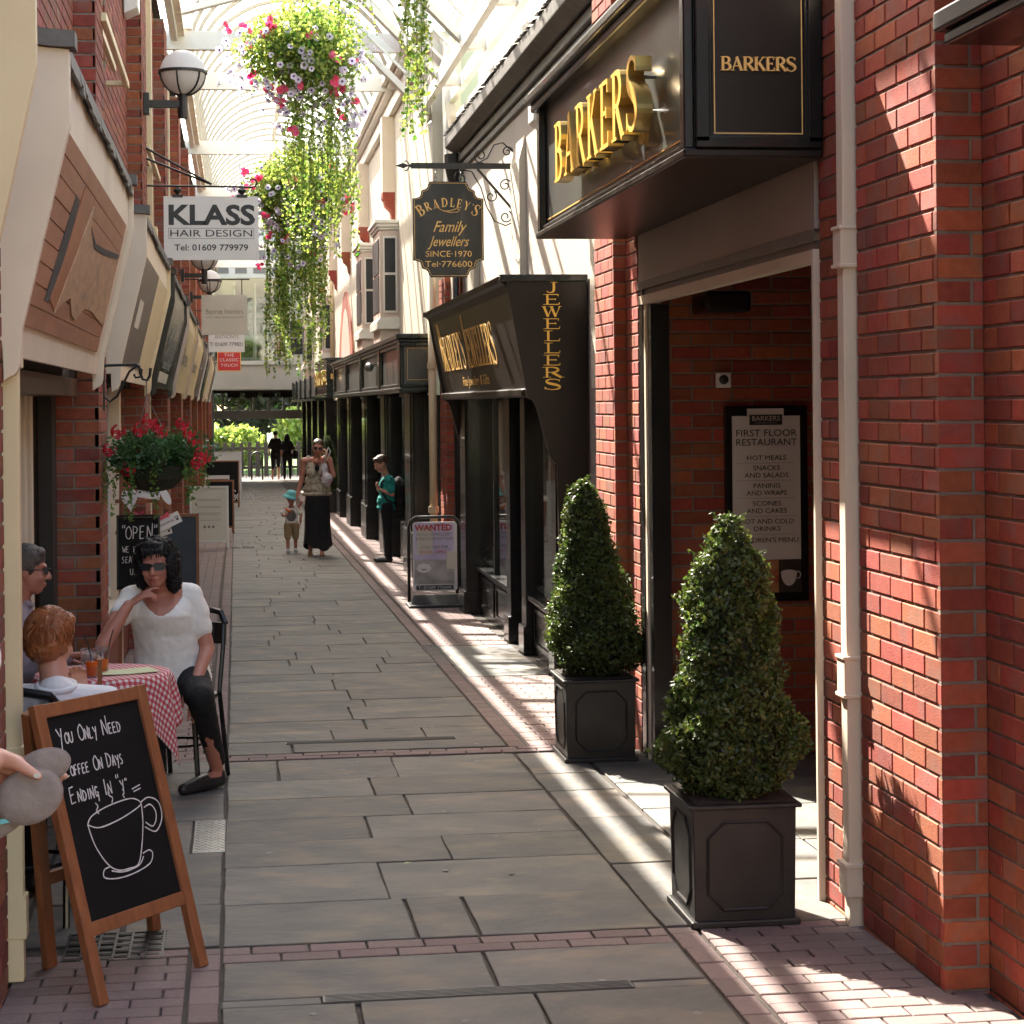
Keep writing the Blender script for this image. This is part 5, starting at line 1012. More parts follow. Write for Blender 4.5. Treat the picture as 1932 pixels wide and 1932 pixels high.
# ============================================================ TOPIARY in lead planters
def planter(x0, x1, y0, y1, h, label, gx=0):
    z = g((y0+y1)/2); t = thing('planter', label, 'planter', (0, 0, 0)); cx, cy = (x0+x1)/2, (y0+y1)/2; w, d = (x1-x0)/2, (y1-y0)/2
    b = MB(); f = 1.0
    b.add([(cx-w*.97, cy-d*.97, z), (cx+w*.97, cy-d*.97, z), (cx+w*.97, cy+d*.97, z), (cx-w*.97, cy+d*.97, z), (cx-w, cy-d, z+h), (cx+w, cy-d, z+h), (cx+w, cy+d, z+h), (cx-w, cy+d, z+h)], [(0,3,2,1), (4,5,6,7), (0,1,5,4), (1,2,6,5), (2,3,7,6), (3,0,4,7)])
    b.build('box', M['lead'], t, bevel=.004)
    MB().box(cx-w-.018, cx+w+.018, cy-d-.018, cy+d+.018, z+h-.004, z+h+.012).build('rim', M['lead'], t, bevel=.005)
    MB().box(cx-w-.012, cx+w+.012, cy-d-.012, cy+d+.012, z, z+.028).build('foot_moulding', M['lead'], t, bevel=.008)
    MB().box(cx-w+.01, cx+w-.01, cy-d+.01, cy+d-.01, z+h+.0125, z+h+.02).build('soil', M['soil'], t)
    for ax in (0, 1):
        hw = (w if ax == 0 else d)*.72; c = hw*.42; zb, zt = z+h*.15, z+h*.88
        P = [(-hw+c, zb), (hw-c, zb), (hw, zb+c), (hw, zt-c), (hw-c, zt), (-hw+c, zt), (-hw, zt-c), (-hw, zb+c)]
        for sgn in (-1, 1):
            if ax == 0: pts = [(cx+a, cy+sgn*(d*(.97+.03*(b_-z)/h)+.001), b_) for a, b_ in P]
            else: pts = [(cx+sgn*(w*(.97+.03*(b_-z)/h)+.001), cy+a, b_) for a, b_ in P]
            MB().tube(pts+[pts[0], pts[1]], .0065, 6, cap=False).build('panel_moulding', M['lead'], t)
    return t
def topiary(label, cx, cy, prof, zlean, n, seed):
    t = thing('topiary_bush', label, 'topiary', (0, 0, 0)); pr = np.array(prof); zs = pr[:, 0]; rs = pr[:, 1]
    MB().tube([(cx, cy, zs[0]-.06), (cx, cy, zs[0]+.12)], .02, 8).build('trunk', M['bark'], t)
    cr = MB().lathe([(.001, zs[0])]+[(r*.80, z) for z, r in prof[1:-1]]+[(.001, zs[-1]-.03)], (0, 0, 0), 20)
    cr.v = [(cx+x+zlean*(z-zs[0]), cy+y, z) for x, y, z in cr.v]; cr.build('inner_twigs', M['core'], t)
    w = np.interp(np.linspace(zs[0], zs[-1], 200), zs, rs); cz = rng.choice(np.linspace(zs[0], zs[-1], 200), n, p=(w+.02)/(w+.02).sum()); rz = np.interp(cz, zs, rs)
    a = rng.uniform(0, 2*PI, n); lump = 1+.05*np.sin(a*2+cz*13+seed)+.08*np.sin(a*3-cz*19+seed)+.08*np.sin(a*5-cz*31+seed*2)+.06*np.sin(a*9+cz*47)
    q = rz*lump*(1-.28*rng.uniform(0, 1, n)**2.0)+rng.uniform(0, .022, n)*(rng.uniform(0, 1, n) > .7)
    P = np.stack([cx+q*np.cos(a)+zlean*(cz-zs[0]), cy+q*np.sin(a), cz+rng.uniform(-.012, .012, n)], 1)
    N = np.stack([np.cos(a), np.sin(a), np.full(n, .5)], 1)
    leaves('foliage', M['leafb'], t, P, .0165, N=N*.6, asp=1.6, fold=.18)
    # little sprigs sticking out
    sp = []; tw = MB()
    for i in range(70):
        z = random.uniform(zs[0]+.05, zs[-1]); r = float(np.interp(z, zs, rs)); b = random.uniform(0, 2*PI); u = Vector((math.cos(b), math.sin(b), random.uniform(.2, 1.2))).normalized(); o = Vector((cx+r*.9*math.cos(b)+zlean*(z-zs[0]), cy+r*.9*math.sin(b), z)); L = random.uniform(.03, .065)
        tw.tube([o, o+u*L], .0012, 4)
        for k in range(9): p = o+u*L*(k/8); sp.append(p+Vector((random.uniform(-.009, .009), random.uniform(-.009, .009), random.uniform(-.006, .006))))
    tw.build('twigs', M['bark'], t); leaves('sprigs', M['leafb'], t, np.array([tuple(p) for p in sp]), .014, asp=1.6)
planter(1.605, 1.985, 7.05, 7.45, .43, 'largest dark lead planter with an octagonal panel, nearest the viewer')
topiary('tall clipped box cone in the nearest lead planter', 1.80, 7.27, [(.35, .14), (.40, .19), (.47, .235), (.54, .245), (.62, .225), (.72, .20), (.82, .18), (.93, .158), (1.04, .155), (1.13, .135), (1.20, .125), (1.26, .075), (1.31, .06), (1.37, .02)], .0, 18000, 1)
planter(1.735, 2.115, 10.64, 11.06, .435, 'lead planter standing at the far side of the dark entrance')
topiary('clipped box cone in the second planter, against the brick pier', 1.945, 10.85, [(.32, .13), (.38, .21), (.48, .26), (.60, .245), (.70, .205), (.82, .175), (.95, .155), (1.06, .13), (1.16, .115), (1.25, .09), (1.31, .06), (1.37, .02)], -.07, 15000, 4)
planter(2.0, 2.11, 44.4, 44.9, .45, 'small far planter in front of the black shopfronts behind the walking woman') if False else planter(1.78, 2.18, 44.0, 44.4, .45, 'small far planter by the black shopfronts behind the walking woman')
topiary('far clipped box cone behind the walking woman', 1.98, 44.2, [(-.12, .15), (0, .26), (.2, .25), (.5, .20), (.8, .14), (1.0, .09), (1.12, .03)], 0, 5000, 6)
# ============================================================ flowers
def petunia_mesh(nm, m1, m2, r=.036):
    b = MB(); n = 20; vs = [(0, 0, 0)]+[(r*.30*math.cos(2*PI*i/n), r*.30*math.sin(2*PI*i/n), .008) for i in range(n)]+[(r*(.86+.14*abs(math.cos(2.5*2*PI*i/n)))*math.cos(2*PI*i/n), r*(.86+.14*abs(math.cos(2.5*2*PI*i/n)))*math.sin(2*PI*i/n), .014+.003*math.cos(5*2*PI*i/n)) for i in range(n)]+[(0, 0, -.035)]
    fs = [(0, 1+i, 1+(i+1) % n) for i in range(n)]+[(1+i, 1+n+i, 1+n+(i+1) % n, 1+(i+1) % n) for i in range(n)]+[(2*n+1, 1+(i+1) % n, 1+i) for i in range(0, n)]
    me = bpy.data.meshes.new(nm); me.from_pydata(vs, [], fs); me.materials.append(m1); me.materials.append(m2)
    for i, p in enumerate(me.polygons): p.material_index = 1 if i < n else 0
    return me
PET = petunia_mesh('petunia', M['lilac'], M['violet']); PIK = petunia_mesh('pink_flower', M['pinkp'], M['pinkp'], .033)
def ger_mesh():
    b = MB(); R_ = random.Random(2)
    for k in range(16):
        d = Vector((R_.gauss(0, 1), R_.gauss(0, 1), R_.gauss(.3, 1))).normalized(); c = d*.034; u = d.orthogonal().normalized(); w = d.cross(u)
        for j in range(5): a = 2*PI*j/5; e = (u*math.cos(a)+w*math.sin(a)); f = d.cross(e); b.add([c, c+e*.009+f*.006+d*.003, c+e*.017+d*.001, c+e*.009-f*.006+d*.003], [(0, 1, 2, 3)])
    me = b.mesh('geranium_flower'); me.materials.append(M['redp']); return me
GER = ger_mesh()
def place(me, nm, root, p, d, s=1):
    o = nobj(nm, me, root, p); o.rotation_euler = Vector(d).to_track_quat('Z', 'Y').to_euler(); o.scale = (s, s, s); return o
def basket(label, cx, cy, cz, rx, rz, nleaf, npet, npik, ntr, tl, tr, toff=(0, 0), lsz=.026, beam=6.2, dens=1.0):
    t = thing('hanging_basket', label, 'hanging basket', (0, 0, 0)); 
    MB().lathe([(.02, -.20), (.12, -.17), (.19, -.08), (.21, .02), (.18, .02)], (cx, cy, cz), 18).build('basket', M['core'], t)
    q = MB()
    for i in range(3): a = 2*PI*i/3; q.tube([(cx+.2*math.cos(a), cy+.2*math.sin(a), cz), (cx, cy, cz+.5)], .004, 4)
    q.tube([(cx, cy, cz+.5), (cx, cy, beam)], .005, 4); q.build('chain', M['blackm'], t)
    v = rng.normal(size=(nleaf, 3)); v /= np.linalg.norm(v, axis=1)[:, None]; k = rng.uniform(.35, 1.05, (nleaf, 1)); ang = np.arctan2(v[:, 1], v[:, 0])
    lump = (1+.22*np.sin(ang*3+cx*9)+.15*np.sin(ang*7+v[:, 2]*5))[:, None]
    P = np.array([cx, cy, cz+.05])+v*k*lump*np.array([rx, rx, rz]); h = int(nleaf*.65)
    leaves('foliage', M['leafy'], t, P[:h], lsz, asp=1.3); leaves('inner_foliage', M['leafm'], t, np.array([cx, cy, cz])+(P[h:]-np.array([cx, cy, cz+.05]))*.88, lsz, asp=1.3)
    L = []; S_ = MB()
    for i in range(ntr):
        a = random.uniform(0, 2*PI); r = tr*random.uniform(.25, 1)**.7; x, y = cx+toff[0]+r*math.cos(a), cy+toff[1]+r*math.sin(a); ln = tl*random.uniform(.35, 1)**.8; pts = []; ph = random.uniform(0, 6)
        sw = random.uniform(-.05, .05)
        for k in range(8): f = k/7; pts.append((x+.02*math.sin(ph+f*5)+sw*f, y+.02*math.cos(ph+f*4), cz-.05-ln*f))
        S_.tube(pts, .0018, 3, cap=False); n = int(ln/.028*dens)
        for k in range(n):
            f = random.random()*7; j = int(f); p = Vector(pts[min(j, 7)]).lerp(Vector(pts[min(j+1, 7)]), f-j); L.append((p.x+random.uniform(-.018, .018), p.y+random.uniform(-.018, .018), p.z))
    S_.build('trailing_stems', M['leafm'], t)
    if L: L = np.array(L); h = int(len(L)*.78); rng.shuffle(L); leaves('trailing_leaves', M['leafy'], t, L[:h], lsz*.9, asp=1.15, fold=.12); leaves('darker_trailing_leaves', M['leafm'], t, L[h:], lsz*.95, asp=1.15, fold=.12)  # a random share of the trailing leaves gets the darker green
    for i in range(npet+npik):
        a = random.uniform(0, 2*PI); e = random.uniform(-1.2, .7) if i < npet else random.uniform(-1.0, 1.0); d = Vector((math.cos(a)*math.cos(e), math.sin(a)*math.cos(e)-.25, math.sin(e))).normalized()
        ext = random.uniform(.9, 1.15) if random.random() < .85 else random.uniform(1.2, 1.5)
        p = (cx+rx*ext*math.cos(a)*math.cos(e), cy+rx*ext*math.sin(a)*math.cos(e), cz+.02+rz*1.05*ext*math.sin(e)-.10)
        if random.random() < .34: p = (cx+toff[0]+random.uniform(-1, 1)*rx*.85, cy-random.uniform(.1, 1)*tr, cz-random.uniform(.1, tl*.42))
        elif random.random() < .16: p = (cx-rx*random.uniform(1.0, 1.45), cy+random.uniform(-.3, .3), cz+random.uniform(-.35, .2))
        if i < npet: place(PET, 'petunia', t, p, d+Vector((random.uniform(-.4, .4), -.3, random.uniform(-.3, .4))), random.uniform(.8, 1.15))
        else:
            for j in range(3): place(PIK, 'pink_flower', t, (p[0]+random.uniform(-.05, .05), p[1]+random.uniform(-.05, .05), p[2]+random.uniform(-.05, .05)), (random.uniform(-1, 1), -1, random.uniform(-1, .6)), random.uniform(.8, 1.3))
    return t
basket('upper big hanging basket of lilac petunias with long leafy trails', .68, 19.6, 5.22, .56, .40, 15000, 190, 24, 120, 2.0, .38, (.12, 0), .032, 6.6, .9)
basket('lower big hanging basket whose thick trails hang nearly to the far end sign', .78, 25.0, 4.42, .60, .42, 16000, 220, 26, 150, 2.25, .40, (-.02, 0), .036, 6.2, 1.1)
basket('narrow trail of round leaves hanging from a basket above the top of the view', 1.40, 15.2, 5.35, .22, .20, 1800, 0, 0, 26, 1.55, .11, (-.02, 0), .036, 6.0)
basket('hanging basket trail at the very top beside the upper petunia basket', 1.02, 15.8, 5.45, .22, .2, 1800, 10, 3, 22, .95, .16, (-.1, 0), .034, 6.0)
# side spray of flowers on the big baskets
# ---- red geranium basket on its iron bracket
GB = thing('hanging_basket', 'hanging basket of red geraniums on a scrolled bracket on the left pier', 'hanging basket', (0, 0, 0)); yb = 11.68
q = MB().tube([(-.745, yb, 2.035), (-.56, yb, 2.04), (-.545, yb, 2.03), (-.54, yb, 1.99), (-.525, yb, 1.955), (-.50, yb, 1.95), (-.485, yb, 1.975), (-.48, yb, 2.02)], .008, 8).build('bracket_arm', M['blackm'], GB)
MB().tube([(-.745, yb, 1.86), (-.71, yb, 1.83), (-.67, yb, 1.86), (-.60, yb, 2.0), (-.56, yb, 2.03), (-.53, yb, 2.01), (-.535, yb, 1.97), (-.565, yb, 1.965), (-.575, yb, 1.985)], .007, 8).build('scroll', M['blackm'], GB)
MB().box(-.748, -.738, yb-.01, yb+.01, 1.78, 2.06).build('wall_plate', M['blackm'], GB)
cx, cz = -.47, 1.44; q = MB()
for i in range(3): a = 2*PI*i/3+.4; q.tube([(cx+.18*math.cos(a), yb+.18*math.sin(a), cz), (-.505, yb, 1.86)], .0025, 4)
q.tube([(-.505, yb, 1.955), (-.505, yb, 1.86)], .004, 5); q.build('chain', M['steel'], GB)
MB().lathe([(.02, -.13), (.11, -.11), (.17, -.05), (.19, .02), (.16, .02)], (cx, yb, cz), 18).build('basket', M['core'], GB)
n = 7500; v = rng.normal(size=(n, 3)); v /= np.linalg.norm(v, axis=1)[:, None]; ang = np.arctan2(v[:, 1], v[:, 0])
P = np.array([cx+.0, yb, cz+.09])+v*(rng.uniform(.3, 1.05, n)*(1+.25*np.sin(ang*3+1)+.15*np.sin(ang*8)))[:, None]*np.array([.27, .26, .125])
leaves('foliage', M['leafg'], GB, P, .021, asp=1.1, fold=.12)
L = []
for i in range(26):
    a = random.uniform(0, 2*PI); r = random.uniform(.2, .33); ln = random.uniform(.08, .34)
    for k in range(int(ln/.008)): f = random.random(); L.append((cx+r*math.cos(a)*(1+.1*f)+random.uniform(-.012, .012), yb+r*math.sin(a)+random.uniform(-.012, .012), cz+.05-ln*f))
leaves('trailing_leaves', M['leafm'], GB, np.array(L), .016, asp=1.4)
for p in ((-.70, .08), (-.66, .18), (-.53, .19), (-.55, .07), (-.44, .21), (-.42, .17), (-.26, .17), (-.24, .12), (-.20, .05), (-.18, .02), (-.215, .0), (-.60, -.03), (-.62, .0), (-.30, .22), (-.48, .24)):
    place(GER, 'geranium_flower', GB, (p[0], yb-.2+random.uniform(-.08, .12), cz+.04+p[1]), (0, -.6, 1), random.uniform(.8, 1.15))
# ============================================================ A-BOARD with chalk writing
AB = thing('chalkboard', 'wooden framed A-board chalked YOU ONLY NEED COFFEE with a cup, nearest the viewer', 'chalkboard', (0, 0, 0))
bl = Vector((-.45, 6.43, g(6.43))); brr = Vector((-.12, 6.87, g(6.87))); av = Vector((.6, .8, 0)); Wd = .55
lean = Vector((-.8, .6, 0))*.262; upv = Vector((lean.x, lean.y, .925)); UL = upv.length; upn = upv.normalized(); nn_ = av.cross(upn).normalized()
def bp(u, v, d=0): return bl+Vector((0, 0, .0))+av*(u*Wd)+upv*v+nn_*d+Vector((0, 0, g(6.87)*0))
def bar(u0, v0, u1, v1, w, th, nm, m=M['wood'], d=0):
    a, b = bp(u0, v0, d), bp(u1, v1, d); o = MB().beam(a, b, th, w, av if abs(u0-u1) < .01 else upn)
    return o.build(nm, m, AB, bevel=.003)
lw = .045
bar(.04, 0, .04, 1, lw, .03, 'leg'); bar(.96, -.005, .96, 1, lw, .03, 'leg')
bar(.083, .975, .917, .975, .045, .026, 'top_rail'); bar(.083, .242, .917, .242, .045, .026, 'bottom_rail')
MB().prism([bp(.07, .26, -.006), bp(.93, .26, -.006), bp(.93, .96, -.006), bp(.07, .96, -.006)], nn_*.008).build('board', M['chalk'], AB)
back = Vector((-.19, .51, 0)); tl_, tr2 = bp(.04, .985, -.032), bp(.96, .985, -.032)
for tp, ft in ((tl_, bl+back), (tr2, brr+back)): MB().beam(tp, Vector((ft.x, ft.y, g(ft.y))), .03, .045, av).build('back_leg', M['wood'], AB, bevel=.003)
ra = tl_.lerp(Vector((bl.x+back.x, bl.y+back.y, 0)), .72); rb_ = tr2.lerp(Vector((brr.x+back.x, brr.y+back.y, 0)), .72); MB().beam(ra, rb_, .02, .04).build('back_rail', M['wood'], AB)
MB().tube([bp(.1, .2, -.01), bp(.2, .14, -.05), bp(.32, .17, -.15), Vector((-.42, 7.05, .12))], .003, 5).build('cord', M['signw'], AB)
HG = {'Y': [[(0, 1), (.35, .5)], [(.62, 1), (.45, .3), (.30, -.35)]], 'O': [[(.5, 1), (.15, .75), (.1, .3), (.35, 0), (.7, .15), (.78, .6), (.5, 1)]], 'U': [[(.05, 1), (.08, .25), (.3, 0), (.6, .2), (.68, 1)]], 'N': [[(.05, 0), (.12, 1)], [(.12, 1), (.65, .05)], [(.65, .0), (.75, 1.2)]], 'L': [[(.2, 1), (.1, 0), (.6, .05)]], 'E': [[(.1, 1), (.05, 0)], [(.1, .97), (.6, 1.02)], [(.08, .5), (.5, .56)], [(.05, .0), (.6, .05)]], 'D': [[(.1, 1), (.05, 0)], [(.0, .97), (.45, .85), (.65, .5), (.45, .12), (.05, 0)]],
      'C': [[(.6, .95), (.25, 1), (.05, .5), (.2, .03), (.6, .08)]], 'F': [[(.12, 1), (.05, 0)], [(.12, .98), (.6, 1.05)], [(.08, .5), (.5, .56)]], 'A': [[(.0, 0), (.35, 1.15), (.6, 0)], [(.1, .4), (.55, .45)]], 'S': [[(.55, .95), (.25, 1), (.15, .7), (.5, .4), (.45, .05), (.05, .05)]], 'I': [[(.2, 1), (.15, 0)]], 'G': [[(.6, .9), (.25, 1), (.1, .5), (.25, .1), (.55, .3)], [(.35, .45), (.6, .45), (.5, -.4)]], '"': [[(.15, 1.1), (.12, .85)], [(.4, 1.1), (.37, .85)]], 'T': [[(.0, 1), (.7, 1)], [(.35, 1), (.3, 0)]], 'P': [[(.1, 0), (.12, 1)], [(.1, 1), (.6, .85), (.5, .5), (.1, .45)]], 'W': [[(0, 1), (.2, 0), (.4, .7), (.6, 0), (.85, 1)]], 'H': [[(.1, 0), (.1, 1)], [(.6, 0), (.6, 1)], [(.1, .5), (.6, .5)]], 'V': [[(0, 1), (.3, 0), (.6, 1)]], 'R': [[(.1, 0), (.12, 1)], [(.1, 1), (.6, .85), (.5, .5), (.1, .5), (.6, 0)]], 'X': [[(0, 0), (.6, 1)], [(0, 1), (.6, 0)]]}
def chalk(s, f, u, v, h, asp, root, lw_=.0055, adv=.85, m=M['chalkw'], big=1.5, nrm=None, slope=0):
    b = MB()
    for wd_ in s.split('|'):
        for i, ch in enumerate(wd_):
            if ch == ' ': u += h*asp*.7; continue
            hh = h*(big if i == 0 else 1)
            for st_ in HG[ch]:
                q = stroke_poly([(x, y, 1) for x, y in st_], 3) if len(st_) > 2 else [(x, y, 1) for x, y in st_]
                b.ribbon([f(u+p[0]*hh*asp, v+p[1]*hh+slope*0) for p in q], [lw_*random.uniform(.7, 1.15) for _ in q], nrm, .0006)
            u += hh*asp*adv*(.5 if ch in 'I"' else 1)
        u += h*asp*.9
    return b.build('chalk_lettering', m, root)
F_ = lambda u, v: bp(u, v, .0028)
A_ = 1.0/(Wd/UL)*.72
chalk('YOU|ONLY|NEED', F_, .155, .855, .036, A_, AB, nrm=nn_, lw_=.0045); chalk('COFFEE|ON|DAYS', F_, .15, .745, .033, A_*.95, AB, nrm=nn_, lw_=.0045); chalk('ENDING|IN|"Y"', F_, .15, .655, .036, A_*1.0, AB, nrm=nn_, lw_=.0045, big=1.5, adv=.95)
b = MB()
def ln_(pts, w=.0042): q = stroke_poly([(x, y, 1) for x, y in pts], 5); b.ribbon([F_(p[0], p[1]) for p in q], [w*random.uniform(.8, 1.15) for _ in q], nn_, .0006)
ln_([(.245, .575), (.30, .60), (.46, .618), (.66, .622), (.74, .60), (.70, .585), (.52, .563), (.34, .555), (.25, .573)]); ln_([(.245, .575), (.27, .50), (.34, .43), (.42, .40), (.52, .395), (.60, .40), (.66, .45), (.72, .53), (.745, .60)])
ln_([(.74, .60), (.82, .61), (.90, .585), (.90, .53), (.82, .49), (.73, .515)]); ln_([(.76, .58), (.82, .585), (.855, .56), (.845, .53), (.80, .51), (.745, .53)])
ln_([(.36, .42), (.30, .415), (.29, .39), (.40, .375), (.55, .375), (.70, .39), (.745, .42), (.72, .435), (.66, .43)]); ln_([(.36, .405), (.46, .39), (.60, .395), (.66, .42)])
ln_([(.36, .60), (.345, .612), (.365, .625), (.35, .638)]); ln_([(.49, .625), (.505, .64), (.475, .655), (.49, .675)]); ln_([(.61, .63), (.60, .64), (.615, .65), (.605, .66)]); ln_([(.69, .652), (.77, .660)]); ln_([(.70, .642), (.77, .648)])
b.build('chalk_drawing', M['chalkw'], AB)
# ============================================================ other boards
def easel(label, x0, x1, y, z0, z1, mf, mb_, txt=None, leg=.12, fw=.03, cat='easel board', nm='easel_board', lean=.10):
    t = thing(nm, label, cat, (0, 0, 0))
    def P(x, z): return (x, y+lean*(z-z0)/(z1-z0), z)
    for x in (x0, x1): MB().beam(P(x, z0), P(x, z1), .03, fw, (1, 0, 0)).build('leg', mf, t)
    for z in (z0+leg, z1-.015): MB().beam(P(x0+fw/2, z), P(x1-fw/2, z), .028, fw, (0, 0, 1)).build('rail', mf, t)
    MB().prism([P(x0, z0+leg), P(x1, z0+leg), P(x1, z1), P(x0, z1)], (0, .008, 0)).build('board', mb_, t)
    for x in (x0+.02, x1-.02): MB().beam((x, y+lean+.03, z1-.03), (x, y+lean+.35, z0), .02, .03).build('back_leg', mf, t)
    if txt:
        for s_, xx, zz, h, w, m in txt:
            f = (zz-z0)/(z1-z0); text(s_, h, m, t, (xx, y+lean*f-.0095, zz), X_, Vector((0, lean, z1-z0)), width=w)
    return t
we = easel('white framed Baytree Interiors easel board standing on the paving edge', -.70, -.14, 31.1, -.39, .57, M['signw'], M['signc'], [('Baytree Interiors', .07, -.42, .42, .36, M['inkg'])]+[('mmmmmmmm mmm mmmmmm', .02, -.42, z, .38, M['inkg']) for z in ()] )
q = MB()
for z in (.37, .35, .26, .24, .16, .14, .05): q.box(-.60, -.24, 31.125, 31.128, z, z+.005)
q.build('small_print', M['inkg'], we)
for i in range(3): MB().lathe([(.022, 0), (.022, .003)], (0, 0, 0), 14).build('icon_print', M['inkg'], we).matrix_world = Matrix.Translation((-.49+i*.065, 31.135, -.05)) @ Matrix.Rotation(PI/2, 4, 'X')
easel('brown framed chalk board just behind the white easel board', -.52, -.06, 35.5, -.44, .50, M['wood'], M['chalk'], None, cat='chalkboard')
easel('framed chalk board lettered School out for summer, third in the line on the left', -.72, .05, 48, -.60, .50, M['wood'], M['chalk'], [('School', .16, -.33, .36, .5, M['chalkw']), ('out for', .14, -.33, .18, .42, M['chalkw']), ('summer', .14, -.33, .0, .5, M['chalkw'])], cat='chalkboard')
easel('white A-board with a red stripe, farthest on the left', -.60, .13, 57.5, -.72, .50, M['signw'], M['signw'], None); MB().box(-.42, -.08, 57.55, 57.57, .34, .41).build('stripe_print', M['red'], bpy.data.objects[-1] if False else None) if False else None
st_ = thing('leaflet_stand', 'low white stand with a picture panel behind the white easel board', 'stand', (0, 0, 0)); MB().box(-.62, -.14, 40, 40.02, -.45, .43).build('panel', M['signw'], st_); MB().box(-.60, -.16, 39.99, 39.998, .26, .36).build('photo_print', M['wood'], st_)
cb = easel('blue grey chalk board with coloured writing leaning behind the seated woman', -.90, -.405, 21.0, -.26, .69, M['wood'], mat('slate_blue_chalkboard', (.035,.045,.06), (.05,.06,.075), .7, nscale=4), [('BLADLEY', .11, -.60, .30, .40, mat('dim_chalk', (.22,.22,.20), None, .9)), ('homemade', .07, -.60, .20, .36, M['inkr']), ('Green Field', .07, -.58, .11, .40, mat('blue_chalk', (.12,.25,.38), None, .9)), ('coffee & food', .07, -.58, .0, .40, M['mauve'])], leg=.02, cat='chalkboard', lean=.05)
ob = easel('black board chalked OPEN hanging beside the gift plaques', -.765, -.50, 13.2, .62, 1.10, M['black'], M['chalk'], None, leg=.01, fw=.012, cat='chalkboard', lean=.03)
FO = lambda u, v: Vector((-.765+u*.265, 13.2+.03*v-.0095, .62+v*.48))
def chalk2(s, u, v, h, asp, lw_=.004): return chalk(s, FO, u, v, h, asp, ob, lw_=lw_, nrm=Vector((0, -1, .06)), big=1.0, adv=.9)
chalk2('"OPEN"', .10, .68, .17, 1.12, .006); chalk2('WE|HAVE', .12, .50, .08, 1.2); chalk2('SEATING', .1, .36, .08, 1.2); chalk2('UP', .3, .2, .08, 1.2)
# gift plaques on a wooden stand
GS = thing('display_stand', 'wooden stand carrying white gift plaques outside the gift shop', 'stand', (0, 0, 0))
for x in (-.78, -.52): MB().beam((x, 13.6, g(13.6)), (x+.02, 13.65, 1.42), .025, .03).build('post', M['wood'], GS)
for z in (.95, 1.16, 1.36): MB().box(-.80, -.50, 13.58, 13.61, z, z+.025).build('rail', M['wood'], GS)
def plaque(label, c, w, h, rot, shape='rect', txt=None):
    t = thing('plaque', label, 'plaque', (0, 0, 0), group=None); u = Vector((math.cos(rot), 0, math.sin(rot))); v = Vector((-math.sin(rot), 0, math.cos(rot))); c = Vector(c)
    if shape == 'rect': P = [c-u*w/2-v*h/2, c+u*w/2-v*h/2, c+u*w/2+v*h/2, c-u*w/2+v*h/2]
    elif shape == 'heart': P = [c+u*(w/2*.95*(math.sin(a)**3))+v*(h/2*(.81*math.cos(a)-.31*math.cos(2*a)-.12*math.cos(3*a)-.06*math.cos(4*a))) for a in [2*PI*i/24 for i in range(24)]][::-1]
    else: P = [c+u*w/2*math.cos(a)+v*h/2*math.sin(a) for a in [2*PI*i/20 for i in range(20)]]
    MB().prism(P, (0, -.008, 0)).build('board', M['signw'], t)
    if txt: text(txt, h*.3, M['ink'], t, c+Vector((0, -.009, 0)), u, v, width=w*.5)
    for s_ in (-1, 1): MB().tube([c+v*h*.5+Vector((0, -.01, 0)), c+v*(h*.5+.02)+u*.03*s_+Vector((0, -.014, 0)), c+v*(h*.5-.005)+u*.035*s_+Vector((0, -.012, 0)), c+v*h*.5+Vector((0, -.01, 0))], .006, 5).build('bow', M['pinkp'], t)
    if txt and shape == 'rect':
        for s_ in (-1, 1):
            pc = c+u*w*.38*s_+Vector((0, -.0095, 0)); b = MB()
            for dx, dz, r in ((0, -.008, .009), (-.010, .005, .004), (-.003, .010, .004), (.005, .010, .004), (.011, .004, .004)): b.prism([pc+u*(dx+r*math.cos(a))+v*(dz+r*math.sin(a)) for a in [2*PI*i/8 for i in range(8)]], (0, -.001, 0))
            b.build('paw_print', M['ink'], t)
plaque('white DOG plaque with paw prints under the flower basket', (-.575, 13.5, 1.235), .15, .085, -.15, txt='DOG')
plaque('white heart plaque at the left of the stand', (-.70, 13.5, 1.19), .11, .17, .1, 'heart'); plaque('white oval plaque seen edge on at the right of the stand', (-.47, 13.55, 1.21), .05, .14, .5, 'oval')
plaque('tilted white plaque with a pink bow above the chalk boards', (-.455, 13.35, 1.04), .19, .075, .45, txt='beware of the dog'); plaque('lower tilted white plaque half hidden under another', (-.50, 13.4, .975), .15, .06, .3, txt='home'); plaque('small white plaque behind the OPEN board', (-.64, 13.5, 1.06), .12, .05, .05, 'oval')
plaque('small white plaque with pink bow in front of the blue grey board', (-.52, 15.5, .47), .11, .10, -.1)
# ---- WANTED pavement sign
WS = thing('pavement_sign', 'black tubular pavement sign with a WANTED jewellery poster', 'pavement sign', (0, 0, 0)); yw = 20.35
z0 = g(20.35); P = [(1.72, z0+.05), (1.72, .55), (1.74, .61), (1.79, .65), (2.17, .65), (2.22, .61), (2.24, .55), (2.24, z0+.05)]
MB().tube([(x, yw, z) for x, z in P], .016, 8).build('frame', M['blackm'], WS, smooth=True)
MB().prism([(1.70, yw-.22, z0), (2.26, yw-.22, z0), (2.26, yw+.22, z0), (1.70, yw+.22, z0)], (0, 0, .03)).prism([(1.73, yw-.1, z0+.031), (2.23, yw-.1, z0+.031), (2.20, yw, z0+.12), (1.76, yw, z0+.12)], (0, .03, 0)).build('base', M['blackm'], WS, bevel=.01)
rp_ = [(1.78, -.10), (2.19, -.10), (2.21, -.08), (2.21, .575), (2.19, .60), (1.78, .60), (1.76, .58), (1.76, -.08)]
MB().prism([(x, yw-.02, z) for x, z in rp_], (0, .02, 0)).build('poster_panel', M['signw'], WS)
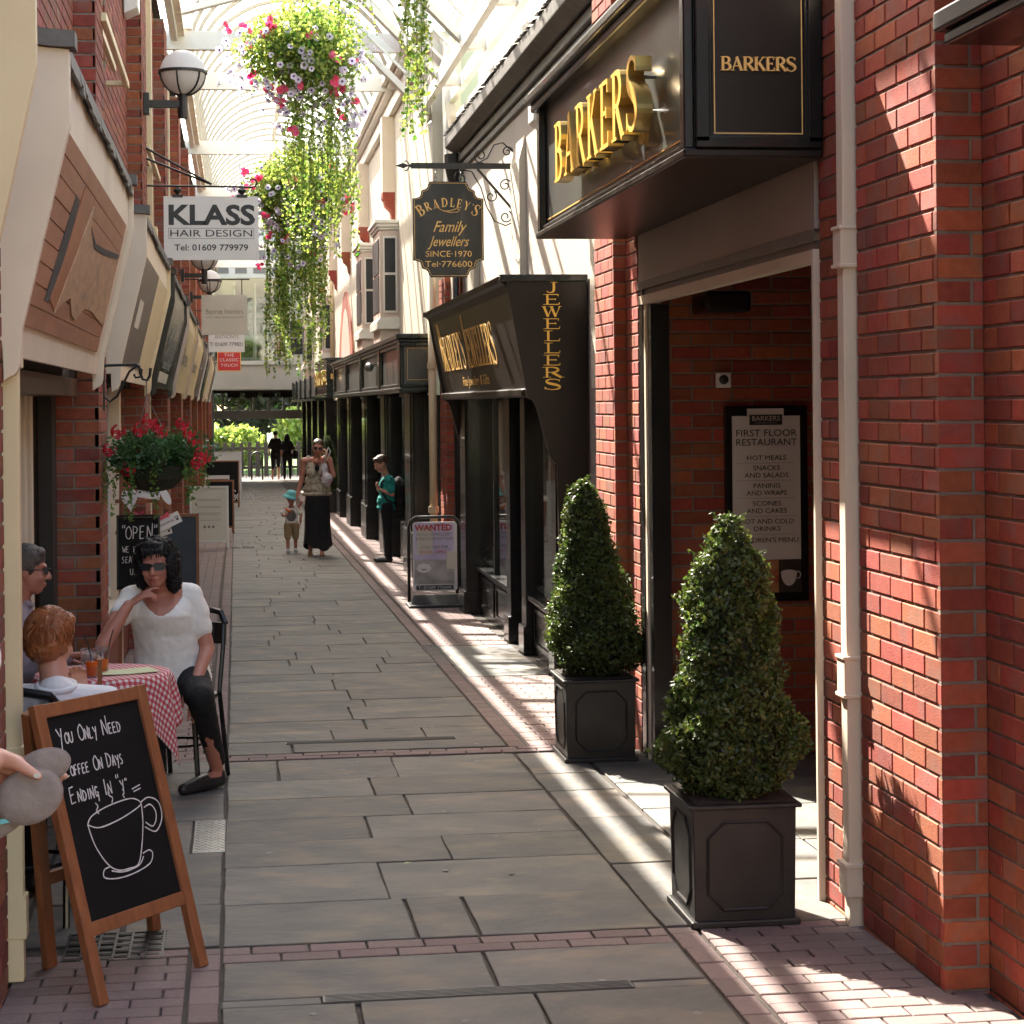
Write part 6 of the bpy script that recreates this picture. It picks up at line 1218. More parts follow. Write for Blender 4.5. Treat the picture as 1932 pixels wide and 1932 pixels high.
MB().box(1.775, 2.18, yw-.022, yw-.0205, .22, .59).build('poster_print', M['lilac'], WS); MB().box(1.775, 2.18, yw-.022, yw-.0205, -.03, .218).build('photo_print', mat('grey_photo', (.25,.22,.22), (.5,.48,.47), .5, nscale=6), WS)
text('WANTED', .085, M['inkr'], WS, (1.97, yw-.023, .54), X_, Z_, width=.38, off=.003)
for s_, z_, w_, m_ in (('GOLD JEWELLERY', .475, .36, M['inkg']), ('& PRECIOUS WATCHES', .43, .38, M['inkg']), ('CASH PAID FOR', .345, .28, M['inkg']), ('ROLEX - OMEGA', .295, .30, M['inkr']), ('GOLD PURCHASED', .0-.005, .36, M['inkg'])): text(s_, .045, m_, WS, (1.98, yw-.023, z_), X_, Z_, width=w_)
MB().prism([(1.80, yw-.0225, .575-.015), (1.96, yw-.0225, .56), (1.96, yw-.0225, .27), (1.80, yw-.0225, .27)][::-1], (0, -.002, 0)).build('pinned_leaflet', M['signc'], WS)
text('BRADLEYS', .025, M['inkg'], WS, (1.88, yw-.025, .535), X_, Z_, width=.10)
b = MB(); 
for i in range(8):
    a0, a1 = PI*i/8*2, PI*(i+1)/8*2; b.prism([(1.87+.075*math.cos(a0), yw-.0222, .135+.05*math.sin(a0)), (1.87+.075*math.cos(a1), yw-.0222, .135+.05*math.sin(a1)), (1.87+.03*math.cos(a1), yw-.0222, .12+.01*math.sin(a1)), (1.87+.03*math.cos(a0), yw-.0222, .12+.01*math.sin(a0))], (0, -.0008-.0004*(i % 2), 0))
b.build('diamond_print', M['signw'], WS)
MB().box(1.79, 2.17, yw-.023, yw-.0205, -.085, -.04).build('phone_plate', M['ink'], WS); text('T: 01609 776600', .04, M['signw'], WS, (1.98, yw-.0235, -.063), X_, Z_, width=.34)
MB().box(2.10, 2.205, yw-.028, yw-.0235, .12, .30).build('clock_leaflet', M['signc'], WS)
# ============================================================ TABLE with gingham cloth
TB = thing('cafe_table', 'small round cafe table under the gingham cloth', 'table', (0, 0, 0)); tx, ty = -.60, 9.15; tz = g(9.15)+.73
MB().lathe([(.001, tz-.03), (.29, tz-.03), (.29, tz-.006), (.001, tz-.006)], (tx, ty, 0), 28).build('tabletop', M['blackm'], TB); MB().tube([(tx, ty, g(ty)+.03), (tx, ty, tz-.03)], .03, 10).build('column', M['blackm'], TB)
for i in range(4): a = PI/4+PI/2*i; MB().tube([(tx, ty, g(ty)+.08), (tx+.15*math.cos(a), ty+.15*math.sin(a), g(ty)+.05), (tx+.26*math.cos(a), ty+.26*math.sin(a), g(ty)+.015)], .016, 6).build('foot', M['blackm'], TB)
def gingham():
    m = bpy.data.materials.new('red_gingham'); m.use_nodes = True; nt = m.node_tree; L = nt.links.new; p = nt.nodes['Principled BSDF']; p.inputs['Roughness'].default_value = .85
    uv = ND(nt, 'ShaderNodeUVMap'); sp = ND(nt, 'ShaderNodeSeparateXYZ'); L(uv.outputs[0], sp.inputs[0]); outs = []
    for k in (0, 1):
        mu = ND(nt, 'ShaderNodeMath', operation='MULTIPLY'); L(sp.outputs[k], mu.inputs[0]); mu.inputs[1].default_value = 36
        fr = ND(nt, 'ShaderNodeMath', operation='FRACT'); L(mu.outputs[0], fr.inputs[0]); gt_ = ND(nt, 'ShaderNodeMath', operation='GREATER_THAN'); L(fr.outputs[0], gt_.inputs[0]); gt_.inputs[1].default_value = .5; outs.append(gt_)
    ad = ND(nt, 'ShaderNodeMath', operation='ADD'); L(outs[0].outputs[0], ad.inputs[0]); L(outs[1].outputs[0], ad.inputs[1]); hf = ND(nt, 'ShaderNodeMath', operation='MULTIPLY'); L(ad.outputs[0], hf.inputs[0]); hf.inputs[1].default_value = .5
    cr = ND(nt, 'ShaderNodeValToRGB'); cr.color_ramp.interpolation = 'CONSTANT'; cr.color_ramp.elements[0].color = (.68, .60, .58, 1); cr.color_ramp.elements[1].position = .75; cr.color_ramp.elements[1].color = (.48, .03, .045, 1); e = cr.color_ramp.elements.new(.25); e.color = (.52, .17, .18, 1); L(hf.outputs[0], cr.inputs[0]); L(cr.outputs[0], p.inputs['Base Color']); return m
n = 56; S_ = 1.0; vs = []; uvs = []
for j in range(n+1):
    for i in range(n+1):
        u = (i/n-.5)*S_; v = (j/n-.5)*S_; a = math.radians(22); x, y = u*math.cos(a)-v*math.sin(a), u*math.sin(a)+v*math.cos(a); d = math.hypot(x, y); an = math.atan2(y, x); R0 = .295
        if d <= R0: vs.append((tx+x, ty+y, tz+.003)); 
        else:
            ex = d-R0; k = min(1, ex/.12); rr2 = R0+.012*min(1, ex/.03)+k*(.018*math.sin(an*9)+.012*math.sin(an*15+1))+ex*.10; vs.append((tx+rr2*math.cos(an), ty+rr2*math.sin(an), tz+.003-ex*.985))
        uvs.append((i/n, j/n))
fs = [(j*(n+1)+i, j*(n+1)+i+1, (j+1)*(n+1)+i+1, (j+1)*(n+1)+i) for j in range(n) for i in range(n)]
me = bpy.data.meshes.new('tablecloth'); me.from_pydata(vs, [], fs); ul = me.uv_layers.new(name='UVMap')
for p in me.polygons:
    p.use_smooth = True
    for li in p.loop_indices: ul.data[li].uv = uvs[me.loops[li].vertex_index]
me.materials.append(gingham()); tc_ = tag(nobj('tablecloth', me), 'red and white gingham cloth draped over the cafe table', 'tablecloth'); so = tc_.modifiers.new('thick', 'SOLIDIFY'); so.thickness = .002
for i, (x, y, lab) in enumerate(((-.635, 8.98, 'tumbler of orange juice with a dark straw, nearer one'), (-.60, 9.12, 'second tumbler of orange juice just behind the first'), (-.66, 9.06, 'empty clear tumbler beside the two orange juices'))):
    t = thing('tumbler', lab, 'glass', (0, 0, 0)); z = tz+.0045
    MB().lathe([(.026, 0), (.031, .115), (.029, .115), (.0245, .006), (.001, .006)], (x, y, z), 20).build('glass', M['tumbler'], t, smooth=True)
    if i < 2:
        MB().lathe([(.001, .007), (.0243, .007), (.0272, .068-.01*i), (.001, .068-.01*i)], (x, y, z), 20).build('juice', M['juice'], t, smooth=False)
        MB().tube([(x+.01, y, z+.02), (x-.015+.05*i, y, z+.14), (x-.035+.085*i, y, z+.19)], .003, 6).build('straw', M['ink'], t)
mn = thing('menu', 'open pale green menu card lying on the gingham cloth', 'menu', (0, 0, 0)); z = tz+.006
for s_ in (-1, 1):
    c = Vector((-.475, 9.02, z)); u = Vector((.95, .30, 0)); v = Vector((-.3, .95, 0)); MB().prism([c, c+u*.135*s_+Vector((0, 0, .004)), c+u*.135*s_+v*.17+Vector((0, 0, .004)), c+v*.17+Vector((0, 0, .001))][::s_], (0, 0, .0012)).build('page', M['menu'], mn)
# ---- chairs
def chair(label, x, y, rot, m, back='bent', seat=.45, grp=None):
    t = thing('cafe_chair', label, 'chair', (x, y, g(y)), group=grp, rotz=rot)     # local: sitter faces -y
    MB().lathe([(.001, seat-.02), (.19, seat-.02), (.195, seat-.008), (.19, seat+.002), (.001, seat)], (0, 0, 0), 24).build('seat', m, t)
    for a, b in ((-.15, -.13), (.15, -.13)): MB().tube([(a*.85, b*.85, seat-.02), (a*1.15, b*1.2, 0)], [.017, .013], 8).build('leg', m, t)
    for a in (-.15, .15): MB().tube([(a*1.1, .22, 0), (a*1.02, .15, seat), (a*1.05, .19, seat+.22), (a*1.0, .22, seat+.36)], .013, 8).build('back_leg', m, t)
    MB().tube([(-.16, .215, seat+.34), (-.12, .245, seat+.40), (0, .255, seat+.42), (.12, .245, seat+.40), (.16, .215, seat+.34)], .017, 8).build('back_rail', m, t)
    P = [(.165*math.cos(a), .205+.04*math.sin(a), seat+.235) for a in [0, PI/6, PI/3, PI/2, 2*PI/3, 5*PI/6, PI]]; b = MB()
    for i in range(6): b.prism([P[i], P[i+1], (P[i+1][0], P[i+1][1]+.01, P[i+1][2]+.11), (P[i][0], P[i][1]+.01, P[i][2]+.11)], (0, .012, 0))
    b.build('back_panel', m, t); MB().tube([(.14*math.cos(a), .14*math.sin(a), seat*.45) for a in [2*PI*i/16 for i in range(17)]], .008, 6).build('stretcher', m, t)
    return t
chair('black bentwood chair under the woman in the white top', -.30, 10.50, -.42, M['black']); chair('dark chair under the ginger haired person', -.76, 7.72, PI-.15, M['black']); chair('dark chair under the grey haired man', -1.08, 9.75, 2.3-PI, M['black'])
chair('slim wooden backed chair pulled up to the near side of the cafe table', -.62, 8.52, PI, M['wood']) if False else None
po = tag(MB().beam((-.555, 8.30, .78), (-.565, 8.36, .30), .018, .018).beam((-.565, 8.36, .30), (-.565, 8.36, g(8.36)), .018, .018).build('wooden_pole', M['wood']), 'thin orange brown wooden pole standing in front of the gingham cloth', 'pole')
# ============================================================ PEOPLE
class Blob:
    def __init__(s): s.b = MB()
    def cone(s, a, b, ra, rb, n=14):
        a = Vector(a); b = Vector(b); d = b-a; L = d.length
        if L < 1e-6: return s.ell(a, (ra, ra, ra))
        d.normalize(); pts = []; rr = []
        for i in range(5): t = PI/2*(1-i/4); pts.append(a-d*ra*math.sin(t)); rr.append(max(.0004, ra*math.cos(t)))
        for i in range(5): t = PI/2*i/4; pts.append(b+d*rb*math.sin(t)); rr.append(max(.0004, rb*math.cos(t)))
        s.b.tube(pts, rr, n); return s
    def ell(s, c, r, R=None, n=16):
        c = Vector(c); vs = []; fs = []; m = n//2
        for i in range(m+1):
            p = PI*i/m
            for k in range(n):
                t = 2*PI*k/n; v = Vector((r[0]*math.sin(p)*math.cos(t), r[1]*math.sin(p)*math.sin(t), r[2]*math.cos(p)))
                if i in (0, m): v = Vector((r[0]*.004*math.cos(t), r[1]*.004*math.sin(t), r[2]*(1 if i == 0 else -1)))
                if R is not None: v = R @ v
                vs.append(c+v)
        for i in range(m):
            for k in range(n): fs.append((i*n+k, (i+1)*n+k, (i+1)*n+(k+1) % n, i*n+(k+1) % n))
        fs.append(tuple(range(n))); fs.append(tuple((m*n+k) for k in range(n))[::-1]); s.b.add(vs, fs); return s
    def loft(s, L, n=22, dz=0):                       # stacked ellipses (x, y, z, a, b)
        vs = []; fs = []; m = len(L)
        for x, y, z, a, b in L:
            for k in range(n): t = 2*PI*k/n; vs.append((x+a*math.cos(t), y+b*math.sin(t), z))
        for i in range(m-1):
            for k in range(n): fs.append((i*n+k, i*n+(k+1) % n, (i+1)*n+(k+1) % n, (i+1)*n+k))
        fs.append(tuple(range(n))[::-1]); fs.append(tuple((m-1)*n+k for k in range(n))); s.b.add(vs, fs); return s
    def chain(s, pts, rs):
        for i in range(len(pts)-1): s.cone(pts[i], pts[i+1], rs[i], rs[i+1])
        return s
    def build(s, name, m, parent, vox=.008, sm=6, noise=0, nsc=.05, mats=None):
        me = s.b.mesh(name); o = bpy.data.objects.new(name, me); C.objects.link(o)
        r = o.modifiers.new('r', 'REMESH'); r.mode = 'VOXEL'; r.voxel_size = vox; r.use_smooth_shade = True
        k = o.modifiers.new('s', 'SMOOTH'); k.factor = .6; k.iterations = sm
        if noise:
            tx_ = bpy.data.textures.new('n', 'CLOUDS'); tx_.noise_scale = nsc; tx_.noise_depth = 2; dm = o.modifiers.new('d', 'DISPLACE'); dm.texture = tx_; dm.strength = noise; dm.mid_level = .5
        dg = bpy.context.evaluated_depsgraph_get(); ev = o.evaluated_get(dg); nm = bpy.data.meshes.new_from_object(ev); bpy.data.objects.remove(o); bpy.data.meshes.remove(me)
        nm.name = name; nm.materials.clear(); nm.materials.append(m); nm.polygons.foreach_set('use_smooth', [True]*len(nm.polygons))
        return nobj(name, nm, parent)
def fr_of(f, up=(0, 0, 1)):                          # head frame: x = its left, y = back, z = up
    f = Vector(f).normalized(); up = Vector(up).normalized(); x = up.cross(-f).normalized(); x = (-f).cross(up).normalized()*1
    y = -f; z = up-(up.dot(y))*y; z.normalize(); x = y.cross(z).normalized(); return Matrix((x, y, z)).transposed()
def head(B, c, f, up=(0, 0, 1), s=1.0, ears=True):
    R = fr_of(f, up); c = Vector(c)
    def P(x, y, z): return c+R @ Vector((x*s, y*s, z*s))
    E_ = lambda p, r: B.ell(P(*p), [a*s for a in r], R)
    E_((0, .012, .035), (.075, .092, .082)); E_((0, -.02, -.03), (.064, .068, .082)); E_((0, -.045, -.085), (.036, .036, .028)); E_((0, -.028, -.062), (.054, .05, .042))
    for sx in (-1, 1): E_((sx*.036, -.062, -.028), (.024, .022, .024)); E_((sx*.030, -.078, .026), (.024, .012, .009))
    if ears:
        for sx in (-1, 1): E_((sx*.076, .012, -.010), (.010, .020, .032))
    B.cone(P(0, -.080, .018), P(0, -.106, -.028), .009*s, .013*s); 
    for sx in (-1, 1): E_((sx*.011, -.095, -.032), (.009, .011, .008))
    E_((0, -.082, -.058), (.025, .012, .007)); E_((0, -.080, -.069), (.022, .012, .007))
    return P, R
def lips(P, R, root, s=1, m=None, dz=0):
    b = Blob(); b.ell(P(0, -.0885, -.0585), (.021*s, .008*s, .0042*s), R, 12).ell(P(0, -.0865, -.068), (.019*s, .008*s, .005*s), R, 12); b.build('mouth', m or M['lips'], root, .0025, 2)
def shades(P, R, root, s=1, w=.031, h=.019):
    for sx in (-1, 1):
        q = []
        for i in range(14): a = 2*PI*i/14; x = sx*.033+w*math.copysign(abs(math.cos(a))**.6, math.cos(a)); z = .004+h*math.copysign(abs(math.sin(a))**.7, math.sin(a)); q.append(P(x, -.098+.55*abs(x)**1.5*2.0, z))
        MB().prism(q if sx < 0 else q, R @ Vector((0, .004, 0))).build('sunglass_lens', M['ink'], root)
        MB().tube([P(sx*.064, -.082, .012), P(sx*.080, -.04, .010), P(sx*.084, .012, .004)], .0032*s, 6).build('temple_arm', M['ink'], root)
    MB().tube([P(-.012, -.100, .012), P(0, -.106, .016), P(.012, -.100, .012)], .003*s, 6).build('bridge', M['ink'], root)
def hand(B, w, d, n, side, s=1.0, curl=(.5, .55, .6, .65), thumb=.6, spread=.06):
    """w wrist point, d finger direction, n direction the palm faces, side=+1 thumb toward d x n"""
    w = Vector(w); d = Vector(d).normalized(); n = Vector(n); n = (n-n.dot(d)*d).normalized(); t = d.cross(n)*side
    for k in range(4):
        o = (.027-.018*k)
        B.cone(w+t*o*.5*s, w+(d*.085+t*o)*s, .013*s, .0115*s)
    Ls = (.042, .046, .043, .034)
    for k in range(4):
        o = .027-.018*k; p = w+(d*.088+t*o)*s; a = 0; r = .0092*s*(1 if k < 3 else .88); dd = (d+t*(spread*(1.5-k))).normalized()
        for j in range(3):
            a += curl[k]*(.7 if j == 0 else 1); dr = dd*math.cos(a)+n*math.sin(a); q = p+dr*Ls[k]*s*(1, .65, .5)[j]; B.cone(p, q, r, r*.93, 10); p = q; r *= .93
    p = w+(d*.025+t*.030+n*.006)*s; q = p+(d*.030+t*.026+n*.012*thumb)*s; B.cone(w+d*.02*s, p, .013*s, .014*s); B.cone(p, q, .0135*s, .011*s); u = q+(d*.030+t*.006+n*.022*thumb)*s; B.cone(q, u, .0105*s, .0095*s); v = u+(d*.022-t*.002+n*.012*thumb)*s; B.cone(u, v, .0095*s, .008*s)
    return v
def person(label, loc=(0, 0, 0)): return thing('person', label, 'person', (0, 0, 0))
V3 = Vector
# ---------- seated woman, white top
p = person('seated woman in a white scoop neck top and sunglasses with black curly hair'); zf = g(10.3)
hip = V3((-.33, 10.42, zf+.56)); chest = V3((-.375, 10.38, zf+.88)); nk = V3((-.385, 10.35, zf+1.04)); hc = V3((-.405, 10.25, zf+1.13)); sR = V3((-.54, 10.36, zf+.965)); sL = V3((-.232, 10.36, zf+.972))
B = Blob(); fdir = V3((-.16, -1, -.04)); P, R = head(B, hc, fdir, (-.03, -.03, 1), .98)
B.cone(nk-V3((0, 0, .03)), hc+V3((0, .02, -.06)), .058, .052)
B.ell(hip+V3((0, .02, -.02)), (.17, .14, .11)).loft([(x, y, zf+z, a_, b_) for x, y, z, a_, b_ in [(-.33, 10.42, .50, .178, .153), (-.34, 10.41, .63, .176, .146), (-.36, 10.38, .77, .156, .136), (-.375, 10.345, .88, .156, .146), (-.378, 10.355, .92, .152, .126), (-.38, 10.37, .96, .143, .094), (-.383, 10.37, 1.0, .12, .066), (-.385, 10.365, 1.03, .07, .052)]])
B.cone(nk-V3((0, 0, .05)), sR, .052, .046).cone(nk-V3((0, 0, .05)), sL, .052, .046)
# her right arm (left in view): elbow on the table, hand to chin ; left arm down to the knee
eR = V3((-.60, 9.62+.28, zf+.735)); eR = V3((-.655, 10.02, zf+.765)); wR = V3((-.535, 10.10, zf+.95)); B.cone(sR, eR, .046, .040).cone(eR, wR, .041, .026)
hand(B, wR, V3((.75, .08, .50)), V3((.45, .25, -.75)), 1, .98, curl=(.25, .75, .85, .9), thumb=.8)
eL = V3((-.155, 10.33, zf+.70)); wL = V3((-.215, 10.08, zf+.545)); B.cone(sL, eL, .046, .038).cone(eL, wL, .038, .026); hand(B, wL, V3((.04, -.45, -.75)), V3((-.1, .8, -.5)), -1, 1.0, curl=(.2, .22, .25, .3), thumb=.3, spread=.10)
kL = V3((-.185, 9.95, zf+.50)); kR = V3((-.42, 9.92, zf+.50)); aL = V3((-.115, 10.26, zf+.115)); aR = V3((-.40, 10.1, zf+.10))
for k, a in ((kL, aL), (kR, aR)):
    hh = hip+V3(((.09 if k is kL else -.09), 0, -.03)); B.cone(hh, k, .088, .060).cone(k, a, .055, .036).cone(a, a+V3((.0, .02, -.04)), .036, .034).cone(a+V3((0, 0, -.05)), a+V3((-.10, -.11, -.075)), .034, .026)
B.build('body', M['skinr'], p, .0055, 5); lips(P, R, p); shades(P, R, p, 1, .034, .019)
def tor(k): 
    L = [(-.33, 10.42, .50, .19, .165), (-.333, 10.415, .56, .195, .17), (-.34, 10.41, .63, .188, .158), (-.35, 10.395, .70, .175, .15), (-.36, 10.38, .77, .168, .148), (-.37, 10.36, .83, .168, .155), (-.375, 10.345, .88, .168, .158), (-.378, 10.355, .92, .164, .138), (-.38, 10.37, .96, .155, .105), (-.383, 10.37, 1.0, .13, .075), (-.385, 10.365, 1.03, .08, .06)]
    return [(x, y, zf+z, a_-k, b_-k) for x, y, z, a_, b_ in L]
T = Blob(); T.loft(tor(0)).cone(sR+V3((.03, 0, .0)), sR+V3((-.04, -.12, -.075)), .056, .060).cone(sL+V3((-.03, 0, .0)), sL+V3((.040, -.015, -.17)), .057, .064)
for s_, sg_ in ((sR, -1), (sL, 1)): T.cone(s_, s_.lerp(nk-V3((0, 0, .045)), .62)+V3((0, .01, 0)), .056, .054)
to = T.cone(sL+V3((-.01, 0, -.005)), sL+V3((.030, -.01, -.09)), .058, .062).cone(sR+V3((.01, 0, -.005)), sR+V3((-.025, -.06, -.05)), .058, .060).build('top', M['tee'], p, .0055, 9, .016, .085)
def cut(o, fn):                                      # neckline: drop the cloth over the throat
    b = bmesh.new(); b.from_mesh(o.data); bmesh.ops.delete(b, geom=[v for v in b.verts if fn(v.co)], context='VERTS'); b.to_mesh(o.data); b.free(); s = o.modifiers.new('thick', 'SOLIDIFY'); s.thickness = .004
cut(to, lambda c: abs(c.x-chest.x+.005) < .098 and c.y < chest.y+.06 and c.z-(chest.z+.005) > (abs(c.x-chest.x+.005)/.115)**1.7*.105)
Tr = Blob()
for k, a in ((kL, aL), (kR, aR)): hh = hip+V3(((.09 if k is kL else -.09), 0, -.02)); Tr.cone(hh, k, .098, .072).cone(k, a+V3((0, 0, .03)), .068, .046)
Tr.ell(hip+V3((0, .02, -.02)), (.19, .155, .11)); Tr.build('trousers', M['blackc'], p, .007, 5, .008, .06)
for a in (aL, aR): Blob().cone(a+V3((.01, .02, -.068)), a+V3((-.10, -.10, -.075)), .044, .040).cone(a+V3((-.10, -.10, -.075)), a+V3((-.16, -.17, -.082)), .040, .030).cone(a+V3((.01, .02, -.05)), a+V3((-.01, .0, -.04)), .040, .036).build('shoe', M['shoe'], p, .006, 3)
H = Blob(); Q = P
H.ell(Q(0, .03, .055), (.098, .098, .085), R).ell(Q(-.075, .03, .0), (.045, .075, .09), R).ell(Q(.075, .03, -.01), (.045, .075, .10), R).ell(Q(0, .075, -.03), (.09, .06, .11), R).ell(Q(-.01, -.052, .098), (.068, .035, .034), R).ell(Q(.085, .02, -.085), (.04, .05, .06), R).ell(Q(-.08, .03, -.07), (.035, .05, .055), R)
for i in range(60):
    a = random.uniform(0, 2*PI); e = random.uniform(-.9, 1.4); v = V3((math.cos(a)*math.cos(e), math.sin(a)*math.cos(e), math.sin(e)))
    if v.y < -.45 and v.z < .55: continue
    H.ell(Q(v.x*.107, .035+v.y*.10, .03+v.z*.105), (.022, .022, .022), R, 8)
ho = H.build('hair', M['hairk'], p, .006, 2, .022, .018)
cu = MB()
for i in range(130):
    a = random.uniform(0, 2*PI); e = random.uniform(-1.0, 1.4); v = V3((math.cos(a)*math.cos(e), math.sin(a)*math.cos(e), math.sin(e)))
    if v.y < -.5 and v.z < .6: continue
    c0 = V3((v.x*.115, .035+v.y*.108, .03+v.z*.112)); u = v.orthogonal().normalized(); w = v.cross(u); r0 = random.uniform(.008, .016)
    cu.tube([Q(*(c0+v*(.018*k/7)+(u*math.cos(k*.45+i)+w*math.sin(k*.45+i))*r0+V3((0, 0, -.004*k)))) for k in range(8)], [.0035, .0034, .003, .0028, .0024, .002, .0015, .0008], 4)
for x in (-.045, -.03, -.018, -.006, .004, .02, .03, .042): cu.tube([Q(x*1.2, -.05, .115), Q(x*1.1, -.092, .085), Q(x+.006, -.099, .052+.008*math.sin(x*300))], [.010, .008, .001], 5)
cu.build('curls', M['hairk'], p)
MB().tube([wL+V3((.032*math.cos(a), .02*math.sin(a), .03+.01*math.cos(a))) for a in [2*PI*i/14 for i in range(15)]], .0022, 5).build('bracelet', M['steel'], p)
MB().tube([wR+V3((.028*math.cos(a)-.01, .02*math.sin(a), -.02+.018*math.cos(a))) for a in [2*PI*i/14 for i in range(15)]], .0025, 5).build('bracelet', M['wood'], p)
# ---------- man in profile, grey hair, mauve shirt
p = person('grey haired man in a mauve shirt and sunglasses seated in the recess at the left'); zf = g(9.9)
hc = V3((-1.005, 9.95, zf+1.14)); nk = V3((-1.06, 9.98, zf+1.0)); chest = V3((-1.09, 10.0, zf+.80)); hip = V3((-1.08, 10.0, zf+.50)); sA = V3((-1.06, 9.80, zf+.93)); sB = V3((-1.08, 10.18, zf+.93))
B = Blob(); P, R = head(B, hc, (1, .12, -.10), (.05, 0, 1), 1.02); B.cone(nk-V3((0, 0, .04)), hc+V3((-.03, 0, -.06)), .062, .060); B.ell(chest, (.13, .19, .19)).ell(hip+V3((0, 0, .1)), (.15, .18, .2))
eA = V3((-.98, 9.72, zf+.68)); wA = V3((-.80, 9.62, zf+.76)); eB = V3((-.92, 10.12, zf+.68)); wB = V3((-.84, 9.9, zf+.72))
for s_, e_, w_, sd in ((sA, eA, wA, 1), (sB, eB, wB, -1)): B.cone(nk-V3((0, 0, .06)), s_, .06, .06).cone(s_, e_, .052, .042).cone(e_, w_, .04, .027); hand(B, w_, V3((.9, -.1, .1)), V3((0, 0, -1)), sd, 1, curl=(.4,)*4)
kA, kB = V3((-.78, 9.72, zf+.50)), V3((-.80, 10.12, zf+.50))
for k in (kA, kB): B.cone(hip+V3((0, k.y-10.0, 0)), k, .09, .06).cone(k, V3((k.x, k.y, zf+.06)), .055, .04).cone(V3((k.x, k.y, zf+.05)), V3((k.x+.15, k.y, zf+.035)), .035, .028)
B.build('body', M['skinr'], p, .006, 5); lips(P, R, p); shades(P, R, p, 1, .028, .017)
T = Blob(); T.ell(chest, (.145, .205, .20)).ell(hip+V3((0, 0, .1)), (.165, .195, .2)).cone(nk-V3((0, 0, .075)), nk-V3((0, 0, .035)), .09, .072)
for s_, e_ in ((sA, eA), (sB, eB)): T.cone(nk-V3((0, 0, .07)), s_, .07, .07).cone(s_, e_, .066, .058)
for s_, e_, w_ in ((sA, eA, wA), (sB, eB, wB)): T.cone(e_, w_, .056, .042)
T.build('shirt', M['mauve'], p, .007, 4, .014, .07)
MB().prism([nk+V3((.03, -.06, .015)), nk+V3((.09, -.05, -.03)), nk+V3((.06, -.02, -.055)), nk+V3((-.04, -.08, -.02))], (0, .012, .004)).build('collar', M['mauve'], p)
Tr = Blob()
for k in (kA, kB): Tr.cone(hip+V3((0, k.y-10.0, 0)), k, .1, .072).cone(k, V3((k.x, k.y, zf+.08)), .066, .05)
Tr.build('trousers', M['blackc'], p, .008, 4)
for k in (kA, kB): Blob().cone(V3((k.x-.03, k.y, zf+.045)), V3((k.x+.16, k.y, zf+.04)), .045, .038).build('shoe', M['shoe'], p, .008, 3)
H = Blob(); H.ell(P(0, .015, .055), (.084, .098, .076), R).ell(P(0, .065, -.01), (.078, .055, .085), R).ell(P(0, -.045, .085), (.06, .035, .03), R)
for sx in (-1, 1): H.ell(P(sx*.070, .028, .028), (.017, .062, .048), R).ell(P(sx*.072, -.012, .012), (.012, .02, .03), R)
H.build('hair', M['hairg'], p, .005, 3, .006, .012)
# ---------- ginger haired person from behind, white polo
p = person('ginger haired person in a white polo shirt seen from behind at the cafe table'); zf = g(7.7)
hc = V3((-.685, 7.62, zf+1.03)); nk = V3((-.665, 7.56, zf+.90)); chest = V3((-.665, 7.60, zf+.70)); hip = V3((-.68, 7.68, zf+.50)); sL = V3((-.855, 7.60, zf+.81)); sR = V3((-.485, 7.60, zf+.80))
B = Blob(); P, R = head(B, hc, (.42, .9, -.12), (.08, 0, 1), .97); B.cone(nk-V3((0, 0, .05)), hc+V3((0, -.01, -.05)), .055, .052).ell(chest, (.16, .11, .17)).ell(hip+V3((0, 0, .08)), (.15, .12, .16))
eL, wL = V3((-.90, 7.86, zf+.62)), V3((-.72, 8.02, zf+.74)); eR, wR = V3((-.44, 7.86, zf+.60)), V3((-.60, 7.90, zf+.76))
for s_, e_, w_, sd in ((sL, eL, wL, 1), (sR, eR, wR, -1)): B.cone(nk-V3((0, 0, .07)), s_, .055, .055).cone(s_, e_, .046, .038).cone(e_, w_, .036, .025); hand(B, w_, V3((-.1 if sd < 0 else .3, .3, .9)), V3((0, -.8, .2)), sd, .9, curl=(.6,)*4)
kA, kB = V3((-.80, 8.08, zf+.48)), V3((-.55, 8.08, zf+.48))
for k in (kA, kB): B.cone(V3((k.x*.5+hip.x*.5, hip.y, hip.z)), k, .08, .055).cone(k, V3((k.x, k.y, zf+.06)), .05, .036).cone(V3((k.x, k.y, zf+.05)), V3((k.x, k.y+.14, zf+.035)), .033, .026)
B.build('body', M['skin'], p, .006, 5)
T = Blob(); T.ell(chest, (.175, .125, .165)).ell(hip+V3((0, 0, .10)), (.17, .135, .17)).cone(nk-V3((0, 0, .07)), nk-V3((0, 0, .045)), .078, .068)
for s_, e_ in ((sL, eL), (sR, eR)): T.cone(nk-V3((0, 0, .075)), s_, .062, .064).cone(s_, s_.lerp(e_, .75), .062, .060)
T.build('polo_shirt', M['polo'], p, .006, 4, .012, .08)
cl = MB(); cl.tube([nk+V3((.068*math.cos(a), .062*math.sin(a), -.028+.014*math.sin(a))) for a in [2*PI*i/20 for i in range(21)]], .013, 8); cl.build('collar', M['polo'], p, smooth=True)
Tr = Blob()
for k in (kA, kB): Tr.cone(V3((k.x*.5+hip.x*.5, hip.y, hip.z)), k, .09, .066).cone(k, V3((k.x, k.y, zf+.08)), .06, .046)
Tr.build('trousers', M['blackc'], p, .008, 4)
for k in (kA, kB): Blob().cone(V3((k.x, k.y-.03, zf+.045)), V3((k.x, k.y+.15, zf+.04)), .042, .036).build('shoe', M['shoe'], p, .008, 3)
H = Blob(); H.ell(P(0, .022, .05), (.088, .098, .082), R).ell(P(0, .06, -.005), (.080, .062, .078), R).ell(P(0, -.05, .085), (.062, .035, .036), R)
for sx in (-1, 1): H.ell(P(sx*.070, .03, .01), (.018, .05, .05), R)
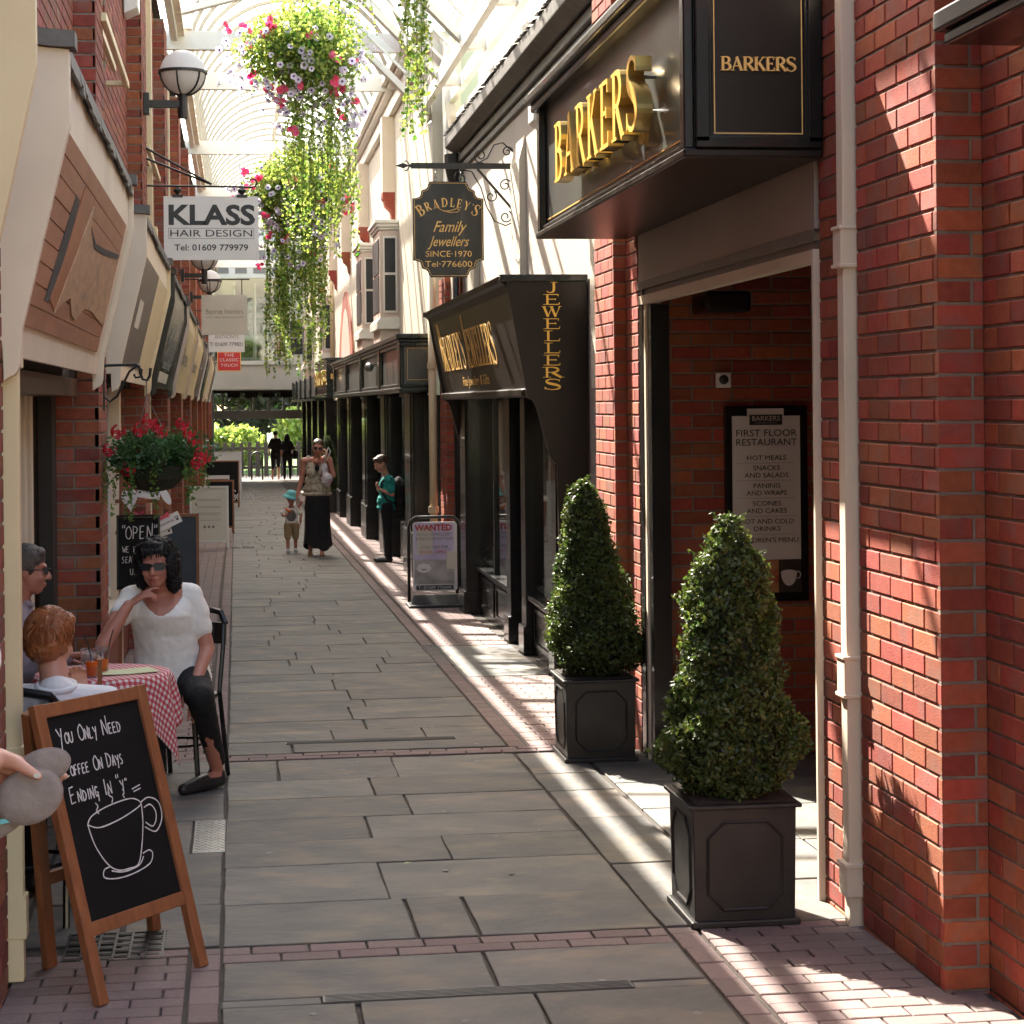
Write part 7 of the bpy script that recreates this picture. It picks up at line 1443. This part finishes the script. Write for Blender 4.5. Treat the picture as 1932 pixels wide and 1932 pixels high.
H.build('hair', M['hairr'], p, .005, 3, .014, .02)
cu = MB()
for i in range(1100):
    a = random.uniform(0, 2*PI); e = random.uniform(-.75, 1.5); v = V3((math.cos(a)*math.cos(e), math.sin(a)*math.cos(e), math.sin(e)))
    if v.y < -.35 and v.z < .5: continue
    c0 = V3((v.x*.088, .03+v.y*.098, .03+v.z*.102)); t_v = (V3((.15, -.5, 0))-V3((0, 0, 1))*.9); t_v = (t_v-v*t_v.dot(v)).normalized(); c1 = c0+t_v*.02+v*.004; c2 = c0+t_v*.038-v*.003
    cu.tube([Q_ for Q_ in (P(*c0), P(*c1), P(*c2))], [.0022, .0018, .0005], 3)
cu.build('hair_strands', M['hairr'], p)
# ---------- person at the left edge holding caps
p = person('person mostly outside the left edge whose hand holds two grey brown caps'); Yp = 4.25
sh = V3((-.555, 4.30, 1.28)); el = V3((-.655, 4.02, 1.06)); wr = V3((-.492, 4.245, 1.078)); B = Blob()
hc2 = V3((-.92, 4.2, 1.50)); head(B, hc2, (.2, 1, 0)); B.cone((-.92, 4.2, 1.25), hc2, .06, .055).ell((-.91, 4.2, 1.08), (.17, .12, .25)).ell((-.91, 4.2, .78), (.17, .13, .2)).cone((-.92, 4.2, 1.26), sh, .06, .058).cone(sh, el, .05, .04).cone(el, wr, .038, .024)
B.cone((-.92, 4.2, 1.26), (-1.15, 4.2, 1.22), .06, .055).cone((-1.15, 4.2, 1.22), (-1.18, 4.2, .95), .05, .04).cone((-1.18, 4.2, .95), (-1.16, 4.25, .72), .038, .028)
for x in (-.99, -.83): B.cone((x, 4.2, .78), (x, 4.2, .42), .09, .06).cone((x, 4.2, .42), (x, 4.2, .04), .058, .04).cone((x, 4.2, .0), (x, 4.33, -.01), .035, .028)
B.cone(wr, wr+V3((.035, .02, -.02)), .024, .024).cone(wr+V3((.0, .03, -.02)), wr+V3((.05, .045, -.04)), .022, .018)
for k in range(4):                                  # four fingers behind the caps
    q0 = wr+V3((.045-.012*k, .05, -.035-.017*k)); q1 = q0+V3((.042, .008, -.006)); q2 = q1+V3((.026, -.004, -.004)); q3 = q2+V3((.018, -.006, -.003)); B.chain([wr+V3((.01, .035, -.02-.008*k)), q0, q1, q2, q3], [.014, .0098, .0094, .0088, .0078])
B.chain([wr+V3((.012, -.01, .0)), wr+V3((.040, -.030, -.004)), wr+V3((.066, -.042, -.018)), wr+V3((.086, -.046, -.030))], [.019, .0150, .0115, .0088])
hand(B, (-1.16, 4.25, .72), V3((0, .1, -1)), V3((1, 0, 0)), 1, 1, curl=(.3,)*4)
B.build('body', M['skin'], p, .004, 4)
T = Blob(); T.ell((-.91, 4.2, 1.08), (.185, .135, .25)).ell((-.91, 4.2, .8), (.185, .145, .2)).cone((-.92, 4.2, 1.22), sh, .075, .070).cone(sh, sh.lerp(el, .5), .066, .060).cone((-.92, 4.2, 1.22), (-1.15, 4.2, 1.2), .07, .066).cone((-1.15, 4.2, 1.2), (-1.17, 4.2, 1.0), .064, .06); T.build('shirt', M['polo'], p, .008, 4, .01, .07)
Tr = Blob()
for x in (-.99, -.83): Tr.cone((x, 4.2, .78), (x, 4.2, .42), .1, .075).cone((x, 4.2, .42), (x, 4.2, .06), .072, .055)
Tr.build('trousers', M['khaki'], p, .009, 4)
for x in (-.99, -.83): Blob().cone((x, 4.17, .0), (x, 4.35, -.005), .045, .036).build('shoe', M['shoe'], p, .008, 3)
H = Blob(); H.ell(hc2+V3((0, -.02, .05)), (.085, .09, .08)); H.build('hair', M['hairb'], p, .007, 3)
MB().prism([wr+V3((.084+.0075*math.cos(a), -.0555, -.026+.0055*math.sin(a))) for a in [2*PI*i/10 for i in range(10)]], (0, -.0012, 0)).build('thumbnail', M['signc'], p)
# caps pinched together: flat crowns with a stitched edge
def cap(label, c, u, a, b, h, m=None):
    t = thing('cap', label, 'cap', (0, 0, 0)); u = V3(u).normalized(); n = V3((.12, -1, .12)); n = (n-n.dot(u)*u).normalized(); v = n.cross(u)
    R = Matrix((u, v, n)).transposed(); Bc = Blob(); Bc.ell(c, (a, b, h), R, 32); Bc.build('crown', m or M['capm'], t, .003, 4, .002, .03)
    for f, d in ((.985, .10),): MB().tube([V3(c)+u*(a*f*math.cos(x))+v*(b*f*math.sin(x))+n*(h*d) for x in [2*PI*i/48 for i in range(49)]], .0016, 5).build('seam', m or M['capm'], t, smooth=True)
    return t
cap('front grey brown cap gripped by the thumb at the left edge', (-.428, 4.232, 1.002), (.93, .02, .36), .070, .056, .022)
cap('second grey brown cap behind the front one with its peak showing', (-.405, 4.268, 1.055), (.93, .02, .30), .060, .036, .014)
cap('dark brown hat underside hanging below the two caps', (-.475, 4.262, .958), (.75, .02, .62), .075, .030, .018)
tag(MB().obox((-.472, 4.226, .956), (.95, 0, .2), (0, 1, 0), (-.2, 0, .95), .016, .003, .005).build('hat_badge', M['turq'], None), 'small turquoise patch on the hat under the caps', 'badge')
# ---------- walking woman
p = person('woman in a floral blouse and long black skirt walking, phone hand at her ear'); ox, oy = 1.14, 29.0; zf = g(oy)
W = lambda x, y, z: V3((ox+x, oy+y, zf+z)); B = Blob(); hc = W(.02, -.03, 1.545); P, R = head(B, hc, (-.05, -1, -.12), (.12, 0, 1), 1.0)
B.cone(W(0, .02, 1.36), hc+V3((0, .02, -.05)), .055, .052).ell(W(0, .02, 1.22), (.155, .105, .17)).ell(W(0, .02, .98), (.16, .12, .15)).ell(W(0, .02, .88), (.17, .13, .11))
for sx in (-1, 1): B.ell(W(sx*.07, -.075, 1.2), (.065, .055, .062))
sR, sL = W(-.185, .02, 1.36), W(.18, .02, 1.37); B.cone(W(0, .02, 1.37), sR, .05, .05).cone(W(0, .02, 1.37), sL, .05, .05)
eR, wR = W(-.22, .03, 1.08), W(-.285, -.03, .86); B.cone(sR, eR, .046, .037).cone(eR, wR, .035, .025); hand(B, wR, V3((-.15, -.1, -1)), V3((1, 0, 0)), 1, .95, curl=(.5,)*4)
eL, wL = W(.235, -.10, 1.15), W(.155, -.10, 1.42); B.cone(sL, eL, .046, .037).cone(eL, wL, .036, .025); hand(B, wL, V3((-.25, 0, .9)), V3((-.6, .4, 0)), 1, .95, curl=(.9, .9, .9, .9))
for x, y in ((-.10, .05), (.06, -.14)): B.cone(W(x*.9, .0, .86), W(x, y*.3-.03, .48), .085, .055).cone(W(x, y*.3-.03, .48), W(x, y, .09), .05, .032).cone(W(x, y+.02, .06), W(x-.01, y-.15, .025), .032, .024)
B.build('body', M['skinr'], p, .008, 4); lips(P, R, p); shades(P, R, p, 1, .027, .022)
T = Blob(); T.ell(W(0, .02, 1.22), (.172, .122, .15)).ell(W(0, .02, 1.05), (.18, .14, .15)).ell(W(0, .02, .95), (.205, .16, .12)).ell(W(0, .02, .885), (.225, .175, .05))
for sx in (-1, 1): T.ell(W(sx*.07, -.08, 1.19), (.072, .062, .07)); T.cone(W(sx*.10, .02, 1.30), W(sx*.115, .02, 1.40), .050, .036)
T.build('blouse', M['floral'], p, .008, 4, .012, .06); Blob().ell(W(0, -.098, 1.26), (.035, .05, .055)).build('black_camisole', M['blackc'], p, .008, 3)
Blob().ell(W(0, -.06, 1.345), (.055, .055, .055)).build('neckline_skin', M['skinr'], p, .008, 3)
sk = MB(); ring = []; nn = 26; lv = [(.92, .165, .13), (.80, .185, .15), (.55, .18, .15), (.30, .185, .17), (.13, .205, .19)]
for k, (z, a, b) in enumerate(lv):
    for i in range(nn): t = 2*PI*i/nn; f = 1+(.05+.05*k/4)*math.sin(t*7+1); zz = z+(.05*math.sin(t*2+.6)+.02*math.sin(t*7) if k == 4 else 0); ring.append(tuple(W(a*f*math.cos(t), b*f*math.sin(t)-.02*k/4, zz)))
sk.add(ring, [(k*nn+i, (k+1)*nn+i, (k+1)*nn+(i+1) % nn, k*nn+(i+1) % nn) for k in range(4) for i in range(nn)]+[tuple(range(nn))]); so_ = sk.build('skirt', M['blackc'], p, smooth=True); mo_ = so_.modifiers.new('s', 'SUBSURF'); mo_.levels = 1; mo_.render_levels = 1
for x, y in ((-.10, .05), (.06, -.14)): Blob().cone(W(x, y+.03, .015), W(x-.01, y-.16, .012), .035, .032).build('sandal', M['wood'], p, .008, 2)
H = Blob(); H.ell(P(0, .02, .055), (.083, .094, .078), R).ell(P(0, .06, .0), (.075, .055, .07), R).ell(P(0, .11, .05), (.03, .03, .03), R); H.build('hair', M['hairb'], p, .007, 2, .008, .02)
bg_ = thing('shopping_bag', 'clear plastic bag hanging from the hand of the walking woman', 'bag', (0, 0, 0))
Blob().ell(W(.135, -.20, 1.10), (.085, .05, .10)).ell(W(.10, -.18, 1.24), (.05, .035, .09)).build('bag', M['plastic'], bg_, .008, 3, .03, .04)
MB().tube([W(.10, -.17, 1.33), W(.12, -.17, 1.42), W(.135, -.17, 1.49), W(.165, -.17, 1.55), W(.19, -.17, 1.50), W(.165, -.17, 1.42), W(.13, -.17, 1.36)], .008, 6).build('handle', M['signw'], bg_, smooth=True)
# ---------- small child
p = person('small child in a turquoise sun hat and khaki shorts beside the walking woman'); ox, oy = .795, 29.9; zf = g(oy); s_ = .50
hc = W(0, 0, .80); B = Blob(); P, R = head(B, hc, (.05, -1, -.1), s=.82); B.cone(W(0, .01, .66), hc, .032, .034).ell(W(0, .01, .57), (.085, .065, .12)).ell(W(0, .01, .44), (.085, .07, .08))
for sx, e_, w_ in ((-1, W(-.125, -.02, .55), W(-.10, -.13, .55)), (1, W(.14, 0, .60), W(.13, -.02, .74) if 0 else W(.135, -.02, .44))):
    sh_ = W(sx*.095, .01, .645); B.cone(sh_, e_, .03, .024).cone(e_, w_, .023, .018); hand(B, w_, V3((.2, -.7, 0)) if sx < 0 else V3((0, 0, -1)), V3((0, 0, 1)) if sx < 0 else V3((-1, 0, 0)), sx, .55, curl=(.7,)*4)
B.cone(W(.095, .01, .645), W(.15, .0, .74), .026, .022)
for x, y in ((-.055, -.02), (.06, .04)): B.cone(W(x, 0, .40), W(x, y, .22), .05, .034).cone(W(x, y, .22), W(x, y, .06), .033, .025)
B.build('body', M['skinr'], p, .006, 4); lips(P, R, p, .8)
T = Blob(); T.ell(W(0, .01, .56), (.098, .078, .12)).ell(W(0, .01, .46), (.10, .082, .08)); 
for sx in (-1, 1): T.cone(W(sx*.07, .01, .64), W(sx*.125, .0, .585), .042, .040)
T.build('tshirt', M['tee'], p, .006, 3, .006, .04); Blob().ell(W(0, -.055, .54), (.07, .03, .095)).build('shirt_print', mat('print_grey', (.05,.045,.05), (.3,.26,.25), .8, nscale=26), p, .006, 3)
Tr = Blob(); Tr.ell(W(0, .01, .42), (.098, .082, .06))
for x, y in ((-.055, -.01), (.06, .02)): Tr.cone(W(x, 0, .40), W(x, y, .23), .060, .052)
Tr.build('shorts', M['khaki'], p, .006, 3)
for x, y in ((-.055, -.02), (.06, .04)): Blob().cone(W(x, y+.02, .03), W(x, y-.07, .025), .034, .03).build('shoe', M['signw'], p, .006, 3)
hat = MB(); hat.lathe([(.001, .075), (.05, .070), (.075, .04), (.08, .0), (.125, -.035), (.128, -.030), (.085, .005)], (0, 0, 0), 24); ht = hat.build('sun_hat', M['turq'], p, smooth=True); ht.matrix_world = Matrix.Translation(hc+V3((0, 0, .04))) @ Matrix.Rotation(.25, 4, 'Y') @ Matrix.Rotation(.18, 4, 'X')
MB().tube([W(-.08, -.05, .65), W(-.05, -.08, .62), W(.0, -.085, .60)], .014, 6).build('orange_strap', M['juice'], p)
# ---------- boy with backpack (facing left)
p = person('boy in a teal T-shirt and black trousers looking down, wearing a black backpack'); ox, oy = 1.985, 27.3; zf = g(oy)
B = Blob(); hc = W(-.045, 0, 1.33); P, R = head(B, hc, (-.88, -.30, -.36), (-.3, 0, 1), .95); B.cone(W(.03, .01, 1.17), hc+V3((.03, .01, -.04)), .046, .045).ell(W(.04, .01, 1.02), (.095, .125, .17)).ell(W(.03, .01, .82), (.095, .115, .13))
for sy_ in (-1, 1):
    s1 = W(.045, sy_*.13, 1.13); e1 = W(.10, sy_*.15, .92); w1 = W(-.07, sy_*.12, .99) if sy_ < 0 else W(-.04, .1, .93); B.cone(W(.04, 0, 1.14), s1, .045, .042).cone(s1, e1, .038, .031).cone(e1, w1, .030, .021); hand(B, w1, V3((-.6, .2, .6)), V3((.6, .2, .4)), sy_, .8, curl=(1.0,)*4)
for y in (-.065, .07): B.cone(W(.03, y, .78), W(.03, y, .42), .075, .05).cone(W(.03, y, .42), W(.04, y, .08), .046, .032)
B.build('body', M['skin'], p, .007, 4)
T = Blob(); T.ell(W(.05, .01, 1.0), (.135, .15, .18)).ell(W(.035, .01, .82), (.14, .145, .14)).ell(W(.03, .01, .74), (.14, .14, .06))
for sy_ in (-1, 1): T.cone(W(.045, sy_*.09, 1.12), W(.08, sy_*.155, .98), .058, .056).cone(W(.045, sy_*.05, 1.13), W(.05, sy_*.135, 1.12), .058, .058)
T.build('tshirt', M['teal'], p, .007, 4, .01, .05)
Tr = Blob(); Tr.ell(W(.03, .01, .74), (.105, .12, .09))
for y in (-.065, .07): Tr.cone(W(.03, y, .76), W(.03, y, .42), .088, .066).cone(W(.03, y, .42), W(.045, y, .06), .064, .05)
Tr.build('trousers', M['blackc'], p, .007, 4, .008, .05)
for y in (-.065, .07): Blob().cone(W(.06, y, .035), W(-.12, y-.01, .03), .042, .034).build('shoe', M['shoe'], p, .007, 3)
H = Blob(); H.ell(P(0, .025, .05), (.085, .098, .078), R).ell(P(0, .065, .0), (.076, .05, .07), R).ell(P(0, -.055, .085), (.06, .03, .03), R); H.build('hair', M['hairb'], p, .006, 2, .016, .03)
bk_ = thing('backpack', 'black backpack on the back of the boy', 'backpack', (0, 0, 0))
Blob().ell(W(.19, .01, .98), (.085, .15, .18)).ell(W(.20, .01, .82), (.095, .15, .12)).ell(W(.27, .01, .86), (.05, .12, .10)).build('pack', M['blackc'], bk_, .008, 3, .02, .06)
for sy_ in (-1, 1): MB().tube([W(.12, sy_*.09, 1.14), W(.04, sy_*.10, 1.165), W(-.045, sy_*.10, 1.08), W(-.055, sy_*.11, .97), W(.03, sy_*.14, .84), W(.13, sy_*.12, .80)], .014, 6).build('strap', M['blackc'], bk_)
# ---------- couple at the far end
def far_person(label, ox, oy, h, hair, fem):
    p = person(label); zf = g(oy); k = h/1.75; w = lambda x, y, z: V3((ox+x*k, oy+y*k, zf+z*k)); B = Blob()
    B.ell(w(0, 0, 1.62), (.075*k, .09*k, .11*k)).cone(w(0, 0, 1.45), w(0, 0, 1.6), .055*k, .05*k).ell(w(0, 0, 1.25), (.18*k, .11*k, .24*k)).ell(w(0, 0, .98), (.16*k, .12*k, .16*k)); 
    for sx in (-1, 1): B.cone(w(sx*.12, 0, 1.42), w(sx*.23, .02, 1.15), .055*k, .042*k).cone(w(sx*.23, .02, 1.15), w(sx*.22, -.05, .88), .04*k, .03*k).cone(w(sx*.09, 0, .92), w(sx*.10, sx*.06, .48), .085*k, .055*k).cone(w(sx*.10, sx*.06, .48), w(sx*.11, sx*.12, .07), .052*k, .035*k).cone(w(sx*.11, sx*.12, .04), w(sx*.11, sx*.12+.14, .03), .035*k, .03*k)
    B.build('body', M['skin'], p, .014, 4); T = Blob(); T.ell(w(0, 0, 1.25), (.20*k, .13*k, .25*k)).ell(w(0, 0, .98), (.185*k, .14*k, .17*k))
    for sx in (-1, 1): T.cone(w(sx*.12, 0, 1.42), w(sx*.235, .02, 1.18), .07*k, .06*k)
    T.build('jacket', M['blackc'], p, .014, 3); Tr = Blob()
    for sx in (-1, 1): Tr.cone(w(sx*.09, 0, .92), w(sx*.10, sx*.06, .50), .1*k, .068*k).cone(w(sx*.10, sx*.06, .50), w(sx*.11, sx*.12, .42 if not fem else .08), .066*k, .05*k)
    Tr.build('trousers', M['blackc'], p, .014, 3); Hh = Blob(); Hh.ell(w(0, -.02, 1.66), (.09*k, .1*k, .09*k))
    if fem: Hh.ell(w(0, -.07, 1.5), (.12*k, .08*k, .22*k))
    Hh.build('hair', hair, p, .014, 2); return p
far_person('dark silhouetted man in shorts walking away at the far end', 1.42, 74.2, 1.80, M['hairk'], False); far_person('dark silhouetted woman with long hair walking away at the far end', 1.84, 74.0, 1.68, M['hairk'], True)
hbg = thing('handbag', 'dark shoulder bag of the far woman', 'bag', (0, 0, 0)); zf = g(74)
Blob().cone((2.12, 73.95, zf+.88), (2.14, 73.95, zf+1.0), .13, .09).build('bag', M['blackc'], hbg, .02, 2); MB().tube([(2.12, 73.95, zf+1.05), (2.0, 73.95, zf+1.38)], .012, 5).build('strap', M['blackc'], hbg)

finish()
